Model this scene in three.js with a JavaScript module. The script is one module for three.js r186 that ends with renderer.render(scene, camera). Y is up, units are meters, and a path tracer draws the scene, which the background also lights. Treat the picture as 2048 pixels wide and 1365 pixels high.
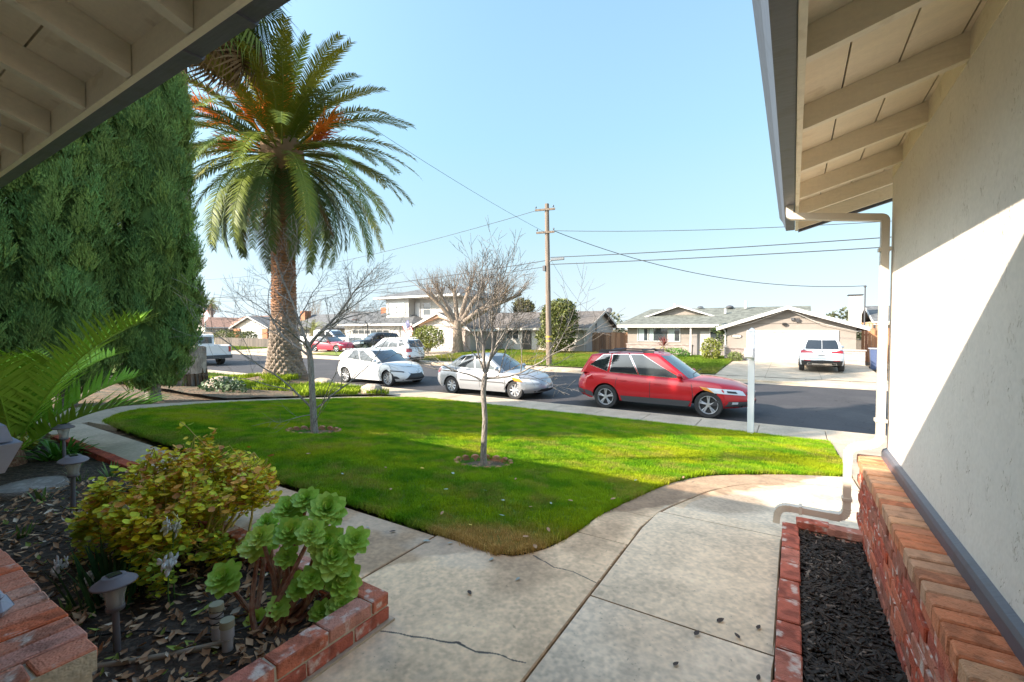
import * as THREE from 'three';
import { mergeGeometries, mergeVertices, toCreasedNormals } from 'three/addons/utils/BufferGeometryUtils.js';

const PI = Math.PI, sin = Math.sin, cos = Math.cos, lerp = (a, b, t) => a + (b - a) * t, clamp = (x, a, b) => Math.min(b, Math.max(a, x));

// ---------- camera ----------
const scene = new THREE.Scene();
const camera = new THREE.PerspectiveCamera(74.05, 2048 / 1365, 0.05, 900);
camera.position.set(0, 1.42, 0);
camera.rotation.order = 'YXZ';
camera.rotation.set(THREE.MathUtils.degToRad(-1.58), THREE.MathUtils.degToRad(31.9), 0);
scene.add(camera);
const renderer = new THREE.WebGLRenderer({ antialias: true });
renderer.setSize(1024, 682);
renderer.toneMapping = THREE.LinearToneMapping;
renderer.toneMappingExposure = 3.95;
renderer.shadowMap.enabled = true;

// ---------- sun and sky ----------
const SUN = new THREE.Vector3(-1.0, 0.82, 1.22).normalize();
const sun = new THREE.DirectionalLight(new THREE.Color(1.0, 0.88, 0.74), 2.85);
sun.position.copy(SUN).multiplyScalar(80);
sun.castShadow = true;
sun.shadow.mapSize.set(4096, 4096);
Object.assign(sun.shadow.camera, { left: -70, right: 60, top: 60, bottom: -50, near: 1, far: 220 });
scene.add(sun);
{
  const W = 512, H = 256, d = new Float32Array(W * H * 4);
  const stops = [[0, [.80, .90, .94]], [4, [.70, .87, .95]], [12, [.53, .81, .97]], [22, [.43, .74, .98]], [36, [.36, .63, .98]], [60, [.33, .57, .92]], [90, [.32, .55, .90]]];
  const v = new THREE.Vector3();
  for (let j = 0; j < H; j++) for (let i = 0; i < W; i++) {
    const el = ((j + .5) / H - .5) * Math.PI, az = ((i + .5) / W - .5) * 2 * Math.PI;
    v.set(Math.cos(el) * Math.cos(az), Math.sin(el), Math.cos(el) * Math.sin(az));
    const e = Math.max(0, el * 180 / Math.PI);
    let k = 0; while (k < stops.length - 2 && e > stops[k + 1][0]) k++;
    const f = Math.min(1, (e - stops[k][0]) / (stops[k + 1][0] - stops[k][0]));
    const ang = Math.acos(Math.min(1, v.dot(SUN))) * 180 / Math.PI;
    const ga = ang * PI / 180, ind = (1 + 10 * Math.exp(-3 * ga) + .45 * Math.cos(ga) ** 2) / 1.1, w = clamp((ind - 1) / 2.5, 0, 1);   // clear-sky brightening towards the sun
    const o = (j * W + i) * 4;
    for (let c = 0; c < 3; c++) { const b = stops[k][1][c] * (1 - f) + stops[k + 1][1][c] * f; d[o + c] = lerp(b, [.95, .93, .86][c], w * .75) * ind / 3.42; }
    d[o + 3] = 1;
  }
  const t = new THREE.DataTexture(d, W, H, THREE.RGBAFormat, THREE.FloatType);
  t.mapping = THREE.EquirectangularReflectionMapping; t.magFilter = t.minFilter = THREE.LinearFilter; t.needsUpdate = true;
  scene.background = t; scene.environment = t;
}

// ---------- helpers ----------
function rng(seed) { let a = seed * 2654435761 >>> 0; return () => { a = a + 0x6D2B79F5 | 0; let t = Math.imul(a ^ a >>> 15, 1 | a); t = t + Math.imul(t ^ t >>> 7, 61 | t) ^ t; return ((t ^ t >>> 14) >>> 0) / 4294967296; }; }
const R0 = rng(7);
const V = (x, y, F) => new THREE.Vector3(x, y, -F);           // F = metres towards the street
const sstep = (a, b, x) => { const t = clamp((x - a) / (b - a), 0, 1); return t * t * (3 - 2 * t); };
function curve(pts) { return x => { if (x <= pts[0][0]) return pts[0][1]; for (let i = 1; i < pts.length; i++) if (x <= pts[i][0]) { const t = (x - pts[i - 1][0]) / (pts[i][0] - pts[i - 1][0]); return lerp(pts[i - 1][1], pts[i][1], t); } return pts[pts.length - 1][1]; }; }
function smooth(pts) {  // monotone-ish cubic through points
  const n = pts.length, m = [];
  for (let i = 0; i < n; i++) { const a = pts[Math.max(0, i - 1)], b = pts[Math.min(n - 1, i + 1)]; m.push((b[1] - a[1]) / (b[0] - a[0] || 1)); }
  return x => {
    if (x <= pts[0][0]) return pts[0][1]; if (x >= pts[n - 1][0]) return pts[n - 1][1];
    let i = 1; while (x > pts[i][0]) i++;
    const h = pts[i][0] - pts[i - 1][0], t = (x - pts[i - 1][0]) / h, t2 = t * t, t3 = t2 * t;
    return (2 * t3 - 3 * t2 + 1) * pts[i - 1][1] + (t3 - 2 * t2 + t) * h * m[i - 1] + (-2 * t3 + 3 * t2) * pts[i][1] + (t3 - t2) * h * m[i];
  };
}
// terrain
function gh(F) { return F < 3.2 ? 0 : F < 10.5 ? -.75 * (F - 3.2) / 7.3 : F < 23 ? -.75 : F < 33 ? lerp(-.75, -.5, (F - 23) / 10) : -.5; }

const taken = {};
function numbered(n) { taken[n] = (taken[n] || 0) + 1; return taken[n] === 1 ? n : n + '_' + String(taken[n] - 1).padStart(3, '0'); }
function tag(o, label, category, group) { o.userData.label = label; o.userData.category = category; if (group) o.userData.group = group; return o; }
function thing(name, label, category, pos = [0, 0, 0], turn = 0, group) {
  const g = new THREE.Group(); g.name = numbered(name); g.position.set(pos[0], pos[1], -pos[2]); g.rotation.y = turn; scene.add(g);
  return tag(g, label, category, group);
}
function put(name, geo, mat, parent) {
  const m = new THREE.Mesh(Array.isArray(geo) ? join(geo) : geo, mat); m.name = parent ? name : numbered(name); m.castShadow = m.receiveShadow = true;
  (parent || scene).add(m); return m;
}
function one(name, geo, mat, label, category, group) { return tag(put(name, geo, mat), label, category, group); }
function struct(name, geo, mat) { const m = put(name, geo, mat); m.userData.kind = 'structure'; return m; }
function structGroup(name) { const g = new THREE.Group(); g.name = numbered(name); g.userData.kind = 'structure'; scene.add(g); return g; }
function dup(o, pos, turn, label) { const c = o.clone(); c.name = numbered(o.name.replace(/_\d{3}$/, '')); c.position.set(pos[0], pos[1], -pos[2]); c.rotation.y = turn; c.userData = { ...o.userData }; if (label) c.userData.label = label; scene.add(c); return c; }
function join(list) {
  const col = list.some(g => g.attributes.color);
  const out = list.map(g => {
    let h = g.index ? g.toNonIndexed() : g;
    const n = h.attributes.position.count, r = new THREE.BufferGeometry();
    r.setAttribute('position', h.attributes.position);
    if (!h.attributes.normal) h.computeVertexNormals();
    r.setAttribute('normal', h.attributes.normal);
    r.setAttribute('uv', h.attributes.uv || new THREE.BufferAttribute(new Float32Array(n * 2), 2));
    if (col) r.setAttribute('color', h.attributes.color || new THREE.BufferAttribute(new Float32Array(n * 3).fill(1), 3));
    return r;
  });
  return out.length === 1 ? out[0] : mergeGeometries(out);
}
const M4 = new THREE.Matrix4();
function box(w, h, d, x = 0, y = 0, z = 0, rx = 0, ry = 0, rz = 0) { const g = new THREE.BoxGeometry(w, h, d); if (rx || ry || rz) g.applyMatrix4(M4.makeRotationFromEuler(new THREE.Euler(rx, ry, rz, 'YXZ'))); g.translate(x, y, z); return boxUV(g); }
// box between limits; F given, stored as z = -F
function bx(x0, x1, y0, y1, F0, F1) { return box(x1 - x0, y1 - y0, F1 - F0, (x0 + x1) / 2, (y0 + y1) / 2, -(F0 + F1) / 2); }
function boxUV(g, s = 1, ou = 0, ov = 0) {   // uv in metres by the dominant axis of each face
  const h = g.index ? g.toNonIndexed() : g, p = h.attributes.position, n = p.count, uv = new Float32Array(n * 2), a = new THREE.Vector3(), b = new THREE.Vector3(), c = new THREE.Vector3();
  for (let i = 0; i < n; i += 3) {
    a.fromBufferAttribute(p, i); b.fromBufferAttribute(p, i + 1); c.fromBufferAttribute(p, i + 2);
    const N = b.clone().sub(a).cross(c.clone().sub(a)), X = Math.abs(N.x), Y = Math.abs(N.y), Z = Math.abs(N.z);
    [a, b, c].forEach((q, k) => { const o = (i + k) * 2; if (Y >= X && Y >= Z) { uv[o] = q.x * s + ou; uv[o + 1] = -q.z * s + ov; } else if (X >= Z) { uv[o] = q.z * s + ou; uv[o + 1] = q.y * s + ov; } else { uv[o] = q.x * s + ou; uv[o + 1] = q.y * s + ov; } });
  }
  h.setAttribute('uv', new THREE.BufferAttribute(uv, 2)); return h;
}
function tri(list, uvs) { const g = new THREE.BufferGeometry(); g.setAttribute('position', new THREE.Float32BufferAttribute(list, 3)); if (uvs) g.setAttribute('uv', new THREE.Float32BufferAttribute(uvs, 2)); g.computeVertexNormals(); return uvs ? g : boxUV(g); }
function quadSlab(p, t) {  // four corners (counter-clockwise from above) and a thickness downwards
  const L = [], q = p.map(v => v.clone().add(new THREE.Vector3(0, -t, 0)));
  const f = (a, b, c, d) => L.push(...a.toArray(), ...b.toArray(), ...c.toArray(), ...a.toArray(), ...c.toArray(), ...d.toArray());
  f(p[0], p[1], p[2], p[3]); f(q[3], q[2], q[1], q[0]);
  for (let i = 0; i < 4; i++) { const j = (i + 1) % 4; f(p[i], q[i], q[j], p[j]); }
  return tri(L);
}
function prism(poly, h0, h1, axis = 'F') { // polygon in (x, y) pushed along F from h0 to h1
  const s = new THREE.Shape(poly.map(p => new THREE.Vector2(p[0], p[1]))), g = new THREE.ExtrudeGeometry(s, { depth: Math.abs(h1 - h0), bevelEnabled: false });
  g.translate(0, 0, -Math.max(h0, h1)); return boxUV(g);
}
function chamferBox(w, h, d, c = .004, jit = 0, r = R0) {
  const P = [], ax = [w / 2, h / 2, d / 2];
  const cor = [];
  for (const sx of [-1, 1]) for (const sy of [-1, 1]) for (const sz of [-1, 1]) {
    const s = [sx, sy, sz], j = [0, 1, 2].map(() => (r() - .5) * jit);
    cor.push([0, 1, 2].map(k => [0, 1, 2].map(m => s[m] * (ax[m] - (m === k ? 0 : c)) + j[m])));
  }
  const id = (x, y, z) => (x > 0 ? 4 : 0) + (y > 0 ? 2 : 0) + (z > 0 ? 1 : 0), C = (x, y, z, k) => cor[id(x, y, z)][k];
  const T = (a, b, cc, out) => { const ab = b.map((v, i) => v - a[i]), ac = cc.map((v, i) => v - a[i]); const n = [ab[1] * ac[2] - ab[2] * ac[1], ab[2] * ac[0] - ab[0] * ac[2], ab[0] * ac[1] - ab[1] * ac[0]]; if (n[0] * out[0] + n[1] * out[1] + n[2] * out[2] >= 0) P.push(...a, ...b, ...cc); else P.push(...a, ...cc, ...b); };
  const Q = (a, b, cc, dd, out) => { T(a, b, cc, out); T(a, cc, dd, out); };
  for (const s of [-1, 1]) {
    Q(C(s, -1, -1, 0), C(s, 1, -1, 0), C(s, 1, 1, 0), C(s, -1, 1, 0), [s, 0, 0]);
    Q(C(-1, s, -1, 1), C(1, s, -1, 1), C(1, s, 1, 1), C(-1, s, 1, 1), [0, s, 0]);
    Q(C(-1, -1, s, 2), C(1, -1, s, 2), C(1, 1, s, 2), C(-1, 1, s, 2), [0, 0, s]);
    for (const t of [-1, 1]) {
      Q(C(-1, s, t, 1), C(1, s, t, 1), C(1, s, t, 2), C(-1, s, t, 2), [0, s, t]);
      Q(C(s, -1, t, 0), C(s, 1, t, 0), C(s, 1, t, 2), C(s, -1, t, 2), [s, 0, t]);
      Q(C(s, t, -1, 0), C(s, t, 1, 0), C(s, t, 1, 1), C(s, t, -1, 1), [s, t, 0]);
      for (const u of [-1, 1]) T(C(s, t, u, 0), C(s, t, u, 1), C(s, t, u, 2), [s, t, u]);
    }
  }
  const g = new THREE.BufferGeometry(); g.setAttribute('position', new THREE.Float32BufferAttribute(P, 3)); g.computeVertexNormals(); return boxUV(g, 1, r() * 3, r() * 3);
}
function tube(pts, r0, r1 = r0, seg = 6, caps = true) {  // tapered tube along points
  const n = pts.length, P = [], N = [], U = [], I = [];
  let up = new THREE.Vector3(0, 0, 1); const d = new THREE.Vector3(), a = new THREE.Vector3(), b = new THREE.Vector3(); let len = 0;
  for (let i = 0; i < n; i++) {
    d.copy(pts[Math.min(n - 1, i + 1)]).sub(pts[Math.max(0, i - 1)]).normalize();
    a.copy(up).addScaledVector(d, -up.dot(d)); if (a.lengthSq() < 1e-4) a.set(1, .1, .2).addScaledVector(d, -a.dot(d)); a.normalize(); up.copy(a); b.crossVectors(d, a);
    const r = Array.isArray(r0) ? r0[i] : lerp(r0, r1, i / (n - 1)); if (i) len += pts[i].distanceTo(pts[i - 1]);
    for (let k = 0; k <= seg; k++) { const t = k / seg * 2 * PI, x = cos(t), y = sin(t); N.push(a.x * x + b.x * y, a.y * x + b.y * y, a.z * x + b.z * y); P.push(pts[i].x + r * N[N.length - 3], pts[i].y + r * N[N.length - 2], pts[i].z + r * N[N.length - 1]); U.push(k / seg * r * 6.28, len); }
    if (i) for (let k = 0; k < seg; k++) { const o = (i - 1) * (seg + 1) + k, q = o + seg + 1; I.push(o, o + 1, q, o + 1, q + 1, q); }
  }
  if (caps) for (const [i, s] of [[0, -1], [n - 1, 1]]) { const c = P.length / 3; P.push(pts[i].x, pts[i].y, pts[i].z); d.copy(pts[Math.min(n - 1, i + 1)]).sub(pts[Math.max(0, i - 1)]).normalize().multiplyScalar(s); N.push(d.x, d.y, d.z); U.push(0, 0); for (let k = 0; k < seg; k++) { const o = i * (seg + 1) + k; s > 0 ? I.push(c, o, o + 1) : I.push(c, o + 1, o); } }
  const g = new THREE.BufferGeometry(); g.setAttribute('position', new THREE.Float32BufferAttribute(P, 3)); g.setAttribute('normal', new THREE.Float32BufferAttribute(N, 3)); g.setAttribute('uv', new THREE.Float32BufferAttribute(U, 2)); g.setIndex(I); return g;
}
function lathe(pts, seg = 16) { return new THREE.LatheGeometry(pts.map(p => new THREE.Vector2(p[0], p[1])), seg); }
function move(g, x, y, z, ry = 0, rx = 0, rz = 0, s = 1) { g.applyMatrix4(new THREE.Matrix4().compose(new THREE.Vector3(x, y, z), new THREE.Quaternion().setFromEuler(new THREE.Euler(rx, ry, rz, 'YXZ')), new THREE.Vector3(s, s, s))); return g; }
function grid(nu, nv, fn, wrapU = false) { // surface fn(u,v)->Vector3
  const P = [], U = [], I = [];
  for (let j = 0; j <= nv; j++) for (let i = 0; i <= nu; i++) { const p = fn(i / nu, j / nv); P.push(p.x, p.y, p.z); U.push(i / nu, j / nv); }
  for (let j = 0; j < nv; j++) for (let i = 0; i < nu; i++) { const a = j * (nu + 1) + i, b = a + nu + 1; I.push(a, a + 1, b, a + 1, b + 1, b); }
  const g = new THREE.BufferGeometry(); g.setAttribute('position', new THREE.Float32BufferAttribute(P, 3)); g.setAttribute('uv', new THREE.Float32BufferAttribute(U, 2)); g.setIndex(I); g.computeVertexNormals(); return g;
}
function instanced(name, geo, mat, mats, cols, parent) {
  const m = new THREE.InstancedMesh(geo, mat, mats.length); mats.forEach((q, i) => { m.setMatrixAt(i, q); if (cols) m.setColorAt(i, cols[i]); });
  m.name = parent ? name : numbered(name); m.userData.kind = 'stuff'; m.castShadow = m.receiveShadow = true; (parent || scene).add(m); return m;
}
const mtx = (p, e, s) => new THREE.Matrix4().compose(p, new THREE.Quaternion().setFromEuler(e), typeof s === 'number' ? new THREE.Vector3(s, s, s) : s);
// noise (tiles over `per` cells)
const HS = new Float32Array(65536); { const r = rng(99); for (let i = 0; i < 65536; i++) HS[i] = r(); }
const hsh = (x, y, s) => HS[(x * 131 + y * 7919 + s * 977 & 0x7fffffff) % 65536];
function vn(x, y, per = 4096, s = 0) { const xi = Math.floor(x), yi = Math.floor(y), fx = x - xi, fy = y - yi, u = fx * fx * (3 - 2 * fx), v = fy * fy * (3 - 2 * fy), m = a => ((a % per) + per) % per; const a = hsh(m(xi), m(yi), s), b = hsh(m(xi + 1), m(yi), s), c = hsh(m(xi), m(yi + 1), s), d = hsh(m(xi + 1), m(yi + 1), s); return lerp(lerp(a, b, u), lerp(c, d, u), v); }
function fbm(x, y, per = 4096, oct = 4, s = 0) { let t = 0, a = .5, n = 0; for (let o = 0; o < oct; o++) { t += a * vn(x, y, per, s + o); n += a; a *= .5; x *= 2; y *= 2; per *= 2; } return t / n; }
function tex(size, metres, fn, srgb = true) { // fn(u,v in 0..1) -> [r,g,b] linear 0..1 (colour) or a number (height)
  const d = new Uint8Array(size * size * 4), enc = c => c <= .0031308 ? c * 12.92 : 1.055 * Math.pow(c, 1 / 2.4) - .055;
  for (let j = 0; j < size; j++) for (let i = 0; i < size; i++) { let c = fn((i + .5) / size, (j + .5) / size); if (typeof c === 'number') c = [c, c, c]; const o = (j * size + i) * 4; for (let k = 0; k < 3; k++) d[o + k] = clamp((srgb ? enc(clamp(c[k], 0, 1)) : c[k]) * 255, 0, 255); d[o + 3] = 255; }
  const t = new THREE.DataTexture(d, size, size); t.wrapS = t.wrapT = THREE.RepeatWrapping; t.magFilter = THREE.LinearFilter; t.minFilter = THREE.LinearMipmapLinearFilter; t.generateMipmaps = true; t.repeat.set(1 / metres, 1 / metres); if (srgb) t.colorSpace = THREE.SRGBColorSpace; t.needsUpdate = true; return t;
}
const lin = (r, g, b) => new THREE.Color().setRGB(r, g, b);
function mat(r, g, b, rough = .8, extra = {}) { return new THREE.MeshStandardMaterial({ color: lin(r, g, b), roughness: rough, ...extra }); }
const mixc = (a, b, t) => a.map((v, i) => lerp(v, b[i], t));

// ---------- surface materials ----------
const concreteBump = tex(512, 1.1, (u, v) => .5 + .35 * (fbm(u * 90, v * 90, 90, 3, 5) - .5) + .3 * (fbm(u * 8, v * 8, 8, 3, 9) - .5), false);
const segD = (x, y, L) => { let m = 9; for (let i = 1; i < L.length; i++) { const [ax, ay] = L[i - 1], [bx_, by] = L[i], dx = bx_ - ax, dy = by - ay, t = clamp(((x - ax) * dx + (y - ay) * dy) / (dx * dx + dy * dy), 0, 1); m = Math.min(m, Math.hypot(x - ax - dx * t, y - ay - dy * t)); } return m; };
const CR1 = [[-1.7, 1.41], [-1.59, 1.46], [-1.46, 1.5], [-1.27, 1.57], [-1.17, 1.57], [-1.08, 1.6], [-.95, 1.63]], CR2 = [[-1.36, 2.44], [-1.26, 2.41], [-1.19, 2.38], [-1.07, 2.4], [-.9, 2.36]];
const walkMap = tex(2048, 8, (u, v) => {       // near paving, 8 m square, with its damp stains, hairline cracks and blotches
  let x = u * 8; if (x > 2) x -= 8; const F = v * 8;
  const wob = (fbm(u * 24, v * 24, 24, 3, 1) - .5), fine = fbm(u * 400, v * 400, 400, 2, 3) - .5, mid = fbm(u * 60, v * 60, 60, 3, 4) - .5;
  const strip = x < -.9 || F > 3.9;
  let c = strip ? [.80, .57, .36] : [.80, .62, .43];
  if (!strip && F < 2.24) c = mixc([.84, .67, .49], [.74, .57, .40], sstep(.42, .7, fbm(u * 14, v * 14, 14, 4, 31)));
  if (F > 3.9 && x > -.75 + .9 * sstep(4, 6, F)) c = [.78, .62, .45];
  const k = 1 + .34 * wob + .5 * fine + .32 * mid; c = c.map(q => q * k);
  const damp = (d, s, a) => { const t = sstep(s, -s, d + .28 * wob + .12 * mid) * a; c = mixc(c, [c[0] * .52, c[1] * .47, c[2] * .44], t); };
  damp(Math.max(x + 2.02 - (F - 1.75) * .5, 1.5 - F), .035, .85);                         // left path
  damp(Math.hypot(x + 1.33, (F - 2.24) * 1.1) - .2, .09, .6);
  damp(Math.hypot(x + .55, (F - 4.4) * .8) - .33, .12, .75);
  damp(Math.max(Math.abs(x + 1.12 - Math.max(0, F - 3.2) * .13) - .13, Math.abs(F - 3.7) - 1.1), .08, .6);
  const pale = sstep(.56, .7, fbm(u * 18 + 3, v * 18, 18, 4, 41)); if (F < 2.6) c = mixc(c, [.70, .62, .53], pale * .22);
  const w = .0035 + .002 * (vn(u * 300, v * 300, 300, 8) - .3);
  if (segD(x + .02 * (vn(u * 120, v * 120, 120, 2) - .5), F + .02 * (vn(u * 120, v * 120, 120, 6) - .5), CR1) < w || segD(x, F + .02 * (vn(u * 120, v * 120, 120, 6) - .5), CR2) < w) c = [.09, .075, .06];
  if (vn(u * 700, v * 700, 700, 12) > .955 && vn(u * 40, v * 40, 40, 15) > .5) c = c.map(q => q * .6);
  return c;
});
const M = {};
M.walk = new THREE.MeshStandardMaterial({ map: walkMap, roughness: .78, bumpMap: concreteBump, bumpScale: .0035 });
const concMap = tex(512, 2.3, (u, v) => { const k = 1 + .5 * (fbm(u * 6, v * 6, 6, 5, 20) - .5) + .35 * (fbm(u * 110, v * 110, 110, 2, 22) - .5); return [.50 * k, .395 * k, .285 * k]; });
M.conc = new THREE.MeshStandardMaterial({ map: concMap, roughness: .85, bumpMap: concreteBump, bumpScale: .003 });
const asph = tex(1024, 7, (u, v) => { const k = 1 + .35 * (fbm(u * 9, v * 9, 9, 4, 50) - .5) + .45 * (fbm(u * 300, v * 300, 300, 2, 52) - .5); const p = sstep(.6, .66, fbm(u * 5, v * 5, 5, 4, 57)); let c = [.05 * k, .046 * k, .048 * k]; c = mixc(c, [.066 * k, .061 * k, .06 * k], p * .6); const ck = Math.abs(fbm(u * 6 + .3, v * 6, 6, 4, 59) - .5); if (ck < .0035) c = c.map(q => q * .45); if (vn(u * 500, v * 500, 500, 58) > .965) c = [.16, .15, .14]; return c; });
M.asphalt = new THREE.MeshStandardMaterial({ map: asph, roughness: .9, bumpMap: concreteBump, bumpScale: .004 });
const soilMap = tex(512, 1.3, (u, v) => { const k = .55 + .9 * fbm(u * 30, v * 30, 30, 4, 60), w = sstep(.6, .75, fbm(u * 60, v * 60, 60, 2, 66)); return mixc([.052 * k, .036 * k, .024 * k], [.15, .105, .07], w * .6); });
const soilBump = tex(512, 1.3, (u, v) => fbm(u * 30, v * 30, 30, 4, 60), false);
M.soil = new THREE.MeshStandardMaterial({ map: soilMap, roughness: .95, bumpMap: soilBump, bumpScale: .03 });
const duffMap = tex(512, 2.1, (u, v) => { const k = .6 + .8 * fbm(u * 40, v * 40, 40, 4, 70), w = fbm(u * 12, v * 12, 12, 3, 72); return mixc([.20 * k, .125 * k, .075 * k], [.10 * k, .085 * k, .05 * k], sstep(.4, .65, w)); });
M.duff = new THREE.MeshStandardMaterial({ map: duffMap, roughness: .95, bumpMap: soilBump, bumpScale: .03 });
const lawnMap = tex(512, 3, (u, v) => { const k = .7 + .6 * fbm(u * 60, v * 60, 60, 3, 80), w = fbm(u * 10, v * 10, 10, 4, 82); return mixc([.07 * k, .15 * k, .012 * k], [.17 * k, .17 * k, .03 * k], sstep(.5, .75, w)); });
M.lawn = new THREE.MeshStandardMaterial({ map: lawnMap, roughness: .95, bumpMap: soilBump, bumpScale: .02 });
const yardMap = tex(512, 5, (u, v) => { const k = .7 + .6 * fbm(u * 90, v * 90, 90, 3, 84), w = fbm(u * 9, v * 9, 9, 4, 86); return mixc([.16 * k, .22 * k, .025 * k], [.27 * k, .24 * k, .06 * k], sstep(.42, .68, w)); });
M.yard = new THREE.MeshStandardMaterial({ map: yardMap, roughness: .95, bumpMap: soilBump, bumpScale: .03 });

// ---------- ground, street and pavements ----------
function sheet(xs, Fs, yfn) { // grid over x and F lists
  const P = [], I = [], U = [], n = xs.length;
  for (const F of Fs) for (const x of xs) { P.push(x, yfn(x, F), -F); U.push(x, F); }
  for (let j = 0; j + 1 < Fs.length; j++) for (let i = 0; i + 1 < n; i++) { const a = j * n + i, b = a + n; I.push(a, a + 1, b, a + 1, b + 1, b); }
  const g = new THREE.BufferGeometry(); g.setAttribute('position', new THREE.Float32BufferAttribute(P, 3)); g.setAttribute('uv', new THREE.Float32BufferAttribute(U, 2)); g.setIndex(I); g.computeVertexNormals(); return g;
}
const range = (a, b, s) => { const o = []; for (let x = a; x < b - 1e-6; x += s) o.push(x); o.push(b); return o; };
struct('ground', sheet([-600, -200, -90, -40, -20, -8, 0, 8, 30, 90, 200, 600], [-200, -60, -20, -6, 0, 3.2, 6, 10.5, 11.7, 11.75, 21.75, 21.8, 23, 28, 33, 60, 120, 400, 800], (x, F) => (F > 11.72 && F < 21.78 ? -1.02 : gh(F) - .07)), M.duff);
struct('street', sheet(range(-110, 60, 10), range(11.8, 21.75, 2.5), (x, F) => -.885 + .05 * (1 - Math.pow((F - 16.8) / 5, 2))), M.asphalt);
function slabBox(x0, x1, y, F0, F1, t = .14, bev = .012) { // slab with soft top edges
  const g = chamferBox(x1 - x0, t, F1 - F0, bev); g.translate((x0 + x1) / 2, y - t / 2, -(F0 + F1) / 2); return boxUV(g);
}
{ // near sidewalk: panels between tooled joints, gutter pan and kerb
  const sw = structGroup('sidewalk');
  for (let x = -60.4; x < 30; x += 1.22) put('slab', slabBox(x + .005, x + 1.215, -.75, 10.42, 11.62), M.conc, sw);
  put('kerb', [slabBox(-62, 32, -.752, 11.626, 11.79, .28, .03)], M.conc, sw);
  put('gutter_pan', [slabBox(-62, 32, -.868, 11.8, 12.1, .1, .006)], M.conc, sw);
  const fs = structGroup('sidewalk');
  for (let x = -112; x < 30; x += 1.52) put('slab', slabBox(x + .006, x + 1.514, -.75, 21.9, 23.05), M.conc, fs);
  put('kerb', [slabBox(-112, 32, -.752, 21.72, 21.895, .28, .03)], M.conc, fs);
  put('gutter_pan', [slabBox(-112, 32, -.868, 21.4, 21.71, .1, .006)], M.conc, fs);
}
// lawn outline: left and right limits for each F
const lawnL = smooth([[2.33, -1.62], [2.36, -1.95], [2.42, -4], [2.46, -7], [2.52, -8.6], [2.62, -9.05], [2.95, -9.5], [3.43, -9.78], [4.4, -10.1], [6.2, -10.35], [8.2, -10.25], [9.6, -9.95], [10.2, -9.6], [10.41, -9.2]]);
const lawnR = smooth([[2.33, -1.62], [2.36, -1.50], [2.46, -1.41], [2.6, -1.34], [2.88, -1.28], [3.43, -1.235], [4.03, -1.165], [4.72, -1.06], [5.1, -.95], [5.43, -.8], [5.9, -.42], [6.3, .0], [6.75, .54], [8.5, .57], [10.41, .6]]);
const rings = [[-5.93, 4.05, .34], [-2.93, 4.1, .3]];
function inLawn(x, F) { if (F < 2.34 || F > 10.4) return false; if (x < lawnL(F) || x > lawnR(F)) return false; for (const [a, b, r] of rings) if (Math.hypot(x - a, F - b) < r) return false; return true; }
const inRing = (x, F) => { for (const [a, b, r] of rings) { const d = Math.hypot(x - a, F - b); if (d < r) return sstep(r, r - .06, d); } return 0; };
const lawnY = (x, F) => gh(F) + .012 - .13 * inRing(x, F) + .02 * (fbm(x * .9 + 20, F * .9, 4096, 2, 3) - .5);
{
  const Fs = [...range(2.33, 2.7, .03), ...range(2.74, 10.41, .06)], n = 200, P = [], U = [], I = [];
  for (const F of Fs) { const a = lawnL(F), b = lawnR(F); for (let i = 0; i <= n; i++) { const x = lerp(a, b, i / n); P.push(x, lawnY(x, F), -F); U.push(x, F); } }
  for (let j = 0; j + 1 < Fs.length; j++) for (let i = 0; i < n; i++) { const a = j * (n + 1) + i, b = a + n + 1; I.push(a, a + 1, b, a + 1, b + 1, b); }
  const g = new THREE.BufferGeometry(); g.setAttribute('position', new THREE.Float32BufferAttribute(P, 3)); g.setAttribute('uv', new THREE.Float32BufferAttribute(U, 2)); g.setIndex(I); g.computeVertexNormals();
  struct('lawn', g, M.lawn);
}
// grass blades
function tuftGeo(seed, n, h, w, spread) {
  const r = rng(seed), P = [];
  for (let i = 0; i < n; i++) {
    const a = r() * 6.28, d = r() * spread, x = cos(a) * d, z = sin(a) * d, b = r() * 6.28, hh = h * (.6 + .6 * r()), lean = hh * (.25 + .6 * r()), lx = cos(b) * lean, lz = sin(b) * lean, c = b + 1.57 + (r() - .5), wx = cos(c) * w, wz = sin(c) * w;
    P.push(x - wx, -.01, z - wz, x + wx, -.01, z + wz, x + lx * .45 + wx * .7, hh * .62, z + lz * .45 + wz * .7);
    P.push(x - wx, -.01, z - wz, x + lx * .45 + wx * .7, hh * .62, z + lz * .45 + wz * .7, x + lx * .45 - wx * .7, hh * .62, z + lz * .45 - wz * .7);
    P.push(x + lx * .45 - wx * .7, hh * .62, z + lz * .45 - wz * .7, x + lx * .45 + wx * .7, hh * .62, z + lz * .45 + wz * .7, x + lx, hh, z + lz);
  }
  const g = new THREE.BufferGeometry(); g.setAttribute('position', new THREE.Float32BufferAttribute(P, 3)); g.computeVertexNormals(); return g;
}
M.grass = new THREE.MeshPhysicalMaterial({ color: 0xffffff, roughness: .75, transmission: .2, thickness: 0, specularIntensity: .15, side: THREE.DoubleSide });
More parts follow.
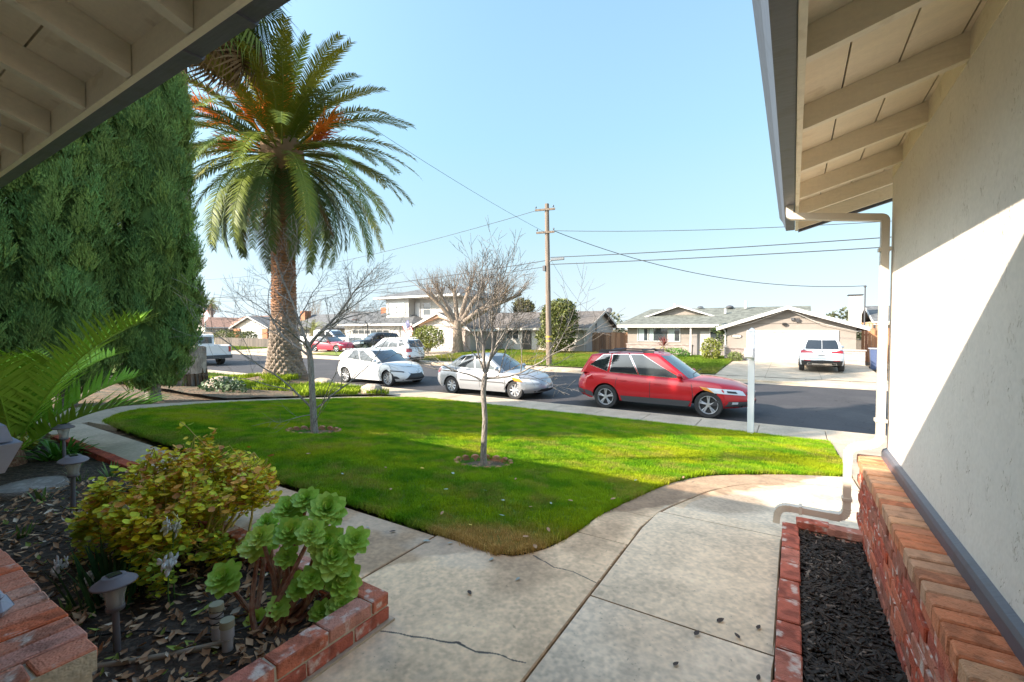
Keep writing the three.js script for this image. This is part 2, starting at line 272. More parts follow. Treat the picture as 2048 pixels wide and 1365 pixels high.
{
  const r = rng(11), near = [], nc = [], far = [], fc = [], col = new THREE.Color();
  const colour = (x, F) => {
    const n1 = fbm(x * 1.5 + 9, F * 1.5, 4096, 4, 90), n2 = fbm(x * 5, F * 5, 4096, 2, 95);
    let c = mixc([.12, .29, .008], [.27, .42, .012], sstep(.25, .75, n2));
    c = mixc(c, [.38, .43, .012], sstep(.45, .72, n1) * .9);
    c = mixc(c, [.42, .30, .09], sstep(.48, .72, fbm(x * 4 + 50, F * 4, 4096, 3, 97)) * .75 * r());
    const tip = Math.hypot((x + 1.62) * .8, (F - 2.38) * 1.5) + .3 * (n2 - .5), dry = sstep(.55, .28, tip);
    c = mixc(c, [.66, .40, .15], dry * (.75 + .25 * r()));
    if (F < 2.75 && x < -5) c = mixc(c, [.32, .26, .07], .5 * r());
    const k = .75 + .5 * r(); return col.setRGB(c[0] * k, c[1] * k, c[2] * k).clone();
  };
  const try_ = (N, F0, F1, list, cl, s0) => { let k = 0; while (k < N) { const F = lerp(F0, F1, r()), x = lerp(-10.5, .7, r()); if (!inLawn(x, F)) continue; list.push(mtx(new THREE.Vector3(x, lawnY(x, F), -F), new THREE.Euler((r() - .5) * .5, r() * 6.28, (r() - .5) * .5), s0 * (.55 + .85 * r() * r() + .2 * r()))); cl.push(colour(x, F)); k++; } };
  try_(70000, 2.33, 4.6, near, nc, 1); try_(75000, 4.6, 7.5, near, nc, 1.15); try_(70000, 7.5, 10.42, near, nc, 1.45);
  // longer fringe along the near edges
  for (let i = 0; i < 9000; i++) { const q = r(); let x, F; if (q < .55) { x = lerp(-9, -1.55, r()); F = 2.33; while (F < 3 && !inLawn(x, F + .015)) F += .01; F += r() * .03; } else { F = lerp(2.36, 10, r()); x = lawnR(F) - r() * .03; } near.push(mtx(new THREE.Vector3(x, lawnY(x, F), -F), new THREE.Euler((r() - .5) * 1.2, r() * 6.28, (r() - .5) * 1.2), .6 + 1.0 * r() * r())); nc.push(colour(x, F)); }
  const gs = tuftGeo(3, 10, .03, .0015, .03);
  const m = instanced('grass', gs, M.grass, near, nc); tag(m, 'short mown green grass blades of the front lawn', 'grass');
}
// near paving slabs
{
  const w = structGroup('walkway'), gy = (g, o = 0) => { const p = g.attributes.position; for (let i = 0; i < p.count; i++) p.setY(i, p.getY(i) + gh(-p.getZ(i)) + o); g.computeVertexNormals(); return g; };
  const strip = (lo, hi, F0, F1, t = .1, m = M.walk, step = .1) => { // slab between x = lo(F) and x = hi(F)
    const n = Math.max(2, Math.ceil((F1 - F0) / step)), P = [], I = []; const rows = [];
    for (let i = 0; i <= n; i++) { const F = lerp(F0, F1, i / n), a = lo(F), b = hi(F), e = i === 0 || i === n ? .006 : 0; rows.push([a, a + .006, b - .006, b].map((x, k) => [x, gh(F) - ((k === 0 || k === 3) ? .006 : e), -F])); }
    const q = (a, b, c, d) => P.push(...a, ...b, ...c, ...a, ...c, ...d);
    for (let i = 0; i < n; i++) { for (let k = 0; k < 3; k++) q(rows[i][k], rows[i][k + 1], rows[i + 1][k + 1], rows[i + 1][k]); const dn = v => [v[0], v[1] - t, v[2]]; q(rows[i][3], dn(rows[i][3]), dn(rows[i + 1][3]), rows[i + 1][3]); q(rows[i + 1][0], dn(rows[i + 1][0]), dn(rows[i][0]), rows[i][0]); }
    for (const [i, s] of [[0, 0], [n, 1]]) { const A = rows[i][0], B = rows[i][3], dn = v => [v[0], v[1] - t, v[2]]; s ? q(A, B, dn(B), dn(A)) : q(B, A, dn(A), dn(B)); }
    return put('slab', tri(P), m, w);
  };
  const K = x => () => x;
  strip(K(-.9), K(-.052), -.6, .75); strip(K(-.9), K(-.052), .757, 2.236); strip(K(-.9), K(-.052), 2.246, 3.69);
  const inner = smooth([[2.33, -.908], [2.94, -.908], [3.66, -.893], [4.2, -.79], [4.74, -.66], [5.3, -.40], [5.7, .0], [6.0, .45], [6.3, 1.2]]);
  const lawnEdge = F => lawnR(F) + .012;
  strip(F => F < 1.53 ? -1.636 : F < 2.345 ? -2.06 : lawnEdge(F), F => inner(Math.max(F, 2.33)), -.6, 2.9, .1, M.walk, .015); strip(lawnEdge, inner, 2.906, 3.5); strip(lawnEdge, inner, 3.506, 4.95); strip(lawnEdge, F => Math.max(inner(F), lawnEdge(F) + .05), 4.956, 5.95);
  strip(lawnEdge, K(.62), 5.956, 6.7);
  strip(F => inner(F) + .012, K(.6), 3.7, 5.94);
  for (let x = -2.075; x > -9.5; x -= 1.25) strip(K(Math.max(x - 1.238, -9.6)), K(x), x > -4 ? 1.54 : 1.86, 2.325, .1, x > -4 ? M.walk : M.conc);
  // path along the hedge towards the pavement
  const hl = F => lawnL(F) - .72, hr = F => lawnL(F) - .015;
  strip(K(-10.9), F => F < 2.5 ? -9.1 : lawnL(F) - .015, 1.3, 3.0, .1, M.conc);
  let F = 3.006; while (F < 9.9) { const e = Math.min(10.41, F + 1.25); strip(hl, hr, F, e - .006, .1, M.conc); F = e; }
  // driveway to the right of the lawn
  const d = structGroup('driveway');
  for (const [a, b] of [[.64, 2.6], [2.612, 4.6]]) for (const [c, e] of [[4.0, 5.95], [5.962, 8.1], [8.112, 10.41]]) put('slab', gy(boxUV(new THREE.BoxGeometry(b - a, .1, e - c, 1, 1, 6).translate((a + b) / 2, -.05, -(c + e) / 2))), M.conc, d);
}
// far driveways and yards
{
  const d1 = structGroup('driveway'), P = (a, b, c, e) => { const g = sheet(range(a, b, 2), range(c, e, 1), (x, F) => gh(F) + .012); return g; };
  for (const [a, b] of [[-3.1, -1.06], [-1.05, 1.05], [1.06, 3.3]]) for (const [c, e] of [[23.06, 26.9], [26.915, 31]]) put('slab', P(a, b, c, e), M.conc, d1);
  put('apron', quadSlab([V(-3.6, -.862, 21.62), V(3.8, -.862, 21.62), V(3.3, -.738, 22.4), V(-3.1, -.738, 22.4)], .05), M.conc, d1);
  const d2 = structGroup('driveway'); put('slab', P(-29, -23, 23.06, 30), M.conc, d2);
  const d3 = structGroup('driveway'); put('slab', P(-47, -35, 23.06, 34), M.conc, d3);
  const d4 = structGroup('driveway'); put('slab', P(-69, -60, 23.06, 34), M.conc, d4);
  const yard = (x0, x1, F0, F1) => struct('yard_lawn', sheet(range(x0, x1, 1.5), range(F0, F1, 1), (x, F) => gh(F) + .02 + .04 * fbm(x * .5, F * .5)), M.yard);
  yard(-12.5, -3.15, 23.1, 33.2); yard(-22.9, -12.6, 23.1, 34); yard(-34.9, -29.1, 23.1, 33.5); yard(-59.9, -47.1, 23.1, 34); yard(-100, -69.1, 23.1, 36);
  yard(-23, -17.5, 8.2, 10.4); yard(-40, -23, 4, 10.4);
  const r = rng(31), ms = [], cs = [];
  for (const [x0, x1, F0, F1, n] of [[-12.4, -3.2, 23.2, 32.8, 9000], [-22.8, -12.7, 23.2, 33.5, 8000], [-60, -47, 23.2, 27, 1500], [-23, -17.5, 8.3, 10.3, 1800]]) for (let i = 0; i < n; i++) { const x = lerp(x0, x1, r()), F = lerp(F0, F1, r()), y = fbm(x * .4, F * .4, 4096, 3, 9), k = .7 + .6 * r(); ms.push(mtx(V(x, gh(F) + .02 + .04 * fbm(x * .5, F * .5), F), new THREE.Euler(0, r() * 6, 0), 2.2 + 1.5 * r())); const c = mixc([.14, .22, .02], [.30, .27, .06], sstep(.35, .65, y)); cs.push(lin(c[0] * k, c[1] * k, c[2] * k)); }
  tag(instanced('grass', tuftGeo(5, 9, .035, .003, .05), M.grass, ms, cs), 'yellow green grass of the yards across the street', 'grass');
}

// ---------- house the camera stands at ----------
const stuccoPits = (() => { // clusters of little gouges left by the trowel
  const c = document.createElement('canvas'); c.width = c.height = 1024; const g = c.getContext('2d'); g.fillStyle = '#fff'; g.fillRect(0, 0, 1024, 1024); const r = rng(41);
  for (let k = 0; k < 150; k++) { const cx = r() * 1024, cy = r() * 1024, n = 3 + r() * 16, s = 14 + r() * 46; for (let i = 0; i < n; i++) { const x = cx + (r() - .5) * s, y = cy + (r() - .5) * s * 1.8, l = 2 + r() * 11; g.strokeStyle = `rgba(0,0,0,${.25 + .6 * r()})`; g.lineWidth = .8 + 1.8 * r(); for (const ox of [-1024, 0, 1024]) for (const oy of [-1024, 0, 1024]) { g.beginPath(); const a = r() * 6.28; g.moveTo(x + ox, y + oy); g.quadraticCurveTo(x + ox + l * (r() - .5), y + oy + l * .6, x + ox + cos(a) * l * .7, y + oy + l); g.stroke(); } } }
  return g.getImageData(0, 0, 1024, 1024).data;
})();
const pitAt = (u, v) => stuccoPits[((Math.floor(v * 1024) % 1024) * 1024 + Math.floor(u * 1024) % 1024) * 4] / 255;
const stuccoMap = tex(1024, 1.5, (u, v) => { const k = 1 + .10 * (fbm(u * 5, v * 5, 5, 4, 101) - .5) + .10 * (fbm(u * 120, v * 120, 120, 2, 103) - .5), p = pitAt(u, v); return [.84 * k * lerp(.72, 1, p), .775 * k * lerp(.68, 1, p), .70 * k * lerp(.62, 1, p)]; });
const stuccoBump = tex(1024, 1.5, (u, v) => clamp(.6 * pitAt(u, v) + .25 * fbm(u * 50, v * 50, 50, 3, 105) + .2 * fbm(u * 9, v * 9, 9, 3, 107), 0, 1), false);
M.stucco = new THREE.MeshStandardMaterial({ map: stuccoMap, roughness: .9, bumpMap: stuccoBump, bumpScale: .007 });
const paintTex = (r, g, b, s) => tex(512, .9, (u, v) => { const k = 1 + .16 * (fbm(u * 5, v * 20, 20, 4, s) - .5) + .08 * (fbm(u * 90, v * 90, 90, 2, s + 3) - .5), st = sstep(.66, .8, fbm(u * 12, v * 12, 12, 3, s + 5)); return mixc([r * k, g * k, b * k], [r * .7, g * .62, b * .5], st * .35); });
const woodBump = tex(256, .5, (u, v) => fbm(u * 6, v * 60, 60, 3, 120), false);
M.cream = new THREE.MeshStandardMaterial({ map: paintTex(.90, .79, .61, 130), roughness: .6, bumpMap: woodBump, bumpScale: .0012 });
M.deck = new THREE.MeshStandardMaterial({ map: paintTex(.90, .77, .57, 140), roughness: .7, bumpMap: woodBump, bumpScale: .0015 });
M.slate = new THREE.MeshStandardMaterial({ map: paintTex(.115, .122, .15, 150), roughness: .45, bumpMap: woodBump, bumpScale: .0008 });
M.spout = mat(.64, .57, .47, .4); M.lav = new THREE.MeshStandardMaterial({ map: paintTex(.36, .38, .46, 155), roughness: .5 });
const shingle = (r, g, b, s) => new THREE.MeshStandardMaterial({ roughness: .95, map: tex(512, 2.4, (u, v) => { const row = Math.floor(v * 18), cx = Math.floor(u * 12 + (row % 2) * .5 + hsh(row, 3, s) * .6), k = .7 + .6 * hsh(cx % 12, row, s) , f = (v * 18) % 1, e = f < .1 ? .6 : 1, n = 1 + .4 * (fbm(u * 120, v * 120, 120, 2, s) - .5); return [r * k * e * n, g * k * e * n, b * k * e * n]; }) });
M.roof = shingle(.14, .13, .125, 160);
const brickTex = (base, dark, white, amt, s) => tex(256, .45, (u, v) => { const k = .75 + .5 * fbm(u * 14, v * 14, 14, 4, s), d = sstep(.55, .75, fbm(u * 7, v * 7, 7, 3, s + 4)), w = sstep(1 - amt, 1 - amt + .22, fbm(u * 9 + 2, v * 9, 9, 4, s + 8)), sp = vn(u * 120, v * 120, 120, s + 2) > .93 ? .7 : 1; let c = mixc(base, dark, d).map(q => q * k * sp); return mixc(c, white, w * .8); });
const brickBump = tex(256, .45, (u, v) => .6 * fbm(u * 20, v * 20, 20, 4, 170) + .4 * vn(u * 110, v * 110, 110, 175), false);
const brickMats = (defs, amt, s) => defs.map((d, i) => new THREE.MeshStandardMaterial({ map: brickTex(d, d.map(q => q * .62), [.74, .64, .56], amt, s + i * 13), roughness: .88, bumpMap: brickBump, bumpScale: .006 }));
const bkWall = brickMats([[.55, .10, .045], [.46, .10, .06], [.60, .16, .08], [.52, .18, .11], [.40, .13, .08]], .40, 200);
const bkCap = brickMats([[.66, .30, .15], [.62, .25, .13], [.68, .36, .20], [.70, .24, .11], [.60, .33, .20]], .22, 300);
const bkCurb = brickMats([[.54, .18, .12], [.50, .13, .08], [.56, .25, .18], [.60, .18, .10]], .45, 400);
const bkRed = brickMats([[.46, .085, .04], [.42, .075, .04], [.50, .10, .05]], .25, 500);
const bkPorch = brickMats([[.70, .26, .16], [.68, .21, .13], [.70, .35, .25], [.74, .18, .075], [.64, .29, .22]], .36, 600);
M.mortar = new THREE.MeshStandardMaterial({ map: tex(256, .5, (u, v) => { const k = .7 + .6 * fbm(u * 30, v * 30, 30, 3, 180); return [.56 * k, .48 * k, .36 * k]; }), roughness: .95, bumpMap: brickBump, bumpScale: .004 });
M.mortarDk = new THREE.MeshStandardMaterial({ map: tex(256, .5, (u, v) => { const k = .7 + .6 * fbm(u * 30, v * 30, 30, 3, 184); return [.34 * k, .27 * k, .19 * k]; }), roughness: .95, bumpMap: brickBump, bumpScale: .004 });
const brickGeos = {};
function brickGeo(w, h, d, k) { const key = [w, h, d].map(q => q.toFixed(3)).join() + k; return brickGeos[key] ||= chamferBox(w, h, d, .005, .004, rng(k * 17 + 5)); }
const rb = rng(55);
function brick(parent, w, h, d, x, y, F, mats, j = .003) { const m = put('brick', brickGeo(w, h, d, Math.floor(rb() * 4)), mats[Math.floor(rb() * mats.length)], parent); m.position.set(x + (rb() - .5) * j, y + (rb() - .5) * j, -F + (rb() - .5) * j); m.rotation.y = (rb() - .5) * .02; return m; }
function prismX(poly, x0, x1) { const s = new THREE.Shape(poly.map(p => new THREE.Vector2(p[0], p[1]))), g = new THREE.ExtrudeGeometry(s, { depth: x1 - x0, bevelEnabled: false }); g.applyMatrix4(new THREE.Matrix4().makeBasis(new THREE.Vector3(0, 0, -1), new THREE.Vector3(0, 1, 0), new THREE.Vector3(1, 0, 0))); g.translate(x0, 0, 0); return boxUV(g); }
const house = thing('house', 'cream stucco house with open rafter eaves, slate gutters and brick base beside the walkway', 'house');
{
  const WX = .535, sl = .278, b0 = 2.267;
  put('stucco_wall', bx(WX, WX + .15, .55, 2.43, -1.6, 3.83), M.stucco, house).userData.label = 'cream stucco side wall with trowel gouges';
  put('gable_wall', prism([[WX + .15, .0], [7.4, .0], [7.4, 2.43], [4, 3.5], [WX + .15, 2.5]], 3.68, 3.826), M.stucco, house);
  put('sill_trim', prism([[WX - .027, .56], [WX, .56], [WX, .632], [WX - .02, .622], [WX - .027, .605]], -1.2, 3.83), M.slate, house);
  // brick wainscot with rowlock cap
  const ws = new THREE.Group(); ws.name = 'brick_wainscot'; house.add(ws);
  put('mortar', bx(.405, WX + .1, -.1, .495, .6, 3.835), M.mortarDk, ws); put('mortar', bx(.40, WX + .02, .495, .548, .6, 3.845), M.mortar, ws);
  for (let c = 0; c < 9; c++) for (let F = .62 + (c % 2) * .105; F < 3.75; F += .21) brick(ws, .09, .056, .2, .434, -.06 + c * .0655, F + .1, bkWall, .008);
  for (let c = 0; c < 9; c++) brick(ws, .2, .056, .09, .50, -.06 + c * .0655, 3.80, bkWall);
  for (let F = .65; F < 3.83; F += .0872) brick(ws, .152, .062, .077, .455, .531 + (rb() - .5) * .004, F + .04, bkCap, .004);
  // right eave
  const rafF = [-.67, -.07, .53, 1.13, 1.73, 2.33, 2.93, 3.53, 4.05, 4.57];
  for (const F of rafF) put('rafter', prism([[.022, b0], [1.3, b0 + sl * 1.28], [1.3, b0 + sl * 1.28 + .1], [.022, b0 + .1]], F - .02, F + .02), M.cream, house);
  for (let i = 0; i < 7; i++) { const x0 = -.02 + i * .178, x1 = x0 + .172, y = x => b0 + .101 + sl * (x - .022); put('roof_board', prism([[x0, y(x0)], [x1, y(x1)], [x1, y(x1) + .02], [x0, y(x0) + .02]], -1.6, 4.62), M.deck, house); }
  for (let i = 0; i + 1 < rafF.length - 1; i++) if (rafF[i] < 3.8) put('frieze_block', bx(WX - .003, WX + .03, 2.405, 2.53, rafF[i] + .0205, Math.min(3.83, rafF[i + 1] - .0205)), M.cream, house);
  put('fascia', bx(-.001, .021, b0 - .006, b0 + .115, .635, 4.63), M.cream, house);
  put('gutter', prism([[-.068, b0 + .004], [-.003, b0 + .004], [-.003, b0 + .14], [-.118, b0 + .14], [-.118, b0 + .12], [-.092, b0 + .075]], .70, 4.635), M.slate, house);
  put('barge_board', prism([[.022, b0 - .02], [4, b0 + sl * 3.98 - .02], [4, b0 + sl * 3.98 + .13], [.022, b0 + .13]], 4.6, 4.632), M.slate, house);
  put('roof', [quadSlab([V(-.09, b0 + .165, -1.6), V(4, b0 + .165 + sl * 4.09, -1.6), V(4, b0 + .165 + sl * 4.09, 4.65), V(-.09, b0 + .165, 4.65)].reverse(), .03), quadSlab([V(4, b0 + .165 + sl * 4.09, -1.6), V(8.1, b0 + .165, -1.6), V(8.1, b0 + .165, 4.65), V(4, b0 + .165 + sl * 4.09, 4.65)].reverse(), .03)], M.roof, house);
  // left porch eave
  const s2 = .318, c0 = 2.238;
  const rafX = []; for (let x = -.165; x > -11.9; x -= .42) rafX.push(x);
  for (const x of rafX) put('rafter', prismX([[.609, c0], [-2.2, c0 + s2 * 2.8], [-2.2, c0 + s2 * 2.8 + .095], [.609, c0 + .095]], x - .02, x + .02), M.cream, house);
  for (let i = 0; i < 13; i++) { const f0 = .63 - i * .178, f1 = f0 - .172, y = f => c0 + .096 + s2 * (.609 - f); put('roof_board', prismX([[f0, y(f0)], [f1, y(f1)], [f1, y(f1) + .02], [f0, y(f0) + .02]], -11.95, -.02), M.deck, house); }
  put('fascia', bx(-11.97, -.003, c0 - .004, c0 + .125, .611, .632), M.cream, house);
  put('gutter', prismX([[.633, c0 + .012], [.695, c0 + .012], [.72, c0 + .085], [.745, c0 + .13], [.745, c0 + .15], [.633, c0 + .15]], -11.97, -.125), M.slate, house);
  for (const [a, b] of [[-1.6, -1.55], [-1.28, -1.25]]) put('gutter_joint', prismX([[.632, c0 + .006], [.699, c0 + .006], [.725, c0 + .085], [.632, c0 + .12]], a, b), M.slate, house);
  put('roof', [quadSlab([V(-12, c0 + .17, .73), V(1.2, c0 + .17, .73), V(1.2, c0 + .17 + s2 * 4.4, -3.7), V(-12, c0 + .17 + s2 * 4.4, -3.7)], .03), quadSlab([V(-12, c0 + .17 + s2 * 4.4, -3.7), V(8, c0 + .17 + s2 * 4.4, -3.7), V(8, c0 - .2, -9), V(-12, c0 - .2, -9)], .03)], M.roof, house);
  put('porch_wall', [bx(-4.7, WX, .0, 2.9, -1.9, -1.75), bx(-12, -4.72, 0, 2.5, -1.2, -1.05), bx(-4.86, -4.71, 0, 2.6, -1.7, -1.21)], M.stucco, house);
  put('porch_floor', bx(-4.6, WX - .01, -.12, -.004, -1.74, -.62), M.conc, house);
  // porch post on the low wall
  const ps = new THREE.Group(); ps.name = 'porch_post'; house.add(ps); const px = -2.17, pF = .29;
  const rect = (w, y0, y1, c = .008) => { const g = chamferBox(w, y1 - y0, w, c); g.translate(px, (y0 + y1) / 2, -pF); return boxUV(g); };
  put('shaft', rect(.088, .5, 2.26), M.lav, ps); put('plinth', [rect(.16, .502, .56, .03), rect(.12, .56, .58, .01)], M.lav, ps);
  const fr = (w0, w1, y0, y1) => { const g = new THREE.CylinderGeometry(w1 * .7071, w0 * .7071, y1 - y0, 4, 1); g.rotateY(PI / 4); g.translate(px, (y0 + y1) / 2, -pF); return boxUV(g.toNonIndexed()); };
  const c1 = fr(.13, .20, .965, 1.06); c1.computeVertexNormals(); const c2 = fr(.165, .14, 1.065, 1.115); c2.computeVertexNormals();
  put('rail_block', [c1, c2], M.lav, ps); put('capital', [rect(.155, 2.04, 2.255)], M.lav, ps);
}
{ // downspout: swept rectangle
  const rectTube = (pts, w, h) => { const P = [], rows = [], z = new THREE.Vector3(0, 0, 1); for (let i = 0; i < pts.length; i++) { const d = pts[Math.min(pts.length - 1, i + 1)].clone().sub(pts[Math.max(0, i - 1)]).normalize(), n = new THREE.Vector3().crossVectors(z, d).normalize(); rows.push([[1, 1], [-1, 1], [-1, -1], [1, -1]].map(([a, b]) => pts[i].clone().addScaledVector(z, a * w / 2).addScaledVector(n, b * h / 2))); } for (let i = 0; i + 1 < rows.length; i++) for (let k = 0; k < 4; k++) { const a = rows[i][k], b = rows[i][(k + 1) % 4], c = rows[i + 1][(k + 1) % 4], d = rows[i + 1][k]; P.push(...a, ...b, ...c, ...a, ...c, ...d); } for (const q of [rows[0].slice().reverse(), rows[rows.length - 1]]) P.push(...q[0], ...q[1], ...q[2], ...q[0], ...q[2], ...q[3]); return tri(P); };
  const fillet = (pts, rs) => { const o = [pts[0]]; for (let i = 1; i + 1 < pts.length; i++) { const r = rs[i - 1], a = pts[i - 1].clone().sub(pts[i]).normalize().multiplyScalar(r).add(pts[i]), b = pts[i + 1].clone().sub(pts[i]).normalize().multiplyScalar(r).add(pts[i]); for (let k = 0; k <= 7; k++) { const t = k / 7; o.push(a.clone().multiplyScalar((1 - t) ** 2).addScaledVector(pts[i], 2 * t * (1 - t)).addScaledVector(b, t * t)); } } o.push(pts[pts.length - 1]); return o; };
  const A = fillet([V(-.035, 2.30, 3.72), V(-.035, 2.20, 3.72), V(.492, 2.135, 3.765), V(.492, .665, 3.775), V(.325, .615, 3.80), V(.325, .125, 3.80), V(-.075, .155, 3.72), V(-.085, .035, 3.72)], [.02, .025, .06, .07, .07, .07]);
  const sp = new THREE.Group(); sp.name = 'downspout'; house.add(sp);
  put('pipe', rectTube(A, .054, .044), M.spout, sp);
  // crimp ribs round the elbows
  const ribs = [], ctr = [[.36, .59], [.325, .16], [-.055, .15]];
  for (let i = 2; i < A.length - 2; i++) { const p = A[i]; if (p.y < .75 && ctr.some(c => Math.hypot(p.x - c[0], p.y - c[1]) < .095)) ribs.push(rectTube([p.clone().lerp(A[i + 1], -.12), p.clone().lerp(A[i + 1], .12)], .060, .050)); }
  put('elbow_crimp', ribs, M.spout, sp);
  for (const [x, y, F, w, h] of [[.492, 1.93, 3.772, .075, .02], [.492, .82, 3.774, .075, .02], [.325, .26, 3.80, .07, .02]]) put('strap', box(w - .012, h, .068, x, y, -F), M.spout, sp);
  put('strap', box(.02, .058, .07, .06, .146, -3.752), M.spout, sp);
}
// ---------- brick planters ----------
{
  const p = thing('mulch_planter', 'narrow planter of whitened red bricks holding black wood mulch along the house', 'planter');
  put('mortar', bx(-.042, .046, -.1, .052, .3, 3.62), M.mortarDk, p);
  for (let F = .32; F < 3.5; F += .208) brick(p, .095, .062, .198, .002, .045, F + .1, bkCurb, .006);
  put('mortar', bx(.05, .375, -.1, .075, 3.60, 3.66), M.mortarDk, p);
  for (const [x, y] of [[.15, .02], [.30, .085], [.13, .085], [.32, .02]]) brick(p, .185, .055, .09, x, y, 3.63, bkCurb, .012);
  put('soil', sheet(range(.048, .41, .06), range(.3, 3.6, .1), (x, F) => .005 + .03 * fbm(x * 9, F * 9)), M.soil, p);
  const r = rng(61), ms = [], cs = [], g = chamferBox(.055, .005, .010, .0015);
  for (let i = 0; i < 7500; i++) { const x = lerp(.055, .385, r()), F = lerp(.9, 3.58, r()), s = .5 + .9 * r(); ms.push(mtx(V(x, .012 + .03 * fbm(x * 9, F * 9) + r() * .03, F), new THREE.Euler((r() - .5) * .9, r() * 6.28, (r() - .5) * .8), new THREE.Vector3(s, .7 + r(), .6 + r() * 1.1))); const k = .4 + r() * 1.3, b = r() > .94 ? 4 : 1; cs.push(lin(.036 * k * b, .028 * k * b, .022 * k * b)); }
  instanced('mulch', g, mat(1, 1, 1, .8), ms, cs, p);
}
{
  const p = thing('brick_planter', 'low two course planter wall of whitened red bricks round the succulents', 'planter wall');
  put('mortar', [bx(-1.738, -1.652, -.1, .135, -.3, 1.51), bx(-3.4, -1.74, -.1, .135, 1.43, 1.51)], M.mortar, p);
  put('footing', bx(-1.76, -1.628, -.08, .012, -.3, 1.535), M.conc, p);
  for (let c = 0; c < 2; c++) {
    for (let F = 1.515 - (c ? .102 : .205); F > .1; F -= .232) brick(p, .098, .062, F === 1.413 ? .2 : .222, -1.693, .042 + c * .072, F - .003 - .111 + (0), bkCurb, .004);
    if (c) brick(p, .205, .062, .094, -1.746, .114, 1.468, bkCurb); else brick(p, .098, .062, .198, -1.693, .042, 1.415, bkCurb);
    for (let x = -1.87 - c * .02; x > -3.3; x -= .225) brick(p, .212, .062, .094, x - .09, .042 + c * .072, 1.468, bkCurb);
  }
  const e = thing('brick_edging', 'row of bright red bricks edging the garden bed along the path', 'edging');
  for (let x = -5.1; x > -8; x -= .208) brick(e, .2, .075, .1, x - .1, .03, 1.79, bkRed, .006);
  brick(e, .2, .075, .1, -4.98, .028, 1.785, bkCurb, .004);
}
{ // low porch wall at bottom left
  const p = thing('porch_wall', 'low salmon brick porch wall with rowlock cap under the porch post', 'brick wall');
  put('mortar', [bx(-4.6, -1.705, -.1, .43, .285, .445), bx(-4.6, -1.70, .43, .489, .27, .455)], M.mortar, p);
  for (let x = -1.80; x > -4.5; x -= .0885) brick(p, .078, .062, .20, x - .04, .468, .36, bkPorch, .005);
  brick(p, .095, .062, .125, -1.748, .468, .395, bkPorch); brick(p, .095, .062, .06, -1.748, .468, .292, bkPorch);
  for (let c = 0; c < 6; c++) for (let x = -1.70 - (c % 2) * .105; x > -4.3; x -= .212) brick(p, .2, .058, .09, x - .1, .035 + c * .068, .405, bkPorch, .004);
}

// ---------- trees and plants ----------
const leafMat = (rough = .6, tr = .3) => new THREE.MeshPhysicalMaterial({ color: 0xffffff, roughness: rough, transmission: tr, thickness: 0, specularIntensity: .3, side: THREE.DoubleSide });
M.leaf = leafMat(); M.needle = mat(1, 1, 1, .9, { side: THREE.DoubleSide }); M.leafShiny = leafMat(.35, .2); M.leafThin = leafMat(.5, .12);
const barkTex = (a, b, s, m = .6) => new THREE.MeshStandardMaterial({ roughness: .9, map: tex(256, m, (u, v) => { const k = .7 + .6 * fbm(u * 20, v * 8, 8, 4, s), w = sstep(.4, .65, fbm(u * 12, v * 6, 6, 3, s + 6)); return mixc(a, b, w).map(q => q * k); }), bumpMap: tex(256, m, (u, v) => fbm(u * 24, v * 6, 6, 4, s), false), bumpScale: .012 });
M.barkGrey = barkTex([.24, .205, .175], [.34, .30, .26], 700, .25); M.barkPale = barkTex([.34, .29, .24], [.46, .41, .35], 720, .3); M.barkFan = barkTex([.25, .22, .20], [.36, .33, .30], 740, .8); M.barkRed = barkTex([.20, .10, .06], [.30, .19, .12], 760, .4);

// italian cypresses
function sprayGeo(seed) { // upright feathery spray of scale foliage, about 0.3 m
  const r = rng(seed), P = [];
  const blade = (p, d, l, w) => { const s = new THREE.Vector3(r() - .5, r() - .5, r() - .5).cross(d).normalize().multiplyScalar(w), m = p.clone().addScaledVector(d, l * .45), t = p.clone().addScaledVector(d, l); P.push(...p, ...m.clone().add(s), ...t, ...p, ...t, ...m.clone().sub(s)); };
  for (let k = 0; k < 5; k++) {
    const a = r() * 6.28, out = k ? .25 + .3 * r() : 0, d = new THREE.Vector3(cos(a) * out, 1, sin(a) * out).normalize(), L = .17 + .13 * r();
    for (let i = 0; i < 7; i++) { const p = d.clone().multiplyScalar(L * i / 7), b = r() * 6.28, o = .45 + .35 * r(); blade(p, new THREE.Vector3(cos(b) * o, 1, sin(b) * o).add(d).normalize(), .05 + .035 * r(), .007 + .005 * r()); }
    blade(d.clone().multiplyScalar(L * .85), d, .09, .009);
  }
  const g = new THREE.BufferGeometry(); g.setAttribute('position', new THREE.Float32BufferAttribute(P, 3)); g.computeVertexNormals(); return g;
}
const sprays = [1, 2, 3].map(s => sprayGeo(s * 7 + 1));
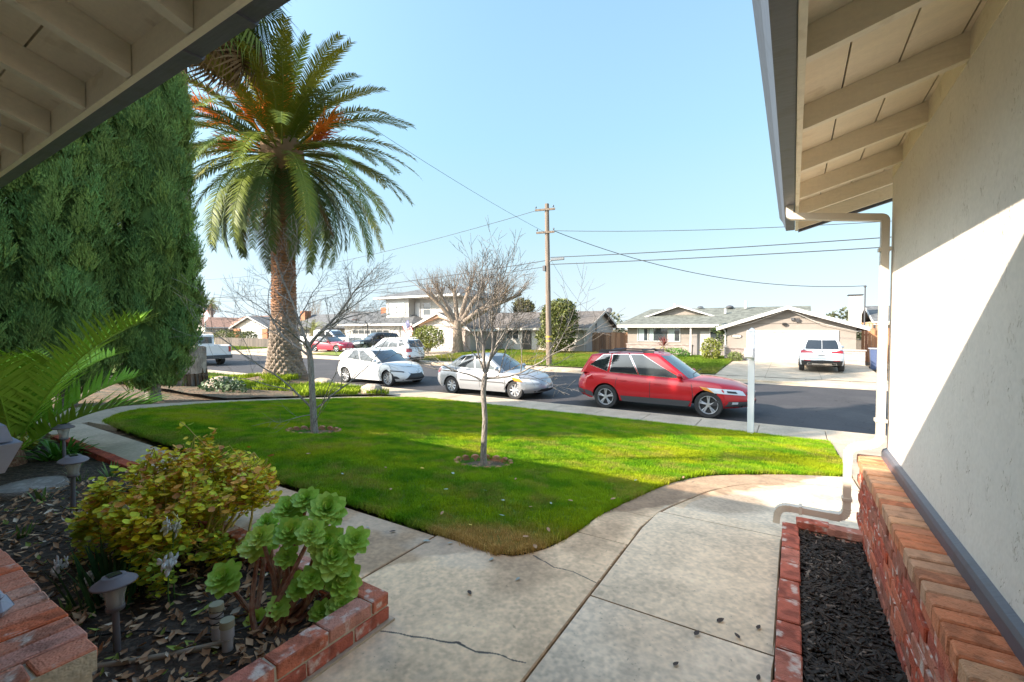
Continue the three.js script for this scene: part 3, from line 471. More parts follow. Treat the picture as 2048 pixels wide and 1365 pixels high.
function cypress(x, F, h, rad, n, label, seed) {
  const y0 = gh(F) - .02, t = thing('cypress_tree', label, 'tree', [x, y0, F], 0, 'cypress hedge row'), r = rng(seed);
  put('trunk', tube([new THREE.Vector3(.02, -.1, 0), new THREE.Vector3(0, .5, 0), new THREE.Vector3(-.03, h * .5, .02), new THREE.Vector3(0, h * .96, 0)], [.17, .12, .08, .02], 0, 8), M.barkGrey, t);
  // inner mass of twigs so that the crown is not see-through
  const prof = smooth([[0, .45], [.04, .8], [.12, 1], [.45, .98], [.7, .84], [.88, .5], [1, .05]]);
  const lump = (a, v) => .84 + .34 * fbm(a * 1.6 + 3 * seed, v * h * .55, 4096, 3, seed) ;
  put('twig_core', grid(28, 40, (u, v) => { const a = -u * 6.2832, R = rad * .55 * prof(v) * lump(cos(a) + 2, v); return new THREE.Vector3(cos(a) * R, .35 + v * (h - .45), sin(a) * R); }), mat(.15, .24, .06, 1), t);
  const ms = [[], [], []], cs = [[], [], []], T = Math.round(n / 34);
  for (let i = 0; i < T; i++) {                     // upright plumes, each of a dozen sprays
    const v = Math.pow(r(), .92), a = r() * 6.2832, lobe = fbm(cos(a) * 2.1 + 10, sin(a) * 2.1 + v * h * .55, 4096, 3, seed + 5), fold = sstep(.34, .6, lobe);
    const q = rad * prof(v) * (.60 + .38 * fold) * (.74 + .34 * r()), y = .12 + v * (h - .4), tone = .75 + .5 * r(), bl = r(), H = .35 + .35 * r();
    for (let k = 0; k < 32; k++) {
      const u = k / 32, sp2 = .15 * (1 - u * .8), b = r() * 6.28, o = sp2 * Math.sqrt(r()), s = (.55 + .4 * r()) * (1.05 - .35 * u), tilt = .1 + .5 * (1 - u) * r();
      ms[k % 3].push(new THREE.Matrix4().compose(new THREE.Vector3(cos(a) * q + cos(b) * o, y + u * H, sin(a) * q + sin(b) * o), new THREE.Quaternion().setFromEuler(new THREE.Euler(sin(b) * tilt, r() * 6.28, -cos(b) * tilt)), new THREE.Vector3(s, s * 1.1, s)));
      const kk = tone * (.8 + .4 * r()), c = mixc([.15, .27, .07], [.24, .31, .06], bl); cs[k % 3].push(lin(c[0] * kk, c[1] * kk, c[2] * kk));
    }
  }
  for (let k = 0; k < 3; k++) instanced('foliage', sprays[k], M.needle, ms[k], cs[k], t);
  return t;
}
cypress(-12.05, 4.28, 9.0, .84, 24000, 'tall green cypress with a slender top at the street end of the hedge row', 3);
cypress(-11.95, 2.85, 7.6, .88, 25000, 'broad dense cypress second from the street end of the hedge row', 4);
cypress(-12.0, 1.4, 7.2, .95, 22000, 'dense dark cypress third from the street end of the hedge row', 5);
cypress(-12.0, .1, 9.0, .95, 8000, 'cypress fourth from the street end of the hedge row', 6);
for (const [F, h, s] of [[-.95, 12, 7], [-2.05, 12.5, 8], [-3.0, 12, 9]]) cypress(-12.1, F, h, 1.05, 6000, 'tall cypress at the house end of the hedge row', s);

// palm fronds
function frond(o) { // o: len, el0, droop, leaf, n, w, vee, seed, twist  -> geometry in local axes (leaves towards +x)
  const r = rng(o.seed), pts = [], S = 14; let p = new THREE.Vector3(), el = o.el0; pts.push(p.clone());
  const side = (o.side || 0);
  for (let i = 1; i <= S; i++) { el = o.el0 - o.droop * Math.pow(i / S, o.pow || 1.3); const az = side * Math.pow(i / S, 2); p = p.clone().add(new THREE.Vector3(cos(el) * cos(az), sin(el), cos(el) * sin(az)).multiplyScalar(o.len / S)); pts.push(p); }
  const geos = [tube(pts, o.r0 || .022, .003, 4, false)], P = [];
  const at = t => { const q = t * S, i = Math.min(S - 1, Math.floor(q)); return pts[i].clone().lerp(pts[i + 1], q - i); };
  for (let i = 0; i < o.n; i++) for (const s of [-1, 1]) {
    const t = lerp(o.t0 || .14, .995, (i + r() * .5) / o.n), a = at(t), d = at(Math.min(1, t + .02)).sub(at(Math.max(0, t - .02))).normalize(), sd = new THREE.Vector3().crossVectors(d, new THREE.Vector3(0, 1, 0)); if (sd.lengthSq() < .01) sd.set(0, 0, 1); sd.normalize(); const up = new THREE.Vector3().crossVectors(sd, d).normalize();
    const L = o.leaf * (t < .3 ? .55 + 1.5 * (t - .14) * 2 : 1) * (t > .75 ? 1 - (t - .75) * 2.1 : 1) * (.85 + .3 * r()), f = .55 + .5 * t + .2 * (r() - .5);
    const dir = sd.clone().multiplyScalar(s).addScaledVector(d, f).addScaledVector(up, (o.vee ?? .25) + .25 * (r() - .5)).normalize(), wv = d.clone().multiplyScalar(o.w * .5);
    const m = a.clone().addScaledVector(dir, L * .5), e = a.clone().addScaledVector(dir, L); e.y -= L * (o.sag ?? .22) * (.6 + .8 * r()); m.y -= L * (o.sag ?? .22) * .2;
    P.push(...a.clone().sub(wv), ...a.clone().add(wv), ...m.clone().add(wv), ...a.clone().sub(wv), ...m.clone().add(wv), ...m.clone().sub(wv), ...m.clone().sub(wv), ...m.clone().add(wv), ...e);
  }
  const g = new THREE.BufferGeometry(); g.setAttribute('position', new THREE.Float32BufferAttribute(P, 3)); g.computeVertexNormals(); geos.push(g); return join(geos);
}
const palmMats = [[.10, .15, .015], [.16, .20, .02], [.085, .13, .03], [.26, .26, .03]].map(c => new THREE.MeshPhysicalMaterial({ color: lin(...c), roughness: .5, transmission: .1, thickness: 0, specularIntensity: .5, side: THREE.DoubleSide }));
{
  const X = -15.9, F0 = 9.7, y0 = -.5, t = thing('date_palm', 'tall date palm with drooping green crown and orange flower stalks', 'palm tree', [X, y0, F0]), r = rng(71);
  const H = 8.85, rad = smooth([[0, .78], [.25, .72], [.6, .60], [1.1, .52], [2, .44], [3.5, .40], [6, .39], [7.6, .47], [8.6, .5]]);
  put('trunk', lathe(range(0, 8.6, .2).map(y => [rad(y) * .93, y]), 24), mat(.085, .045, .025, 1), t);
  // leaf-base scales in spiral rows
  const mkScale = (w, h, d) => { const g = new THREE.BufferGeometry(); const A = [-w, 0, 0], B = [w, 0, 0], C = [0, h, 0], D = [0, -h * .75, d * .3], T = [0, h * .12, d]; const q = [A, T, C, C, T, B, B, T, D, D, T, A].flat(); g.setAttribute('position', new THREE.Float32BufferAttribute(q, 3)); g.computeVertexNormals(); return boxUV(g); };
  const lo = mkScale(.135, .15, .085), hi = mkScale(.17, .06, .065), lows = [], lc = [], his = [], hc = []; let row = 0;
  for (let y = .06; y < 8.3; row++) { const low = y < 2.3, n = low ? Math.round(rad(y) * 6.28 / .21) : Math.round(rad(y) * 6.28 / .27), st = low ? .115 : .062; for (let k = 0; k < n; k++) { const a = (k + (row % 2) * .5 + (r() - .5) * .12) / n * 6.2832, s = .9 + .3 * r(); (low ? lows : his).push(mtx(new THREE.Vector3(cos(a) * rad(y) * .93, y + (r() - .5) * .02, sin(a) * rad(y) * .93), new THREE.Euler(0, PI / 2 - a, 0), s)); const f = sstep(1.6, 3.2, y), kk = .7 + .6 * r(), c = mixc([.24, .185, .14], [.28, .14, .07], f); (low ? lc : hc).push(lin(c[0] * kk, c[1] * kk, c[2] * kk)); } y += st; }
  instanced('leaf_scars', lo, mat(1, 1, 1, .9), lows, lc, t); instanced('leaf_scars', hi, mat(1, 1, 1, .9), his, hc, t);
  put('root_flare', lathe([[.95, -.25], [.92, .0], [.86, .12], [.78, .22], [.65, .25]], 24), M.duff, t);
  // crown
  const N = 128; for (let i = 0; i < N; i++) {
    const q = i / N, az = i * 2.39996 + (r() - .5) * .3, el = lerp(1.46, -.66, Math.pow(q, .85)) + (r() - .5) * .18, len = lerp(3.7, 4.9, Math.min(1, q * 2.2)) * (.9 + .2 * r());
    const g = frond({ len: len * (q > .8 ? .86 : 1), el0: el, droop: lerp(.55, 1.3, Math.pow(q, .8)) + .25 * r(), leaf: .46, n: 66, w: .05, vee: .3 - .25 * q, sag: .1 + .16 * q, seed: i + 5, side: (r() - .5) * .5, r0: .035 });
    const m = put('frond', g, palmMats[q < .35 ? (r() < .5 ? 1 : 3) : q > .8 ? 2 : Math.floor(r() * 4)], t); m.position.set(cos(az) * .3, H - .2 - q * .75, sin(az) * .3); m.rotation.y = -az;
  }
  M.dead = new THREE.MeshStandardMaterial({ color: lin(.24, .15, .08), roughness: .9, side: THREE.DoubleSide });
  for (let i = 0; i < 16; i++) { const az = r() * 6.28, m = put('dead_frond', frond({ len: 2.2 + r() * 1.6, el0: -.7 - .5 * r(), droop: .45, leaf: .33, n: 34, w: .022, sag: .6, seed: 300 + i, r0: .025 }), M.dead, t); m.position.set(cos(az) * .35, H - 1.1, sin(az) * .35); m.rotation.y = -az; }
  put('crown_heart', lathe([[.0, 7.3], [.55, 7.5], [.78, 8.0], [.7, 8.6], [.3, 9.2], [.05, 9.4]], 18), M.dead, t);
  const orange = [mat(.95, .30, .03, .6), mat(.92, .20, .03, .6)];
  for (const [a, e, L] of [[.45, 1.15, 2.2], [.8, 1.0, 2.1], [1.5, .9, 1.9], [1.9, .5, 2.4], [-.2, .5, 2.3], [3.4, .7, 1.5], [1.1, .8, 1.35], [4.6, .8, 1.4], [5.6, .7, 1.4], [2.5, .3, 1.5]]) {
    const az = a, d = new THREE.Vector3(cos(az) * cos(e), sin(e), sin(az) * cos(e)), b = new THREE.Vector3(cos(az) * .35, H - .7, sin(az) * .35), gs = [tube([b, b.clone().addScaledVector(d, L * .5), b.clone().addScaledVector(d, L)], .04, .025, 5)];
    for (let i = 0; i < 60; i++) { const q = .55 + .45 * r(), p = b.clone().addScaledVector(d, L * q), w = d.clone().multiplyScalar(1.1).add(new THREE.Vector3(r() - .5, r() - .45, r() - .5).multiplyScalar(1.5)).normalize(), l = .35 + .5 * r(), m1 = p.clone().addScaledVector(w, l * .6), e1 = p.clone().addScaledVector(w, l); e1.y -= .05 + .08 * r(); gs.push(tube([p, m1, e1], .02, .012, 3, false)); }
    put('flower_stalk', gs, orange[a > 2.4 ? 1 : 0], t);
  }
}
{ // fan palm whose trunk stands behind the hedge
  const t = thing('fan_palm', 'tall fan palm with grey fibrous trunk behind the cypress hedge', 'palm tree', [-15.4, -.32, 6.2]), r = rng(77);
  const prof = smooth([[0, .62], [.25, .58], [.5, .56], [.9, .46], [1.6, .37], [3, .32], [8, .28], [11.6, .26]]);
  put('trunk', lathe(range(0, 11.6, .2).map(y => [prof(y) * (y < .45 ? .86 : 1), y]), 20).translate(0, 0, 0), M.barkFan, t);
  const boot = []; for (let i = 0; i < 34; i++) { const a = i / 34 * 6.2832 + (r() - .5) * .1, l = .55 + .3 * r(), w = .05 + .02 * r(), R = prof(.6) + .05; boot.push(box(w * 2, l, .03, cos(a) * R, .42 + l / 2, sin(a) * R, 0, PI / 2 - a, 0).applyMatrix4(new THREE.Matrix4())); }
  put('bark_skirt', boot, M.barkFan, t);
  const roots = []; for (let i = 0; i < 90; i++) { const a = r() * 6.28, l = .35 + .2 * r(), R = .52 + .1 * r(); roots.push(tube([new THREE.Vector3(cos(a) * R, .05 + l, sin(a) * R), new THREE.Vector3(cos(a) * (R + .06), -.04, sin(a) * (R + .06))], .014, .02, 4, false)); }
  put('root_fringe', roots, mat(.11, .075, .05, 1), t);
  const fan = seed => { const rr = rng(seed), P = []; const L = .9; for (let k = 0; k < 26; k++) { const a = (k / 25 - .5) * 3.4, dr = .5 + .5 * Math.abs(a), d = new THREE.Vector3(cos(a), -.1, sin(a)), c = new THREE.Vector3(-sin(a), 0, cos(a)).multiplyScalar(.028), m = d.clone().multiplyScalar(L * .6), e = d.clone().multiplyScalar(L * (.95 + .2 * rr())); e.y -= .35 + .3 * rr(); P.push(0, 0, 0, ...m.clone().add(c), ...m.clone().sub(c), ...m.clone().sub(c), ...m.clone().add(c), ...e); } const g = new THREE.BufferGeometry(); g.setAttribute('position', new THREE.Float32BufferAttribute(P, 3)); g.computeVertexNormals(); g.translate(.9, 0, 0); return join([g, tube([new THREE.Vector3(), new THREE.Vector3(.9, 0, 0)], .02, .012, 4, false)]); };
  const fans = [fan(1), fan(2), fan(3)];
  for (let i = 0; i < 56; i++) { const q = i / 56, e = lerp(1.2, -1.35, q) + (r() - .5) * .3, m = put('frond', fans[i % 3], q > .8 ? M.dead : palmMats[i % 3], t); m.position.set(.9, 11.6 - q * .5, -.55); m.rotation.set(0, r() * 6.28, e, 'YXZ'); m.scale.setScalar(1.05 + .35 * r()); }
}
{ // young palm at the left of the bed
  const t = thing('young_palm', 'young feather palm with bright green arching fronds in the garden bed', 'palm', [-6.85, 0, 1.22]), r = rng(83); t.scale.setScalar(.88);
  const yg = [[.32, .52, .04], [.38, .58, .06], [.26, .46, .035]].map(c => new THREE.MeshPhysicalMaterial({ color: lin(...c), roughness: .45, transmission: .08, thickness: 0, specularIntensity: .4, side: THREE.DoubleSide }));
  // azimuth measured from +x towards -z (street)
  for (const [az, el, len, dr, sd] of [[.42, 1.08, 2.45, .75, 1], [1.25, 1.3, 2.1, .8, 2], [2.0, 1.2, 1.75, 1.0, 3], [-.35, 1.15, 1.6, .7, 4], [-.9, 1.3, 1.6, 1.1, 5], [3.0, 1.2, 1.7, 1.0, 6], [-1.9, 1.1, 1.7, .9, 7], [.9, .75, 1.5, .8, 8], [4.0, 1.0, 1.6, 1, 9], [.15, 1.35, 1.5, .9, 10], [1.7, .9, 1.5, .7, 11]]) {
    const m = put('frond', frond({ len, el0: el, droop: dr, leaf: .55, n: 34, w: .04, vee: .42, sag: .06, seed: 400 + sd, r0: .014, t0: .16 }), yg[sd % 3], t); m.position.set(0, .12, 0); m.rotation.y = az;
  }
  put('stem', lathe([[.12, 0], [.1, .1], [.06, .25], [.01, .3]], 10), M.barkRed, t);
}
// bare deciduous trees
function bare(parent, trunkPts, radii, forks, r, bark) { // forks: [t along trunk, dir(x,y,F), length, radius]
  put('trunk', tube(trunkPts, radii, 0, 10), bark, parent);
  const out = [];
  const grow = (p, d, len, rad, depth, gnarl) => {
    const n = depth > 2 ? 6 : depth > 0 ? 4 : 3, pts = [p.clone()]; let q = p.clone(), dd = d.clone();
    for (let i = 0; i < n; i++) { dd.add(new THREE.Vector3((r() - .5), (r() - .42), (r() - .5)).multiplyScalar(gnarl)).normalize(); q = q.clone().addScaledVector(dd, len / n); pts.push(q); }
    out.push(tube(pts, rad, Math.max(.0018, rad * .5), depth > 1 ? 6 : 3, false));
    if (depth <= 0) return;
    const kids = depth > 2 ? 4 : 3;
    for (let k = 0; k < kids; k++) { const i = Math.min(n, 1 + Math.floor((k + .4 + r() * .6) / kids * n)), a = new THREE.Vector3(r() - .5, r() - .5, r() - .5).cross(dd).normalize(), nd = dd.clone().multiplyScalar(.8).addScaledVector(a, .55 + .4 * r()).add(new THREE.Vector3(0, .16, 0)).normalize(); grow(pts[i], nd, len * (.5 + .25 * r()), Math.max(.002, rad * lerp(1, .5, i / n) * .62), depth - 1, gnarl); }
    grow(pts[n], dd, len * .6, Math.max(.002, rad * .5), depth - 1, gnarl);
  };
  for (const [p, d, len, rad, depth] of forks) grow(p, new THREE.Vector3(d[0], d[1], -d[2]).normalize(), len, rad, depth, .32);
  put('branches', out, bark, parent);
}
const RT = [.849, .528], TW = [-.528, .849];  // horizontal unit vectors used to lay out limbs: along the porch diagonal and across it
const hd = (a, up, b = 0) => [RT[0] * a + TW[0] * b, up, RT[1] * a + TW[1] * b];
{
  const y = gh(4.05), t = thing('young_tree', 'slim bare young tree with wide thin twigs in front of the date palm', 'tree', [-5.93, y, 4.05], 0, 'bare lawn trees'), r = rng(91);
  const w = (a, h, b = 0) => { const d = hd(a, h, b); return new THREE.Vector3(d[0], d[1], -d[2]); };
  bare(t, [w(.02, -.12), w(0, .1), w(-.02, .6), w(-.04, 1.05), w(-.07, 1.27)], [.058, .048, .042, .04, .036], [
    [w(-.07, 1.27), hd(-.5, 1, .1), .8, .024, 4], [w(-.06, 1.25), hd(.75, .9, -.1), .8, .027, 4], [w(-.05, 1.1), hd(-1.2, .75, .2), .95, .017, 3],
    [w(-.03, .35), hd(-1.1, .75, -.2), 1.05, .016, 3], [w(-.03, .3), hd(.9, .6, .2), 1.0, .014, 3], [w(-.05, 1.15), hd(.2, .8, .8), .8, .016, 3], [w(-.05, 1.2), hd(-.3, .7, -.9), .75, .015, 3], [w(0, .12), hd(.5, .5, -.5), .5, .008, 2], [w(-.02, .25), hd(-.6, -.1, -.6), .45, .007, 2]], r, M.barkGrey);
}
{
  const y = gh(4.1), t = thing('young_tree', 'slim bare young tree in the lawn with a long low side limb', 'tree', [-2.93, y, 4.1], 0, 'bare lawn trees'), r = rng(97);
  const w = (a, h, b = 0) => { const d = hd(a, h, b); return new THREE.Vector3(d[0], d[1], -d[2]); };
  bare(t, [w(.01, -.12), w(0, .1), w(.02, .5), w(.0, .8), w(.02, 1.0)], [.045, .036, .03, .03, .028], [
    [w(.02, 1.0), hd(-.05, 1, 0), .66, .022, 4], [w(.02, .97), hd(.3, 1, .1), .62, .021, 4], [w(.03, .96), hd(1.2, .12, -.1), .8, .014, 3], [w(.0, .92), hd(-.9, .6, .1), .55, .011, 3],
    [w(.02, 1.0), hd(-.4, 1, -.3), .6, .012, 3], [w(.02, .98), hd(.3, .8, .6), .6, .012, 3], [w(.03, .95), hd(.9, .25, .5), .6, .01, 3]], r, M.barkGrey);
}
// scalloped edging round both trees
rings.forEach(([x, F, R], q) => {
  const t = thing('tree_ring', q ? 'sunken ring of scalloped terracotta edging round the tree with the long low limb' : 'sunken ring of scalloped terracotta edging round the tree before the date palm', 'tree ring', [x, gh(F), F]);
  put('soil', new THREE.CylinderGeometry(R + .02, R + .02, .02, 24).translate(0, -.06, 0), M.duff, t);
  const g = new THREE.ExtrudeGeometry((() => { const s = new THREE.Shape(); s.moveTo(-.06, -.05); s.lineTo(.06, -.05); s.lineTo(.06, .03); s.absarc(0, .03, .06, 0, PI, false); return s; })(), { depth: .03, bevelEnabled: true, bevelSize: .006, bevelThickness: .006, bevelSegments: 1, curveSegments: 5 }), n = Math.round(R * 6.28 / .128), tm = [mat(.34, .14, .075, .9), mat(.40, .19, .11, .9)];
  for (let k = 0; k < n; k++) { const a = k / n * 6.2832, m = put('scallop', g, tm[k % 2], t); m.position.set(cos(a) * R, -.055 - gh(F) + gh(F + -sin(a) * R) , sin(a) * R); m.rotation.y = PI / 2 - a; }
});
// leafy trees
function blobTree(name, label, cat, pos, h, crowns, n, size, col, seed, group, trunkR = .16) {
  const t = thing(name, label, cat, pos, 0, group), r = rng(seed);
  put('trunk', tube([new THREE.Vector3(0, -.1, 0), new THREE.Vector3(.05, h * .3, .02), new THREE.Vector3(-.03, h * .7, 0)], trunkR, trunkR * .4, 7), M.barkGrey, t);
  const P = [], N = [], C = [], tot = crowns.reduce((s, c) => s + c[3] * c[4] * c[5], 0); let q = 0;
  const limbs = []; for (const c of crowns) limbs.push(tube([new THREE.Vector3(0, h * .35, 0), new THREE.Vector3(c[0] * .5, lerp(h * .35, c[1], .6), c[2] * .5), new THREE.Vector3(c[0], c[1], c[2])], trunkR * .5, .02, 5, false)); put('limbs', limbs, M.barkGrey, t);
  for (const c of crowns) { const m = Math.round(n * c[3] * c[4] * c[5] / tot); for (let i = 0; i < m; i++) {
    const d = new THREE.Vector3(r() * 2 - 1, r() * 2 - 1, r() * 2 - 1); if (d.lengthSq() > 1) { i--; continue; } const cl = fbm(d.x * 3 + 9 + q, d.y * 3 + d.z * 2.1, 4096, 3, seed), rr = Math.pow(d.length(), .45) / (d.length() || 1) * (.72 + .55 * cl); if (cl < .36 && r() < .8) continue;
    const p = new THREE.Vector3(c[0] + d.x * c[3] * rr, c[1] + d.y * c[4] * rr, c[2] + d.z * c[5] * rr), a = new THREE.Vector3(r() - .5, r() - .5, r() - .5).normalize(), b = new THREE.Vector3(r() - .5, r() - .5, r() - .5).cross(a).normalize(), s = size * (.6 + .8 * r());
    P.push(...p, ...p.clone().addScaledVector(a, s * .5).addScaledVector(b, s * .28), ...p.clone().addScaledVector(a, s), ...p, ...p.clone().addScaledVector(a, s), ...p.clone().addScaledVector(a, s * .5).addScaledVector(b, -s * .28)); const k = .65 + .7 * r(), w = r(); for (let v = 0; v < 6; v++) C.push(col[0] * k * (1 + .35 * w), col[1] * k * (1 + .1 * w), col[2] * k); } q += 5; }
  const g = new THREE.BufferGeometry(); g.setAttribute('position', new THREE.Float32BufferAttribute(P, 3)); g.setAttribute('color', new THREE.Float32BufferAttribute(C, 3)); g.computeVertexNormals();
  M.leafV ||= new THREE.MeshPhysicalMaterial({ vertexColors: true, roughness: .6, transmission: .25, thickness: 0, side: THREE.DoubleSide });
  put('crown', g, M.leafV, t); return t;
}
// ---------- garden bed ----------
{ const bedY = (x, F) => .015 + .06 * (fbm(x * 2.2, F * 2.2, 4096, 4, 6) - .4) + (x > -2.6 && F < 1.45 ? .03 : 0); struct('garden_bed', join([sheet(range(-11, -4.9, .12), range(.3, 1.74, .1), bedY), sheet(range(-4.9, -1.735, .12), range(.3, 1.5, .1), bedY)]), M.soil); }
function bladeClump(name, label, cat, pos, n, h, w, col, seed, lean = .5, group) {
  const t = thing(name, label, cat, pos, 0, group), r = rng(seed), P = [];
  for (let i = 0; i < n; i++) { const a = r() * 6.28, o = .05 * Math.sqrt(n / 12) * r(), b = new THREE.Vector3(cos(a) * o, -.02, sin(a) * o), ln = lean * (.3 + r()), d = new THREE.Vector3(cos(a) * ln, 1, sin(a) * ln).normalize(), hh = h * (.6 + .5 * r()), c = a + 1.57 + (r() - .5), s = new THREE.Vector3(cos(c), 0, sin(c)).multiplyScalar(w * (.7 + .6 * r())); let p0 = b.clone(), q; for (let k = 0; k < 3; k++) { d.y -= .16 * lean * (k + 1); q = p0.clone().addScaledVector(d, hh / 3); const w0 = 1 - k * .22, w1 = k === 2 ? .05 : 1 - (k + 1) * .22; P.push(...p0.clone().addScaledVector(s, -w0), ...p0.clone().addScaledVector(s, w0), ...q.clone().addScaledVector(s, w1), ...p0.clone().addScaledVector(s, -w0), ...q.clone().addScaledVector(s, w1), ...q.clone().addScaledVector(s, -w1)); p0 = q; } }
  const g = new THREE.BufferGeometry(); g.setAttribute('position', new THREE.Float32BufferAttribute(P, 3)); g.computeVertexNormals(); put('leaves', g, new THREE.MeshPhysicalMaterial({ color: lin(...col), roughness: .5, transmission: .2, thickness: 0, side: THREE.DoubleSide }), t); return t;
}
const sp = [[-5.03, 1.3], [-5.2, 1.08], [-4.75, 1.42], [-4.5, 1.28], [-4.38, .8], [-2.97, .70], [-4.07, 1.55], [-4.72, 1.58], [-5.6, 1.42], [-6.1, 1.5], [-3.9, 1.3], [-5.5, 1.6], [-2.62, .66]];
sp.forEach(([x, F], i) => bladeClump('iris_plant', 'short tuft of pale green iris leaves sprouting from the bed soil', 'plant', [x, .01, F], 9 + i % 4, .17 + .03 * (i % 3), .011, i % 3 ? [.15, .25, .05] : [.10, .2, .09], 500 + i, .45, 'iris tufts in the bed'));
bladeClump('narcissus_plant', 'dense clump of dark green strap leaves under the yellow bush', 'plant', [-2.95, .01, .86], 90, .40, .011, [.035, .115, .03], 540, .3);
bladeClump('strap_plant', 'leafy bright green strap plant beside the young palm and a path light', 'plant', [-6.75, .01, 1.55], 70, .5, .02, [.08, .25, .02], 541, .9);
bladeClump('strap_plant', 'bright green arching plant at the foot of the young palm', 'plant', [-7.6, .01, 1.45], 60, .45, .02, [.13, .24, .03], 542, .9);
// yellowing rounded bush
{
  const t = thing('yellow_shrub', 'sprawling shrub with yellow and orange rounded leaves in the garden bed', 'shrub', [-3.15, 0, 1.28]), r = rng(601), stems = [], leaves = [], lc = [];
  const oval = () => { const P = [], n = 7, L = 1, W = .36; const pt = k => { const a = k / n * PI; return [L * (.5 - .5 * cos(a)), 0, 0, W * Math.pow(sin(a), .75)]; }; for (let k = 0; k < n; k++) { const a = pt(k), b = pt(k + 1), ca = -.12 * sin(k / n * PI), cb = -.12 * sin((k + 1) / n * PI); for (const s of [-1, 1]) { const A = [a[0], ca, 0], B = [b[0], cb, 0], C = [b[0], cb + .1 * b[3], s * b[3]], D = [a[0], ca + .1 * a[3], s * a[3]]; s > 0 ? P.push(...A, ...B, ...C, ...A, ...C, ...D) : P.push(...A, ...C, ...B, ...A, ...D, ...C); } } const g = new THREE.BufferGeometry(); g.setAttribute('position', new THREE.Float32BufferAttribute(P, 3)); g.computeVertexNormals(); return g; };
  const leafG = oval();
  const addLeaf = (p, d, k) => { const s = .024 + .024 * r(), e = new THREE.Euler(0, Math.atan2(-d.z, d.x) + (r() - .5) * 2.6, (r() - .4) * 1.1); e.order = 'YZX'; e.x = (r() - .5) * 1.3; leaves.push(mtx(p, e, s)); const top = sstep(.35, .75, p.y + .25 * (p.x + .2)), q = r(); let c = q < .4 ? [.78, .70, .04] : q < .74 ? [.60, .66, .05] : q < .92 ? [.82, .58, .05] : [.66, .30, .05]; if (r() < top * .3) c = r() < .5 ? [.60, .27, .09] : [.70, .38, .07]; if (p.y < .3 && r() < .6) c = [.42, .54, .07]; const kk = .75 + .5 * r(); lc.push(lin(c[0] * kk, c[1] * kk, c[2] * kk)); };
  const grow = (p, d, len, rad, dep) => { const pts = [p]; let q = p; const n = 4, dd = d.clone(), loose = .78 + .5 * r() * r() + .12 * r(); for (let i = 0; i < n; i++) { dd.add(new THREE.Vector3(r() - .5, r() - .47, r() - .5).multiplyScalar(.42)).normalize(); q = q.clone().addScaledVector(dd, len / n); if (q.y < .05) q.y = .05; { const ym = loose * .70 * Math.sqrt(Math.max(.12, 1 - (q.x / .62) ** 2 - (q.z / .6) ** 2)); if (q.y > ym) q.y = ym * (1 - .3 * r() * r()); } if (q.x > .46 * loose) q.x = .46 * loose - .16 * r(); if (q.x < -.58 * loose) q.x = -.58 * loose + .16 * r(); if (q.z > .38) q.z = .38 - .14 * r(); if (q.z < -.45) q.z = -.45 + .14 * r(); pts.push(q); if (dep <= 1) for (let k = 0; k < (dep ? 2 : 5); k++) addLeaf(q.clone().add(new THREE.Vector3(r() - .5, r() - .5, r() - .5).multiplyScalar(.07)), dd); } stems.push(tube(pts, rad, rad * .6, dep > 1 ? 6 : 4, false)); if (dep <= 0) return; for (let k = 0; k < 3; k++) { const a = new THREE.Vector3(r() - .5, r() - .5, r() - .5).cross(dd).normalize(); grow(pts[1 + Math.floor(r() * n)], dd.clone().addScaledVector(a, .9).add(new THREE.Vector3(0, .1, 0)).normalize(), len * (.5 + .3 * r()), rad * .58, dep - 1); } };
  for (let i = 0; i < 15; i++) { const a = i / 15 * 6.28 + r() * .4, o = .1 + .12 * r(); const lean = .5 + .9 * r(); grow(new THREE.Vector3(cos(a) * o, -.02, sin(a) * o * .5), new THREE.Vector3(cos(a) * lean, .8 + .3 * r(), sin(a) * lean * .62).normalize(), .42 + .16 * r(), .012, 3); }
  put('stems', stems, mat(.46, .38, .09, .7), t);
  instanced('leaves', leafG, M.leafThin, leaves, lc, t);
}
// white flowers
for (const [x, y, F] of [[-3.02, .44, .92], [-2.92, .38, .96], [-2.72, .38, 1.04], [-2.62, .24, .98], [-3.45, .10, .78], [-3.2, .08, .84]]) {
  const t = thing('narcissus_flower', 'white narcissus flower head on a thin green stem among the yellow shrub', 'flower', [x, 0, F], 0, 'white narcissus flowers'), r = rng(Math.round(x * -100)), gs = [];
  for (let k = 0; k < 5; k++) { const c = new THREE.Vector3((r() - .5) * .05, y + (r() - .5) * .05, (r() - .5) * .05); for (let j = 0; j < 6; j++) { const a = j / 6 * 6.28 + r(), tl = r() * 1.2; const g = new THREE.SphereGeometry(.015, 6, 4); g.scale(1.5, .25, .8); g.translate(.022, 0, 0); g.applyMatrix4(new THREE.Matrix4().makeRotationFromEuler(new THREE.Euler(r() - .5, a, .3 * r(), 'YXZ'))); g.applyMatrix4(new THREE.Matrix4().makeRotationX(1.0 + r() * .5)); g.translate(c.x, c.y, c.z); gs.push(g); } }
  put('petals', gs, mat(.82, .82, .78, .6), t); put('stem', tube([new THREE.Vector3(0, -.02, 0), new THREE.Vector3(.01, y * .5, .01), new THREE.Vector3(0, y, 0)], .004, .003, 5), mat(.08, .16, .03), t);
}
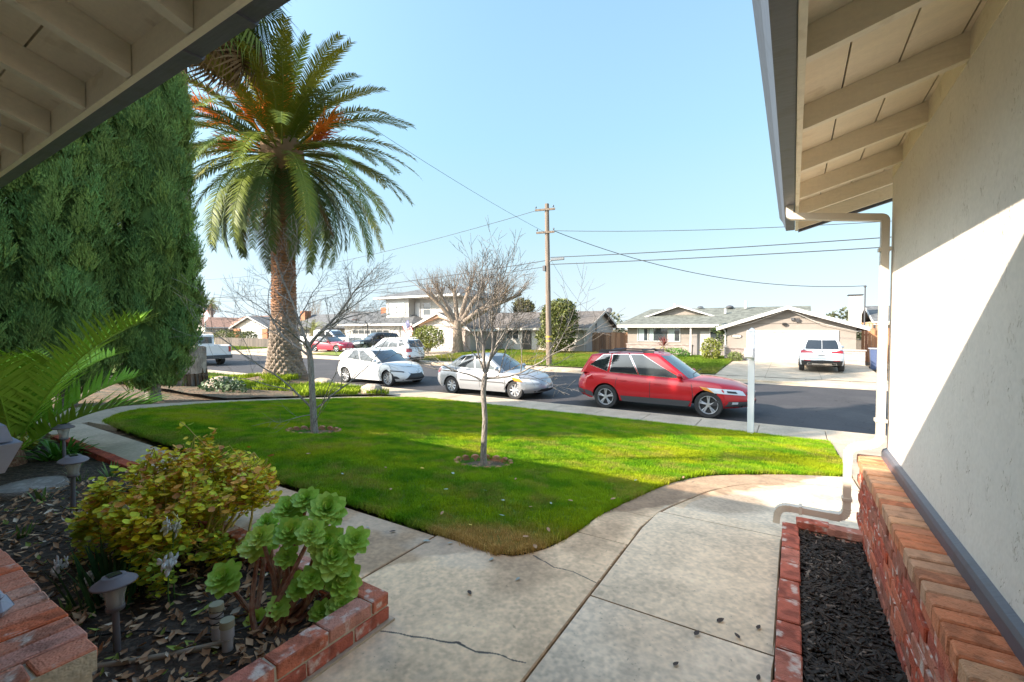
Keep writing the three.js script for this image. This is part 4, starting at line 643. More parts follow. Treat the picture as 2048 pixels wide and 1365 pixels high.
// aeonium succulents
{
  const t = thing('aeonium_plant', 'branching aeonium succulent with green rosettes leaning over the brick planter', 'succulent', [-2.02, .03, 1.12]), r = rng(631);
  const petal = (() => { const P = [], n = 6; const W = q => .33 * Math.pow(Math.max(0, sin(Math.pow(q, 1.35) * PI * .96 + .08)), .7), Z = q => .16 * q * q; for (let k = 0; k < n; k++) { const a = k / n, b = (k + 1) / n; for (const s of [-1, 1]) { const A = [a, Z(a), 0], B = [b, Z(b), 0], C = [b, Z(b) + .12 * W(b), s * W(b)], D = [a, Z(a) + .12 * W(a), s * W(a)]; s < 0 ? P.push(...A, ...B, ...C, ...A, ...C, ...D) : P.push(...A, ...C, ...B, ...A, ...D, ...C); const o = -.05, A2 = [a, Z(a) + o, 0], B2 = [b, Z(b) + o, 0]; s < 0 ? P.push(...A2, ...C, ...B2, ...A2, ...D, ...C) : P.push(...A2, ...B2, ...C, ...A2, ...C, ...D); } } const g = new THREE.BufferGeometry(); g.setAttribute('position', new THREE.Float32BufferAttribute(P, 3)); g.computeVertexNormals(); return g; })();
  const am = [[.42, .66, .10], [.50, .72, .14], [.36, .60, .08], [.58, .74, .13]].map(c => new THREE.MeshPhysicalMaterial({ color: lin(...c), roughness: .35, side: THREE.DoubleSide }));
  const spots = [[-2.08, .52, 1.38, .07, 0, .6], [-1.93, .42, 1.30, .07, .4, .8], [-1.90, .22, 1.28, .065, .6, .9], [-2.12, .40, 1.17, .065, -.1, 1], [-1.82, .34, 1.46, .075, .8, .4], [-2.24, .30, 1.28, .06, -.4, .8], [-1.95, .17, 1.24, .055, .4, 1], [-2.06, .16, 1.28, .05, .1, 1], [-2.15, .47, 1.33, .085, -.2, .5], [-1.98, .47, 1.42, .10, .5, .35], [-2.04, .405, 1.27, .085, .1, .9], [-2.19, .335, 1.19, .085, -.3, .9], [-2.27, .20, 1.08, .09, -.2, .95], [-1.88, .28, 1.38, .105, .9, .55], [-1.84, .17, 1.40, .095, 1.1, .7], [-1.93, .34, 1.38, .09, .7, .7], [-2.03, .30, 1.24, .06, .2, 1.0], [-2.0, .10, 1.18, .06, .2, 1], [-1.86, .06, 1.30, .06, .6, 1], [-2.11, .02, 1.14, .06, 0, 1], [-2.33, .36, 1.32, .07, -.5, .5], [-1.80, .08, 1.36, .075, .9, .8]];
  const stemG = []; spots.forEach(([x, y, F, R, tx, tz], i) => {
    const g = new THREE.Group(); g.name = 'rosette'; t.add(g); g.position.set(x + 2.02, y, -(F - 1.12)); const dir = new THREE.Vector3(tx * .5 + .55, .95, tz * .5 + .35).normalize(); g.quaternion.setFromUnitVectors(new THREE.Vector3(0, 1, 0), dir);
    const whole = i >= 8 && i < 16, n = whole ? 36 : 30, bits = []; for (let k = 0; k < n; k++) { const q = k / n, a = k * 2.39996, el = lerp(.04, 1.15, Math.pow(q, 1.5)), m = new THREE.Mesh(petal, am[(i + (k % 5 ? 0 : 1) + (q > .7 ? 1 : 0)) % 4]); m.name = 'leaf'; m.castShadow = true; m.position.set(cos(a) * R * .12 * (1 - q), R * .35 * q, sin(a) * R * .12 * (1 - q)); m.rotation.set(0, -a, el, 'YXZ'); m.scale.setScalar(.98 * R * lerp(1, .42, q) * (.92 + .16 * r())); if (whole) g.add(m); else { m.updateMatrix(); bits.push(petal.clone().applyMatrix4(m.matrix)); } } if (bits.length) { const b = put('leaves', bits, am[i % 4], g); b.userData.kind = 'stuff'; }
    const b = new THREE.Vector3((r() - .5) * .12 - .02, -.03, (r() - .5) * .12), e = new THREE.Vector3(x + 2.02, y - R * .12, -(F - 1.12)), m1 = b.clone().lerp(e, .5).add(new THREE.Vector3((r() - .5) * .08, -.05 - .03 * r(), (r() - .5) * .08)); stemG.push(tube(new THREE.CatmullRomCurve3([b, m1, e]).getPoints(10), .016, .009, 7, false));
  });
  put('stems', stemG, barkTex([.27, .10, .055], [.36, .19, .12], 780, .2), t);
}
// litter of dry leaves on the bed
{
  const r = rng(651), ms = [], cs = [], g = new THREE.PlaneGeometry(1, .5, 2, 2); { const p = g.attributes.position; for (let i = 0; i < p.count; i++) { p.setZ(i, .25 * p.getX(i) ** 2 + .3 * Math.abs(p.getY(i))); if (Math.abs(p.getX(i)) > .4) p.setY(i, p.getY(i) * .15); } g.rotateX(-PI / 2); g.computeVertexNormals(); }
  for (let i = 0; i < 1700; i++) { const x = -1.8 - 3.6 * Math.pow(r(), 1.3), F = lerp(.5, x > -4.9 ? 1.42 : 1.7, r()); ms.push(mtx(V(x, .035 + .04 * r(), F), new THREE.Euler((r() - .5) * 1.2, r() * 6.28, (r() - .5) * 1.2), .025 + .045 * r())); const q = r(), k = .6 + .7 * r(), c = q < .5 ? [.34, .18, .085] : q < .8 ? [.48, .31, .18] : q < .9 ? [.24, .30, .05] : [.58, .48, .36]; cs.push(lin(c[0] * k, c[1] * k, c[2] * k)); }
  tag(instanced('leaf_litter', g, mat(1, 1, 1, .8, { side: THREE.DoubleSide }), ms, cs), 'dry brown leaf litter scattered over the garden bed', 'leaf litter');
}
// path lights
function pathLight(label, x, F, h, tiltX, big) {
  const t = thing('path_light', label, 'path light', [x, .02, F], 0, 'solar path lights'); t.rotation.z = tiltX; const k = big ? .9 : 1;
  const dk = mat(.13, .12, .125, .5), gl = new THREE.MeshPhysicalMaterial({ color: lin(.75, .75, .72), roughness: .25, transmission: .75, thickness: 0, side: THREE.DoubleSide });
  put('stake', new THREE.CylinderGeometry(.014 * k, .016 * k, h, 10).translate(0, h / 2 - .05, 0), dk, t);
  put('collar', lathe([[.02, h - .055], [.036 * k, h - .05], [.038 * k, h - .035], [.03, h - .03]], 18), dk, t);
  put('lens', lathe([[.034 * k, h - .04], [.036 * k, h], [.05 * k, h + .065 * k]], 18), gl, t); put('lamp_core', lathe([[.0, h - .03], [.014, h - .03], [.012, h + .05], [0, h + .055]], 10), mat(.6, .6, .56, .5), t);
  const cap = put('cap', lathe([[.0, h + .062 * k], [.085 * k, h + .066 * k], [.09 * k, h + .072 * k], [.086 * k, h + .078 * k], [.05 * k, h + .1 * k], [.046 * k, h + .108 * k], [0, h + .11 * k]], 22), mat(.17, .15, .16, .6), t);
  put('solar_panel', box(.045, .004, .045, 0, h + .112 * k, 0), mat(.02, .02, .03, .2), cap);
}
pathLight('dark path light with cracked cap beside the strap plant and red edging', -6.28, 1.47, .32, .02);
pathLight('leaning path light with flat tilted cap amid iris tufts', -4.62, 1.12, .34, -.10);
pathLight('large grey path light with mushroom cap next to the low porch wall', -2.44, .72, .245, .06, true);
{ // irrigation risers
  const pvc = mat(.68, .62, .52, .5), gry = mat(.42, .42, .44, .5);
  const v = (x, F, h, label) => { const t = thing('irrigation_riser', label, 'pipe', [x, .0, F]); put('pipe', new THREE.CylinderGeometry(.017, .017, h, 12).translate(0, h / 2, 0), pvc, t); put('coupling', [new THREE.CylinderGeometry(.026, .026, .045, 12).translate(0, h, 0), new THREE.CylinderGeometry(.02, .022, .05, 12).translate(0, h * .55, 0)], gry, t); put('cap', new THREE.CylinderGeometry(.028, .03, .03, 12).translate(0, h + .04, 0), mat(.30, .29, .20, .7), t); return t; };
  const a = v(-2.13, .97, .16, 'pale plastic irrigation riser wrapped in black wire beside the succulents'); const w = []; for (let i = 0; i < 5; i++) w.push(new THREE.TorusGeometry(.029, .0022, 4, 14).rotateX(PI / 2 + .25 * (i % 2 ? 1 : -1)).translate(0, .13 + i * .014, 0)); put('wire', w, mat(.02, .02, .02, .5), a);
  v(-2.04, .97, .12, 'pale plastic irrigation riser with ribbed cap beside the wire wrapped one');
  one('drain_pipe', tube([V(-2.42, .035, .62), V(-2.2, .05, .82), V(-2.05, .06, 1.0)], .014, .014, 8), mat(.30, .24, .17, .6), 'thin brown irrigation pipe lying on the bed soil', 'pipe');
  one('drip_line', tube(new THREE.CatmullRomCurve3([V(-2.75, .045, .55), V(-2.5, .06, .8), V(-2.3, .05, .92), V(-2.1, .07, 1.02), V(-2.05, .06, 1.3)]).getPoints(20), .005, .005, 5), mat(.02, .02, .02, .5), 'thin black drip line crossing the bed by the risers', 'hose');
  one('drip_line', tube(new THREE.CatmullRomCurve3([V(-4.4, .05, .85), V(-3.9, .06, .95), V(-3.4, .05, .98), V(-2.9, .06, 1.2)]).getPoints(20), .004, .004, 5), mat(.02, .02, .02, .5), 'thin black drip line running towards the porch wall through open soil', 'hose');
  const st = thing('stepping_log', 'flat weathered slice of log lying on the bed soil', 'log', [-5.6, .02, 1.1]); put('disc', lathe([[.0, .05], [.2, .05], [.22, .03], [.215, -.02]], 22), M.barkFan, st); put('rim', lathe([[.205, .045], [.225, .05], [.235, .02], [.23, -.02]], 22), M.barkGrey, st);
}
bladeClump('grass_tuft', 'small tuft of fine blue green grass in the black mulch', 'plant', [.24, .03, 1.42], 40, .11, .003, [.10, .2, .08], 571, .5);
// fallen leaves on the lawn and paving
{
  const r = rng(661), g = (() => { const s = new THREE.Shape(); s.moveTo(-.5, 0); s.quadraticCurveTo(-.1, .34, .3, .2); s.lineTo(.5, 0); s.lineTo(.3, -.2); s.quadraticCurveTo(-.1, -.34, -.5, 0); const q = new THREE.ExtrudeGeometry(s, { depth: .02, bevelEnabled: false, curveSegments: 4 }); const p = q.attributes.position; for (let i = 0; i < p.count; i++) p.setZ(i, p.getZ(i) + .35 * p.getX(i) ** 2 + .5 * Math.abs(p.getY(i))); q.rotateX(-PI / 2); q.computeVertexNormals(); return q; })();
  const kinds = [['brown curled fallen leaf on the lawn', mat(.40, .24, .13, .8), [[-1.48, 2.55], [-1.4, 2.72], [-1.36, 2.46], [-1.7, 3.0], [-2.2, 3.6], [-1.5, 3.3], [-.95, 4.9], [-2.9, 2.7], [-3.4, 3.1], [-1.25, 3.6], [-4.5, 3.0], [-2.2, 2.55]]], ['grey green fallen leaf on the lawn', mat(.28, .36, .28, .7), [[-2.5, 2.95], [-1.95, 3.0], [-1.6, 3.15], [-2.2, 3.1], [-1.8, 2.75], [-2.75, 3.35], [-1.3, 4.4], [-3.6, 2.75]]], ['pale fallen leaf on the concrete path by the lawn edge', mat(.33, .36, .32, .7), [[-2.05, 2.22], [-1.9, 2.28], [-2.55, 2.15], [-1.55, 2.25], [-1.3, 2.15]]], ['small dark dried leaf on the concrete walkway', mat(.07, .05, .04, .8), [[-.28, 2.36], [-.2, 2.28], [-.36, 2.2], [-.12, 2.4], [-1.45, 1.9], [-2.7, 2.0], [-2.35, 2.2], [-.4, 1.95], [-.1, 2.05]]], ['yellow fallen leaf on the lawn', mat(.55, .42, .06, .7), [[-3.1, 3.3], [-1.9, 2.5]]]];
  for (const [label, m, L] of kinds) for (const [x, F] of L) { const onLawn = label.includes('lawn') && !label.includes('edge'), o = one('fallen_leaf', g, m, label, 'leaf', 'fallen leaves'); o.position.copy(V(x, gh(F) + (onLawn ? .045 : .006), F)); o.rotation.set((r() - .5) * .5, r() * 6.28, (r() - .5) * .4); o.scale.setScalar(label.includes('dark') ? .025 + .02 * r() : .035 + .02 * r()); }
}

// ---------- vehicles ----------
M.glass = new THREE.MeshPhysicalMaterial({ color: lin(.018, .022, .026), roughness: .06, clearcoat: 1, clearcoatRoughness: .03 });
M.glassLt = new THREE.MeshPhysicalMaterial({ color: lin(.045, .052, .056), roughness: .05, clearcoat: 1, clearcoatRoughness: .03 });
M.tyre = mat(.035, .034, .034, .85); M.rim = new THREE.MeshStandardMaterial({ color: lin(.62, .62, .63), roughness: .3, metalness: .7 }); M.rimDark = mat(.03, .03, .03, .5);
M.blackTrim = mat(.03, .03, .032, .55); M.greyTrim = mat(.075, .075, .08, .6); M.chrome = new THREE.MeshStandardMaterial({ color: lin(.75, .75, .76), roughness: .15, metalness: 1 });
M.lamp = new THREE.MeshPhysicalMaterial({ color: lin(.62, .64, .66), roughness: .1, clearcoat: 1 }); M.amber = new THREE.MeshPhysicalMaterial({ color: lin(.75, .28, .04), roughness: .15, clearcoat: 1 }); M.tail = new THREE.MeshPhysicalMaterial({ color: lin(.45, .015, .02), roughness: .15, clearcoat: 1 });
M.plate = new THREE.MeshStandardMaterial({ roughness: .5, map: (() => { const c = document.createElement('canvas'); c.width = 128; c.height = 64; const g = c.getContext('2d'); g.fillStyle = '#e9e9e4'; g.fillRect(0, 0, 128, 64); g.fillStyle = '#a33'; g.fillRect(40, 6, 48, 5); g.fillStyle = '#223'; for (let i = 0; i < 7; i++) g.fillRect(12 + i * 15, 22 + (i % 3), 9, 28 - (i % 2) * 3); const t = new THREE.CanvasTexture(c); t.colorSpace = THREE.SRGBColorSpace; return t; })() });
const paint = (r, g, b, metal = 0) => new THREE.MeshPhysicalMaterial({ color: lin(r, g, b), roughness: metal ? .35 : .4, metalness: metal, clearcoat: .6, clearcoatRoughness: .03 });
const wheelCache = {};
function wheelGeos(R, W, rimR, spokes, style) {
  const key = [R, W, rimR, spokes, style].join();
  return wheelCache[key] ||= (() => {
    const ty = new THREE.LatheGeometry([[rimR, -W * .42], [R * .9, -W * .5], [R * .97, -W * .44], [R, -W * .3], [R, W * .3], [R * .97, W * .44], [R * .9, W * .5], [rimR, W * .42]].map(p => new THREE.Vector2(...p)), 32); ty.rotateX(PI / 2);
    const rim = [new THREE.LatheGeometry([[rimR, -W * .42], [rimR * .96, W * .3], [rimR, W * .44], [rimR * .93, W * .45], [rimR * .9, W * .2]].map(p => new THREE.Vector2(...p)), 28).rotateX(PI / 2)];
    const sw = rimR * (style === 'cap' ? .34 : style === 'split' ? .13 : .2);
    for (let k = 0; k < spokes; k++) { const a = k / spokes * 2 * PI; for (const o of style === 'split' ? [-.13, .13] : [0]) { const g = new THREE.CylinderGeometry(sw * .75, sw * .5, rimR * .82, 4, 1); g.scale(1, 1, .28); g.rotateY(0); g.translate(0, rimR * .52, W * .33); g.rotateZ(a + o); rim.push(g); } }
    rim.push(new THREE.CylinderGeometry(rimR * .24, rimR * .28, W * .14, 14).rotateX(PI / 2).translate(0, 0, W * .36));
    const back = new THREE.CylinderGeometry(rimR * .95, rimR * .95, W * .1, 24).rotateX(PI / 2).translate(0, 0, W * .08);
    return { ty, rim: join(rim), back };
  })();
}
function car(name, label, s, x, F, y, heading, group) {  // heading: rotation about y; local +x is forward, +z is the car's right
  const t = thing(name, label, 'car', [x, y, F], heading, group), P = s.paint, hw = s.W / 2, xf = s.L / 2, xr = -s.L / 2;
  const top = smooth(s.belt), noseP = smooth(s.nose), tailP = smooth(s.tailp), cf = s.cf ?? .5, cr = s.cr ?? .38, pf = 2.6, pr = 3.2;
  const wy = smooth([[0, .94], [.22, .985], [.45, 1], [.7, .99], [.9, .955], [1, .90]]), plan = X => hw * (1 - .075 * Math.pow(Math.max(0, Math.abs(X) - s.L * .2) / (s.L * .3), 2.2));
  const sill = s.sill, bot = smooth(s.bottom || [[xr, sill + .1], [xr + .35, sill + .03], [xr + .8, sill], [xf - .9, sill], [xf - .4, sill + .0], [xf, sill + .03]]);
  const RA = s.R * (s.archK || 1.16);
  const arch = X => { let b = bot(X); for (const ax of [s.axF, s.axR]) { const d = Math.abs(X - ax); if (d < RA) b = Math.max(b, s.R + Math.sqrt(RA * RA - d * d) * 1.0); } return b; };
  // half outline: a in 0..1 across the nose, 1..2 along the side, 2..3 across the tail
  const half = (a, yn) => { const xF = xf + noseP(yn), xR = xr + tailP(yn), w = wy(yn); if (a <= 1) { const q = a; return [xF - cf * Math.pow(q, pf), q * plan(xF - cf) * w]; } if (a <= 2) { const X = lerp(xF - cf, xR + cr, a - 1); return [X, plan(X) * w]; } const q = 3 - a; return [xR + cr * Math.pow(q, pr), q * plan(xR + cr) * w]; };
  const As = []; for (let i = 0; i <= 12; i++) As.push(i / 12); for (let i = 1; i <= 84; i++) As.push(1 + i / 84); for (let i = 1; i <= 12; i++) As.push(2 + i / 12);
  const loop = [...As.map(a => [a, 1]), ...As.slice(1, -1).reverse().map(a => [a, -1])], n = loop.length, VN = 12, pos = [], idx = [];
  for (let j = 0; j <= VN; j++) for (const [a, sg] of loop) { let v = j / VN, [X] = half(a, v), b = a > 1 && a < 2 ? arch(X) : bot(X), Y = lerp(b, top(X), v), yn = clamp((Y - sill) / (top(X) - sill), 0, 1); const [X2, Z] = half(a, yn); if (a > 1 && a < 2) { pos.push(X, Y, Z * sg); } else pos.push(X2, Y, Z * sg); }
  const spine0 = xr + .55, spine1 = xf - .6, CR = 5;
  for (let j = 1; j <= CR; j++) { const q = j / CR; for (const [a, sg] of loop) { const [X, Z] = half(a, 1), X2 = lerp(X, clamp(X, spine0, spine1), q * .9), z = Z * sg * (1 - q); pos.push(X2, top(X2) + (s.crown ?? .05) * (1 - (1 - q) * (1 - q)) * sstep(xf + .0, xf - .5, X2) + 0, z); } }
  const rows = VN + 1 + CR; for (let j = 0; j + 1 < rows; j++) for (let i = 0; i < n; i++) { const a = j * n + i, b = j * n + (i + 1) % n, c = a + n, d = b + n; idx.push(a, c, b, b, c, d); }
  const body = new THREE.BufferGeometry(); body.setAttribute('position', new THREE.Float32BufferAttribute(pos, 3)); body.setIndex(idx); body.computeVertexNormals();
  put('body', body, P, t);
  // patches laid on the lower body: corners (a, y)
  const S = (a, y, sg, off) => { const [X0] = half(a, .5), tp = top(X0), yn = clamp((y - sill) / (tp - sill), 0, 1), [X, Z] = half(a, yn), [Xb, Zb] = half(Math.max(0, a - .02), yn), [Xc, Zc] = half(Math.min(3, a + .02), yn); let nx = -(Zc - Zb) * -1, nz = -(Xc - Xb); const l = Math.hypot(nx, nz) || 1; nx /= l; nz /= l; if (a < 1e-3) { nx = 1; nz = 0; } if (a > 2.999) { nx = -1; nz = 0; } return new THREE.Vector3(X + nx * off, y, (Z + nz * off) * sg); };
  const patch = (c, off = .006, nu = 8, nv = 4, sides = [1, -1]) => join(sides.map(sg => { const g = grid(nu, nv, (u, v) => S(lerp(lerp(c[0][0], c[1][0], u), lerp(c[3][0], c[2][0], u), v), lerp(lerp(c[0][1], c[1][1], u), lerp(c[3][1], c[2][1], u), v), sg, off)); return g; }));
  const lay = (nm, f, c, m, ...r) => { const mid = c.some(q => q[0] < .02 || q[0] > 2.98 && f === patch || f === gpatch && (q[0] < .3 || q[0] > 39)); if (mid) put(nm, f(c, ...r), m, t); else for (const sg of [1, -1]) put(nm, f(c, r[0], r[1] ?? 8, r[2] ?? 4, [sg]), m, t); };
  const aOf = X => { for (let k = 0, lo = 1, hi = 2; k < 1; k++) { for (let i = 0; i < 30; i++) { const m = (lo + hi) / 2; half(m, .5)[0] > X ? lo = m : hi = m; } return (lo + hi) / 2; } };
  const sideC = (x0, x1, y0, y1, y2 = y0, y3 = y1) => [[aOf(x0), y0], [aOf(x1), y2], [aOf(x1), y3], [aOf(x0), y1]];
  // greenhouse
  const g = s.gh, N2 = [], base = [], roofR = [], yb = X => top(X) - .012, ry = smooth(g.roof);
  const outl = (x0, x1, w0, w1, c0, c1) => { const o = []; for (let i = 0; i <= 8; i++) { const q = i / 8; o.push([x0 - c0 * q * q, q * w0]); } for (let i = 1; i <= 24; i++) { const u = i / 24, X = lerp(x0 - c0, x1 + c1, u); o.push([X, lerp(w0, w1, u) * (1 + .03 * sin(PI * u))]); } for (let i = 1; i <= 8; i++) { const q = 1 - i / 8; o.push([x1 + c1 * q * q, q * w1]); } return o; };
  const ob = outl(g.x0, g.x1, g.wb0 ?? hw * .86, g.wb1 ?? hw * .84, .22, .1), ot = outl(g.x2, g.x3, g.wt0 ?? hw * .68, g.wt1 ?? hw * .66, .16, .06), K = ob.length;
  const gp = (k, v, sg, off = 0) => { const i = clamp(Math.floor(k), 0, K - 2), f = k - i, B = [lerp(ob[i][0], ob[i + 1][0], f), lerp(ob[i][1], ob[i + 1][1], f)], T = [lerp(ot[i][0], ot[i + 1][0], f), lerp(ot[i][1], ot[i + 1][1], f)], bu = .035 * sin(PI * v * .9); const X = lerp(B[0], T[0], v), Z = lerp(B[1], T[1], v) + bu * (k > 7 && k < 34 ? 1 : 0), Y = lerp(yb(B[0]), ry(T[0]) - .035, v) + bu * .3; const fr = k < 8 ? 1 : k > 32 ? -1 : 0; return new THREE.Vector3(X + fr * off + (fr ? 0 : 0), Y + off * .35, (Z + (fr ? 0 : off)) * sg); };
  const gpos = [], gi = [], GV = 6, gl = [...ob.map((_, i) => [i, 1]), ...ob.map((_, i) => [i, -1]).slice(1, -1).reverse()], gn = gl.length;
  for (let j = 0; j <= GV; j++) for (const [k, sg] of gl) { const p = gp(Math.min(k, K - 1.0001), j / GV, sg); gpos.push(p.x, p.y, p.z); }
  for (let j = 1; j <= 4; j++) for (const [k, sg] of gl) { const q = j / 4, T = ot[k]; gpos.push(lerp(T[0], clamp(T[0], g.x3 + .3, g.x2 - .3), q), ry(T[0]) - .035 + .04 * (1 - (1 - q) * (1 - q)), T[1] * sg * (1 - q)); }
  for (let j = 0; j < GV + 4; j++) for (let i = 0; i < gn; i++) { const a = j * gn + i, b = j * gn + (i + 1) % gn, c = a + gn, d = b + gn; gi.push(a, c, b, b, c, d); }
  const gg = new THREE.BufferGeometry(); gg.setAttribute('position', new THREE.Float32BufferAttribute(gpos, 3)); gg.setIndex(gi); gg.computeVertexNormals();
  put('roof', gg, s.roofPaint || P, t);
  const gpatch = (c, off = .008, nu = 10, nv = 4, sides = [1, -1]) => join(sides.map(sg => grid(nu, nv, (u, v) => gp(lerp(lerp(c[0][0], c[1][0], u), lerp(c[3][0], c[2][0], u), v), lerp(lerp(c[0][1], c[1][1], u), lerp(c[3][1], c[2][1], u), v), sg, off))));
  const ks = u => 8 + u * 24;   // side parameter 0..1 to outline index
  put('windshield', gpatch([[0, .05], [7.4, .05], [7.2, .95], [0, .95]]), s.wsGlass || M.glassLt, t);
  if (g.rear !== false) put('rear_window', gpatch([[33.2, g.rv0 ?? .1], [39.9, g.rv0 ?? .1], [39.9, .92], [33.2, .92]]), M.glass, t);
  for (const w of g.win) { const c = [[ks(w[0]), w[4] ?? .1], [ks(w[1]), w[5] ?? .1], [ks(w[2]), .93], [ks(w[3]), .93]]; if (s.chrome) lay('window_trim', gpatch, [[c[0][0] - .14, c[0][1] - .025], [c[1][0] + .14, c[1][1] - .025], [c[2][0] + .12, .955], [c[3][0] - .12, .955]], s.chrome, .004); lay('side_window', gpatch, c, w[6] ? M.glass : M.glassLt, .009); }
  // seams, handles, mirrors
  for (const X of s.seams) lay('door_seam', patch, sideC(X + .007, X - .007, sill + .09, top(X) - .02), M.blackTrim, .003, 2, 6);
  for (const X of s.handles) lay('door_handle', patch, sideC(X + .1, X - .1, top(X) - .19, top(X) - .155), s.handleMat || P, .022, 4, 2);
  for (const sg of [1, -1]) { const mx = g.x0 - .42, m = new THREE.SphereGeometry(1, 12, 8); m.scale(.075, .07, .11); m.translate(mx, top(mx) + .09, sg * (hw * .93 + .09)); put('mirror', [m, box(.05, .03, .12, mx, top(mx) + .03, sg * hw * .93)], s.mirrorMat || P, t); }
  for (const q of s.extra || []) { const [nm, kind, mtl, ...a] = q; if (kind === 'patch') lay(nm, patch, a[0], mtl, a[1]); else if (kind === 'side') lay(nm, patch, sideC(...a.slice(0, 6)), mtl, a[6] ?? .005, 14, 2); else for (const g1 of Array.isArray(a[0]) ? a[0] : [a[0]]) put(nm, g1, mtl, t); }
  // underbody and wheels
  put('underbody', [box(s.L - .5, .32, s.W - .62, 0, sill + .2, 0), box(s.L * .36, .4, s.W - .2, (s.axF + s.axR) / 2, sill + .24, 0)], mat(.012, .012, .012, .9), t);
  const wg = wheelGeos(s.R, s.tw || .22, s.rimR, s.spokes, s.style);
  for (const ax of [s.axF, s.axR]) for (const sg of [1, -1]) { const w = new THREE.Group(); w.name = 'wheel'; w.position.set(ax, s.R, sg * (hw - .13)); if (sg < 0) w.rotation.y = PI; t.add(w); put('tyre', wg.ty, M.tyre, w); put('rim', wg.rim, s.rimMat || M.rim, w); put('brake_disc', wg.back, M.rimDark, w); }
  return t;
}
const plateG = (w = .31, h = .16) => new THREE.PlaneGeometry(w, h);
{
  const red = paint(.50, .008, .016, .1);
  const s = { L: 4.82, W: 1.84, sill: .27, R: .345, rimR: .235, tw: .225, axF: 1.40, axR: -1.345, paint: red, spokes: 5, style: 'split', cf: .62, cr: .42, archK: 1.14,
    belt: [[-2.41, .98], [-2.0, 1.03], [-1.2, 1.03], [0, .985], [.9, .955], [1.35, .935], [1.9, .85], [2.25, .76], [2.41, .69]],
    nose: [[0, -.16], [.18, -.03], [.35, 0], [.6, -.02], [.85, -.07], [1, -.14]], tailp: [[0, .16], [.2, .02], [.45, 0], [.75, .04], [1, .16]],
    bottom: [[-2.41, .42], [-2.0, .36], [-1.8, .29], [-.9, .27], [.9, .27], [1.9, .28], [2.2, .30], [2.41, .33]],
    gh: { x0: 1.12, x1: -2.26, x2: .22, x3: -1.92, roof: [[-2.0, 1.55], [-1.5, 1.60], [-.6, 1.64], [0, 1.63], [.3, 1.58]], rv0: .18, wt0: .66, wt1: .62,
      win: [[.045, .415, .40, .225, .06, .06, 0], [.435, .70, .655, .425, .06, .07, 1], [.735, .93, .80, .69, .1, .42, 1]] },
    chrome: M.chrome, seams: [1.02, -.08, -1.05], handles: [.12, -.86],
    extra: [['cladding', 'side', M.greyTrim, 2.3, 1.78, .30, .50, .28, .44, .012], ['cladding', 'side', M.greyTrim, .98, -.92, .26, .42, .26, .42, .014], ['cladding', 'side', M.greyTrim, -1.76, -2.02, .30, .47, .38, .52, .012],
      ['rear_cladding', 'patch', M.greyTrim, [[2.02, .40], [3, .42], [3, .56], [2.02, .52]], .012],
      ['front_bumper', 'patch', M.greyTrim, [[0, .33], [1.08, .32], [1.06, .47], [0, .44]], .012], ['grille', 'patch', M.blackTrim, [[0, .52], [.5, .53], [.56, .72], [0, .72]], .012], ['grille_bar', 'patch', M.chrome, [[0, .615], [.53, .62], [.54, .65], [0, .645]], .024],
      ['headlight', 'patch', M.lamp, [[.6, .60], [1.06, .66], [1.11, .79], [.64, .73]], .012], ['indicator', 'patch', M.amber, [[1.06, .66], [1.13, .73], [1.15, .815], [1.10, .785]], .013], ['headlight_lens', 'patch', M.blackTrim, [[.78, .655], [.95, .68], [.95, .73], [.8, .71]], .016], ['fog_light', 'patch', M.lamp, [[.80, .39], [.90, .39], [.90, .45], [.80, .45]], .02],
      ['tail_light', 'patch', M.tail, [[1.93, .84], [2.35, .86], [2.35, .99], [1.97, .96]], .012], ['roof_rail', 'geo', M.blackTrim, [1, -1].map(q => join([box(1.5, .045, .05, -.85, 1.665, q * .60), box(.28, .07, .06, -.2, 1.645, q * .60), box(.28, .07, .06, -1.5, 1.62, q * .60)]))], ['cross_bar', 'geo', M.greyTrim, [box(.07, .03, 1.16, -.35, 1.69, 0), box(.07, .03, 1.16, -1.25, 1.68, 0)]],
      ['badge', 'geo', M.chrome, new THREE.SphereGeometry(.05, 12, 8).scale(.2, .6, 1.2).translate(2.40, .66, 0)], ['wiper', 'geo', M.blackTrim, box(.5, .012, .02, .95, 1.09, .25, 0, .9, .45)]] };
  car('station_wagon', 'red station wagon with roof rails and grey cladding parked at the kerb', s, -3.22, 13.3, -.88, 0);
}
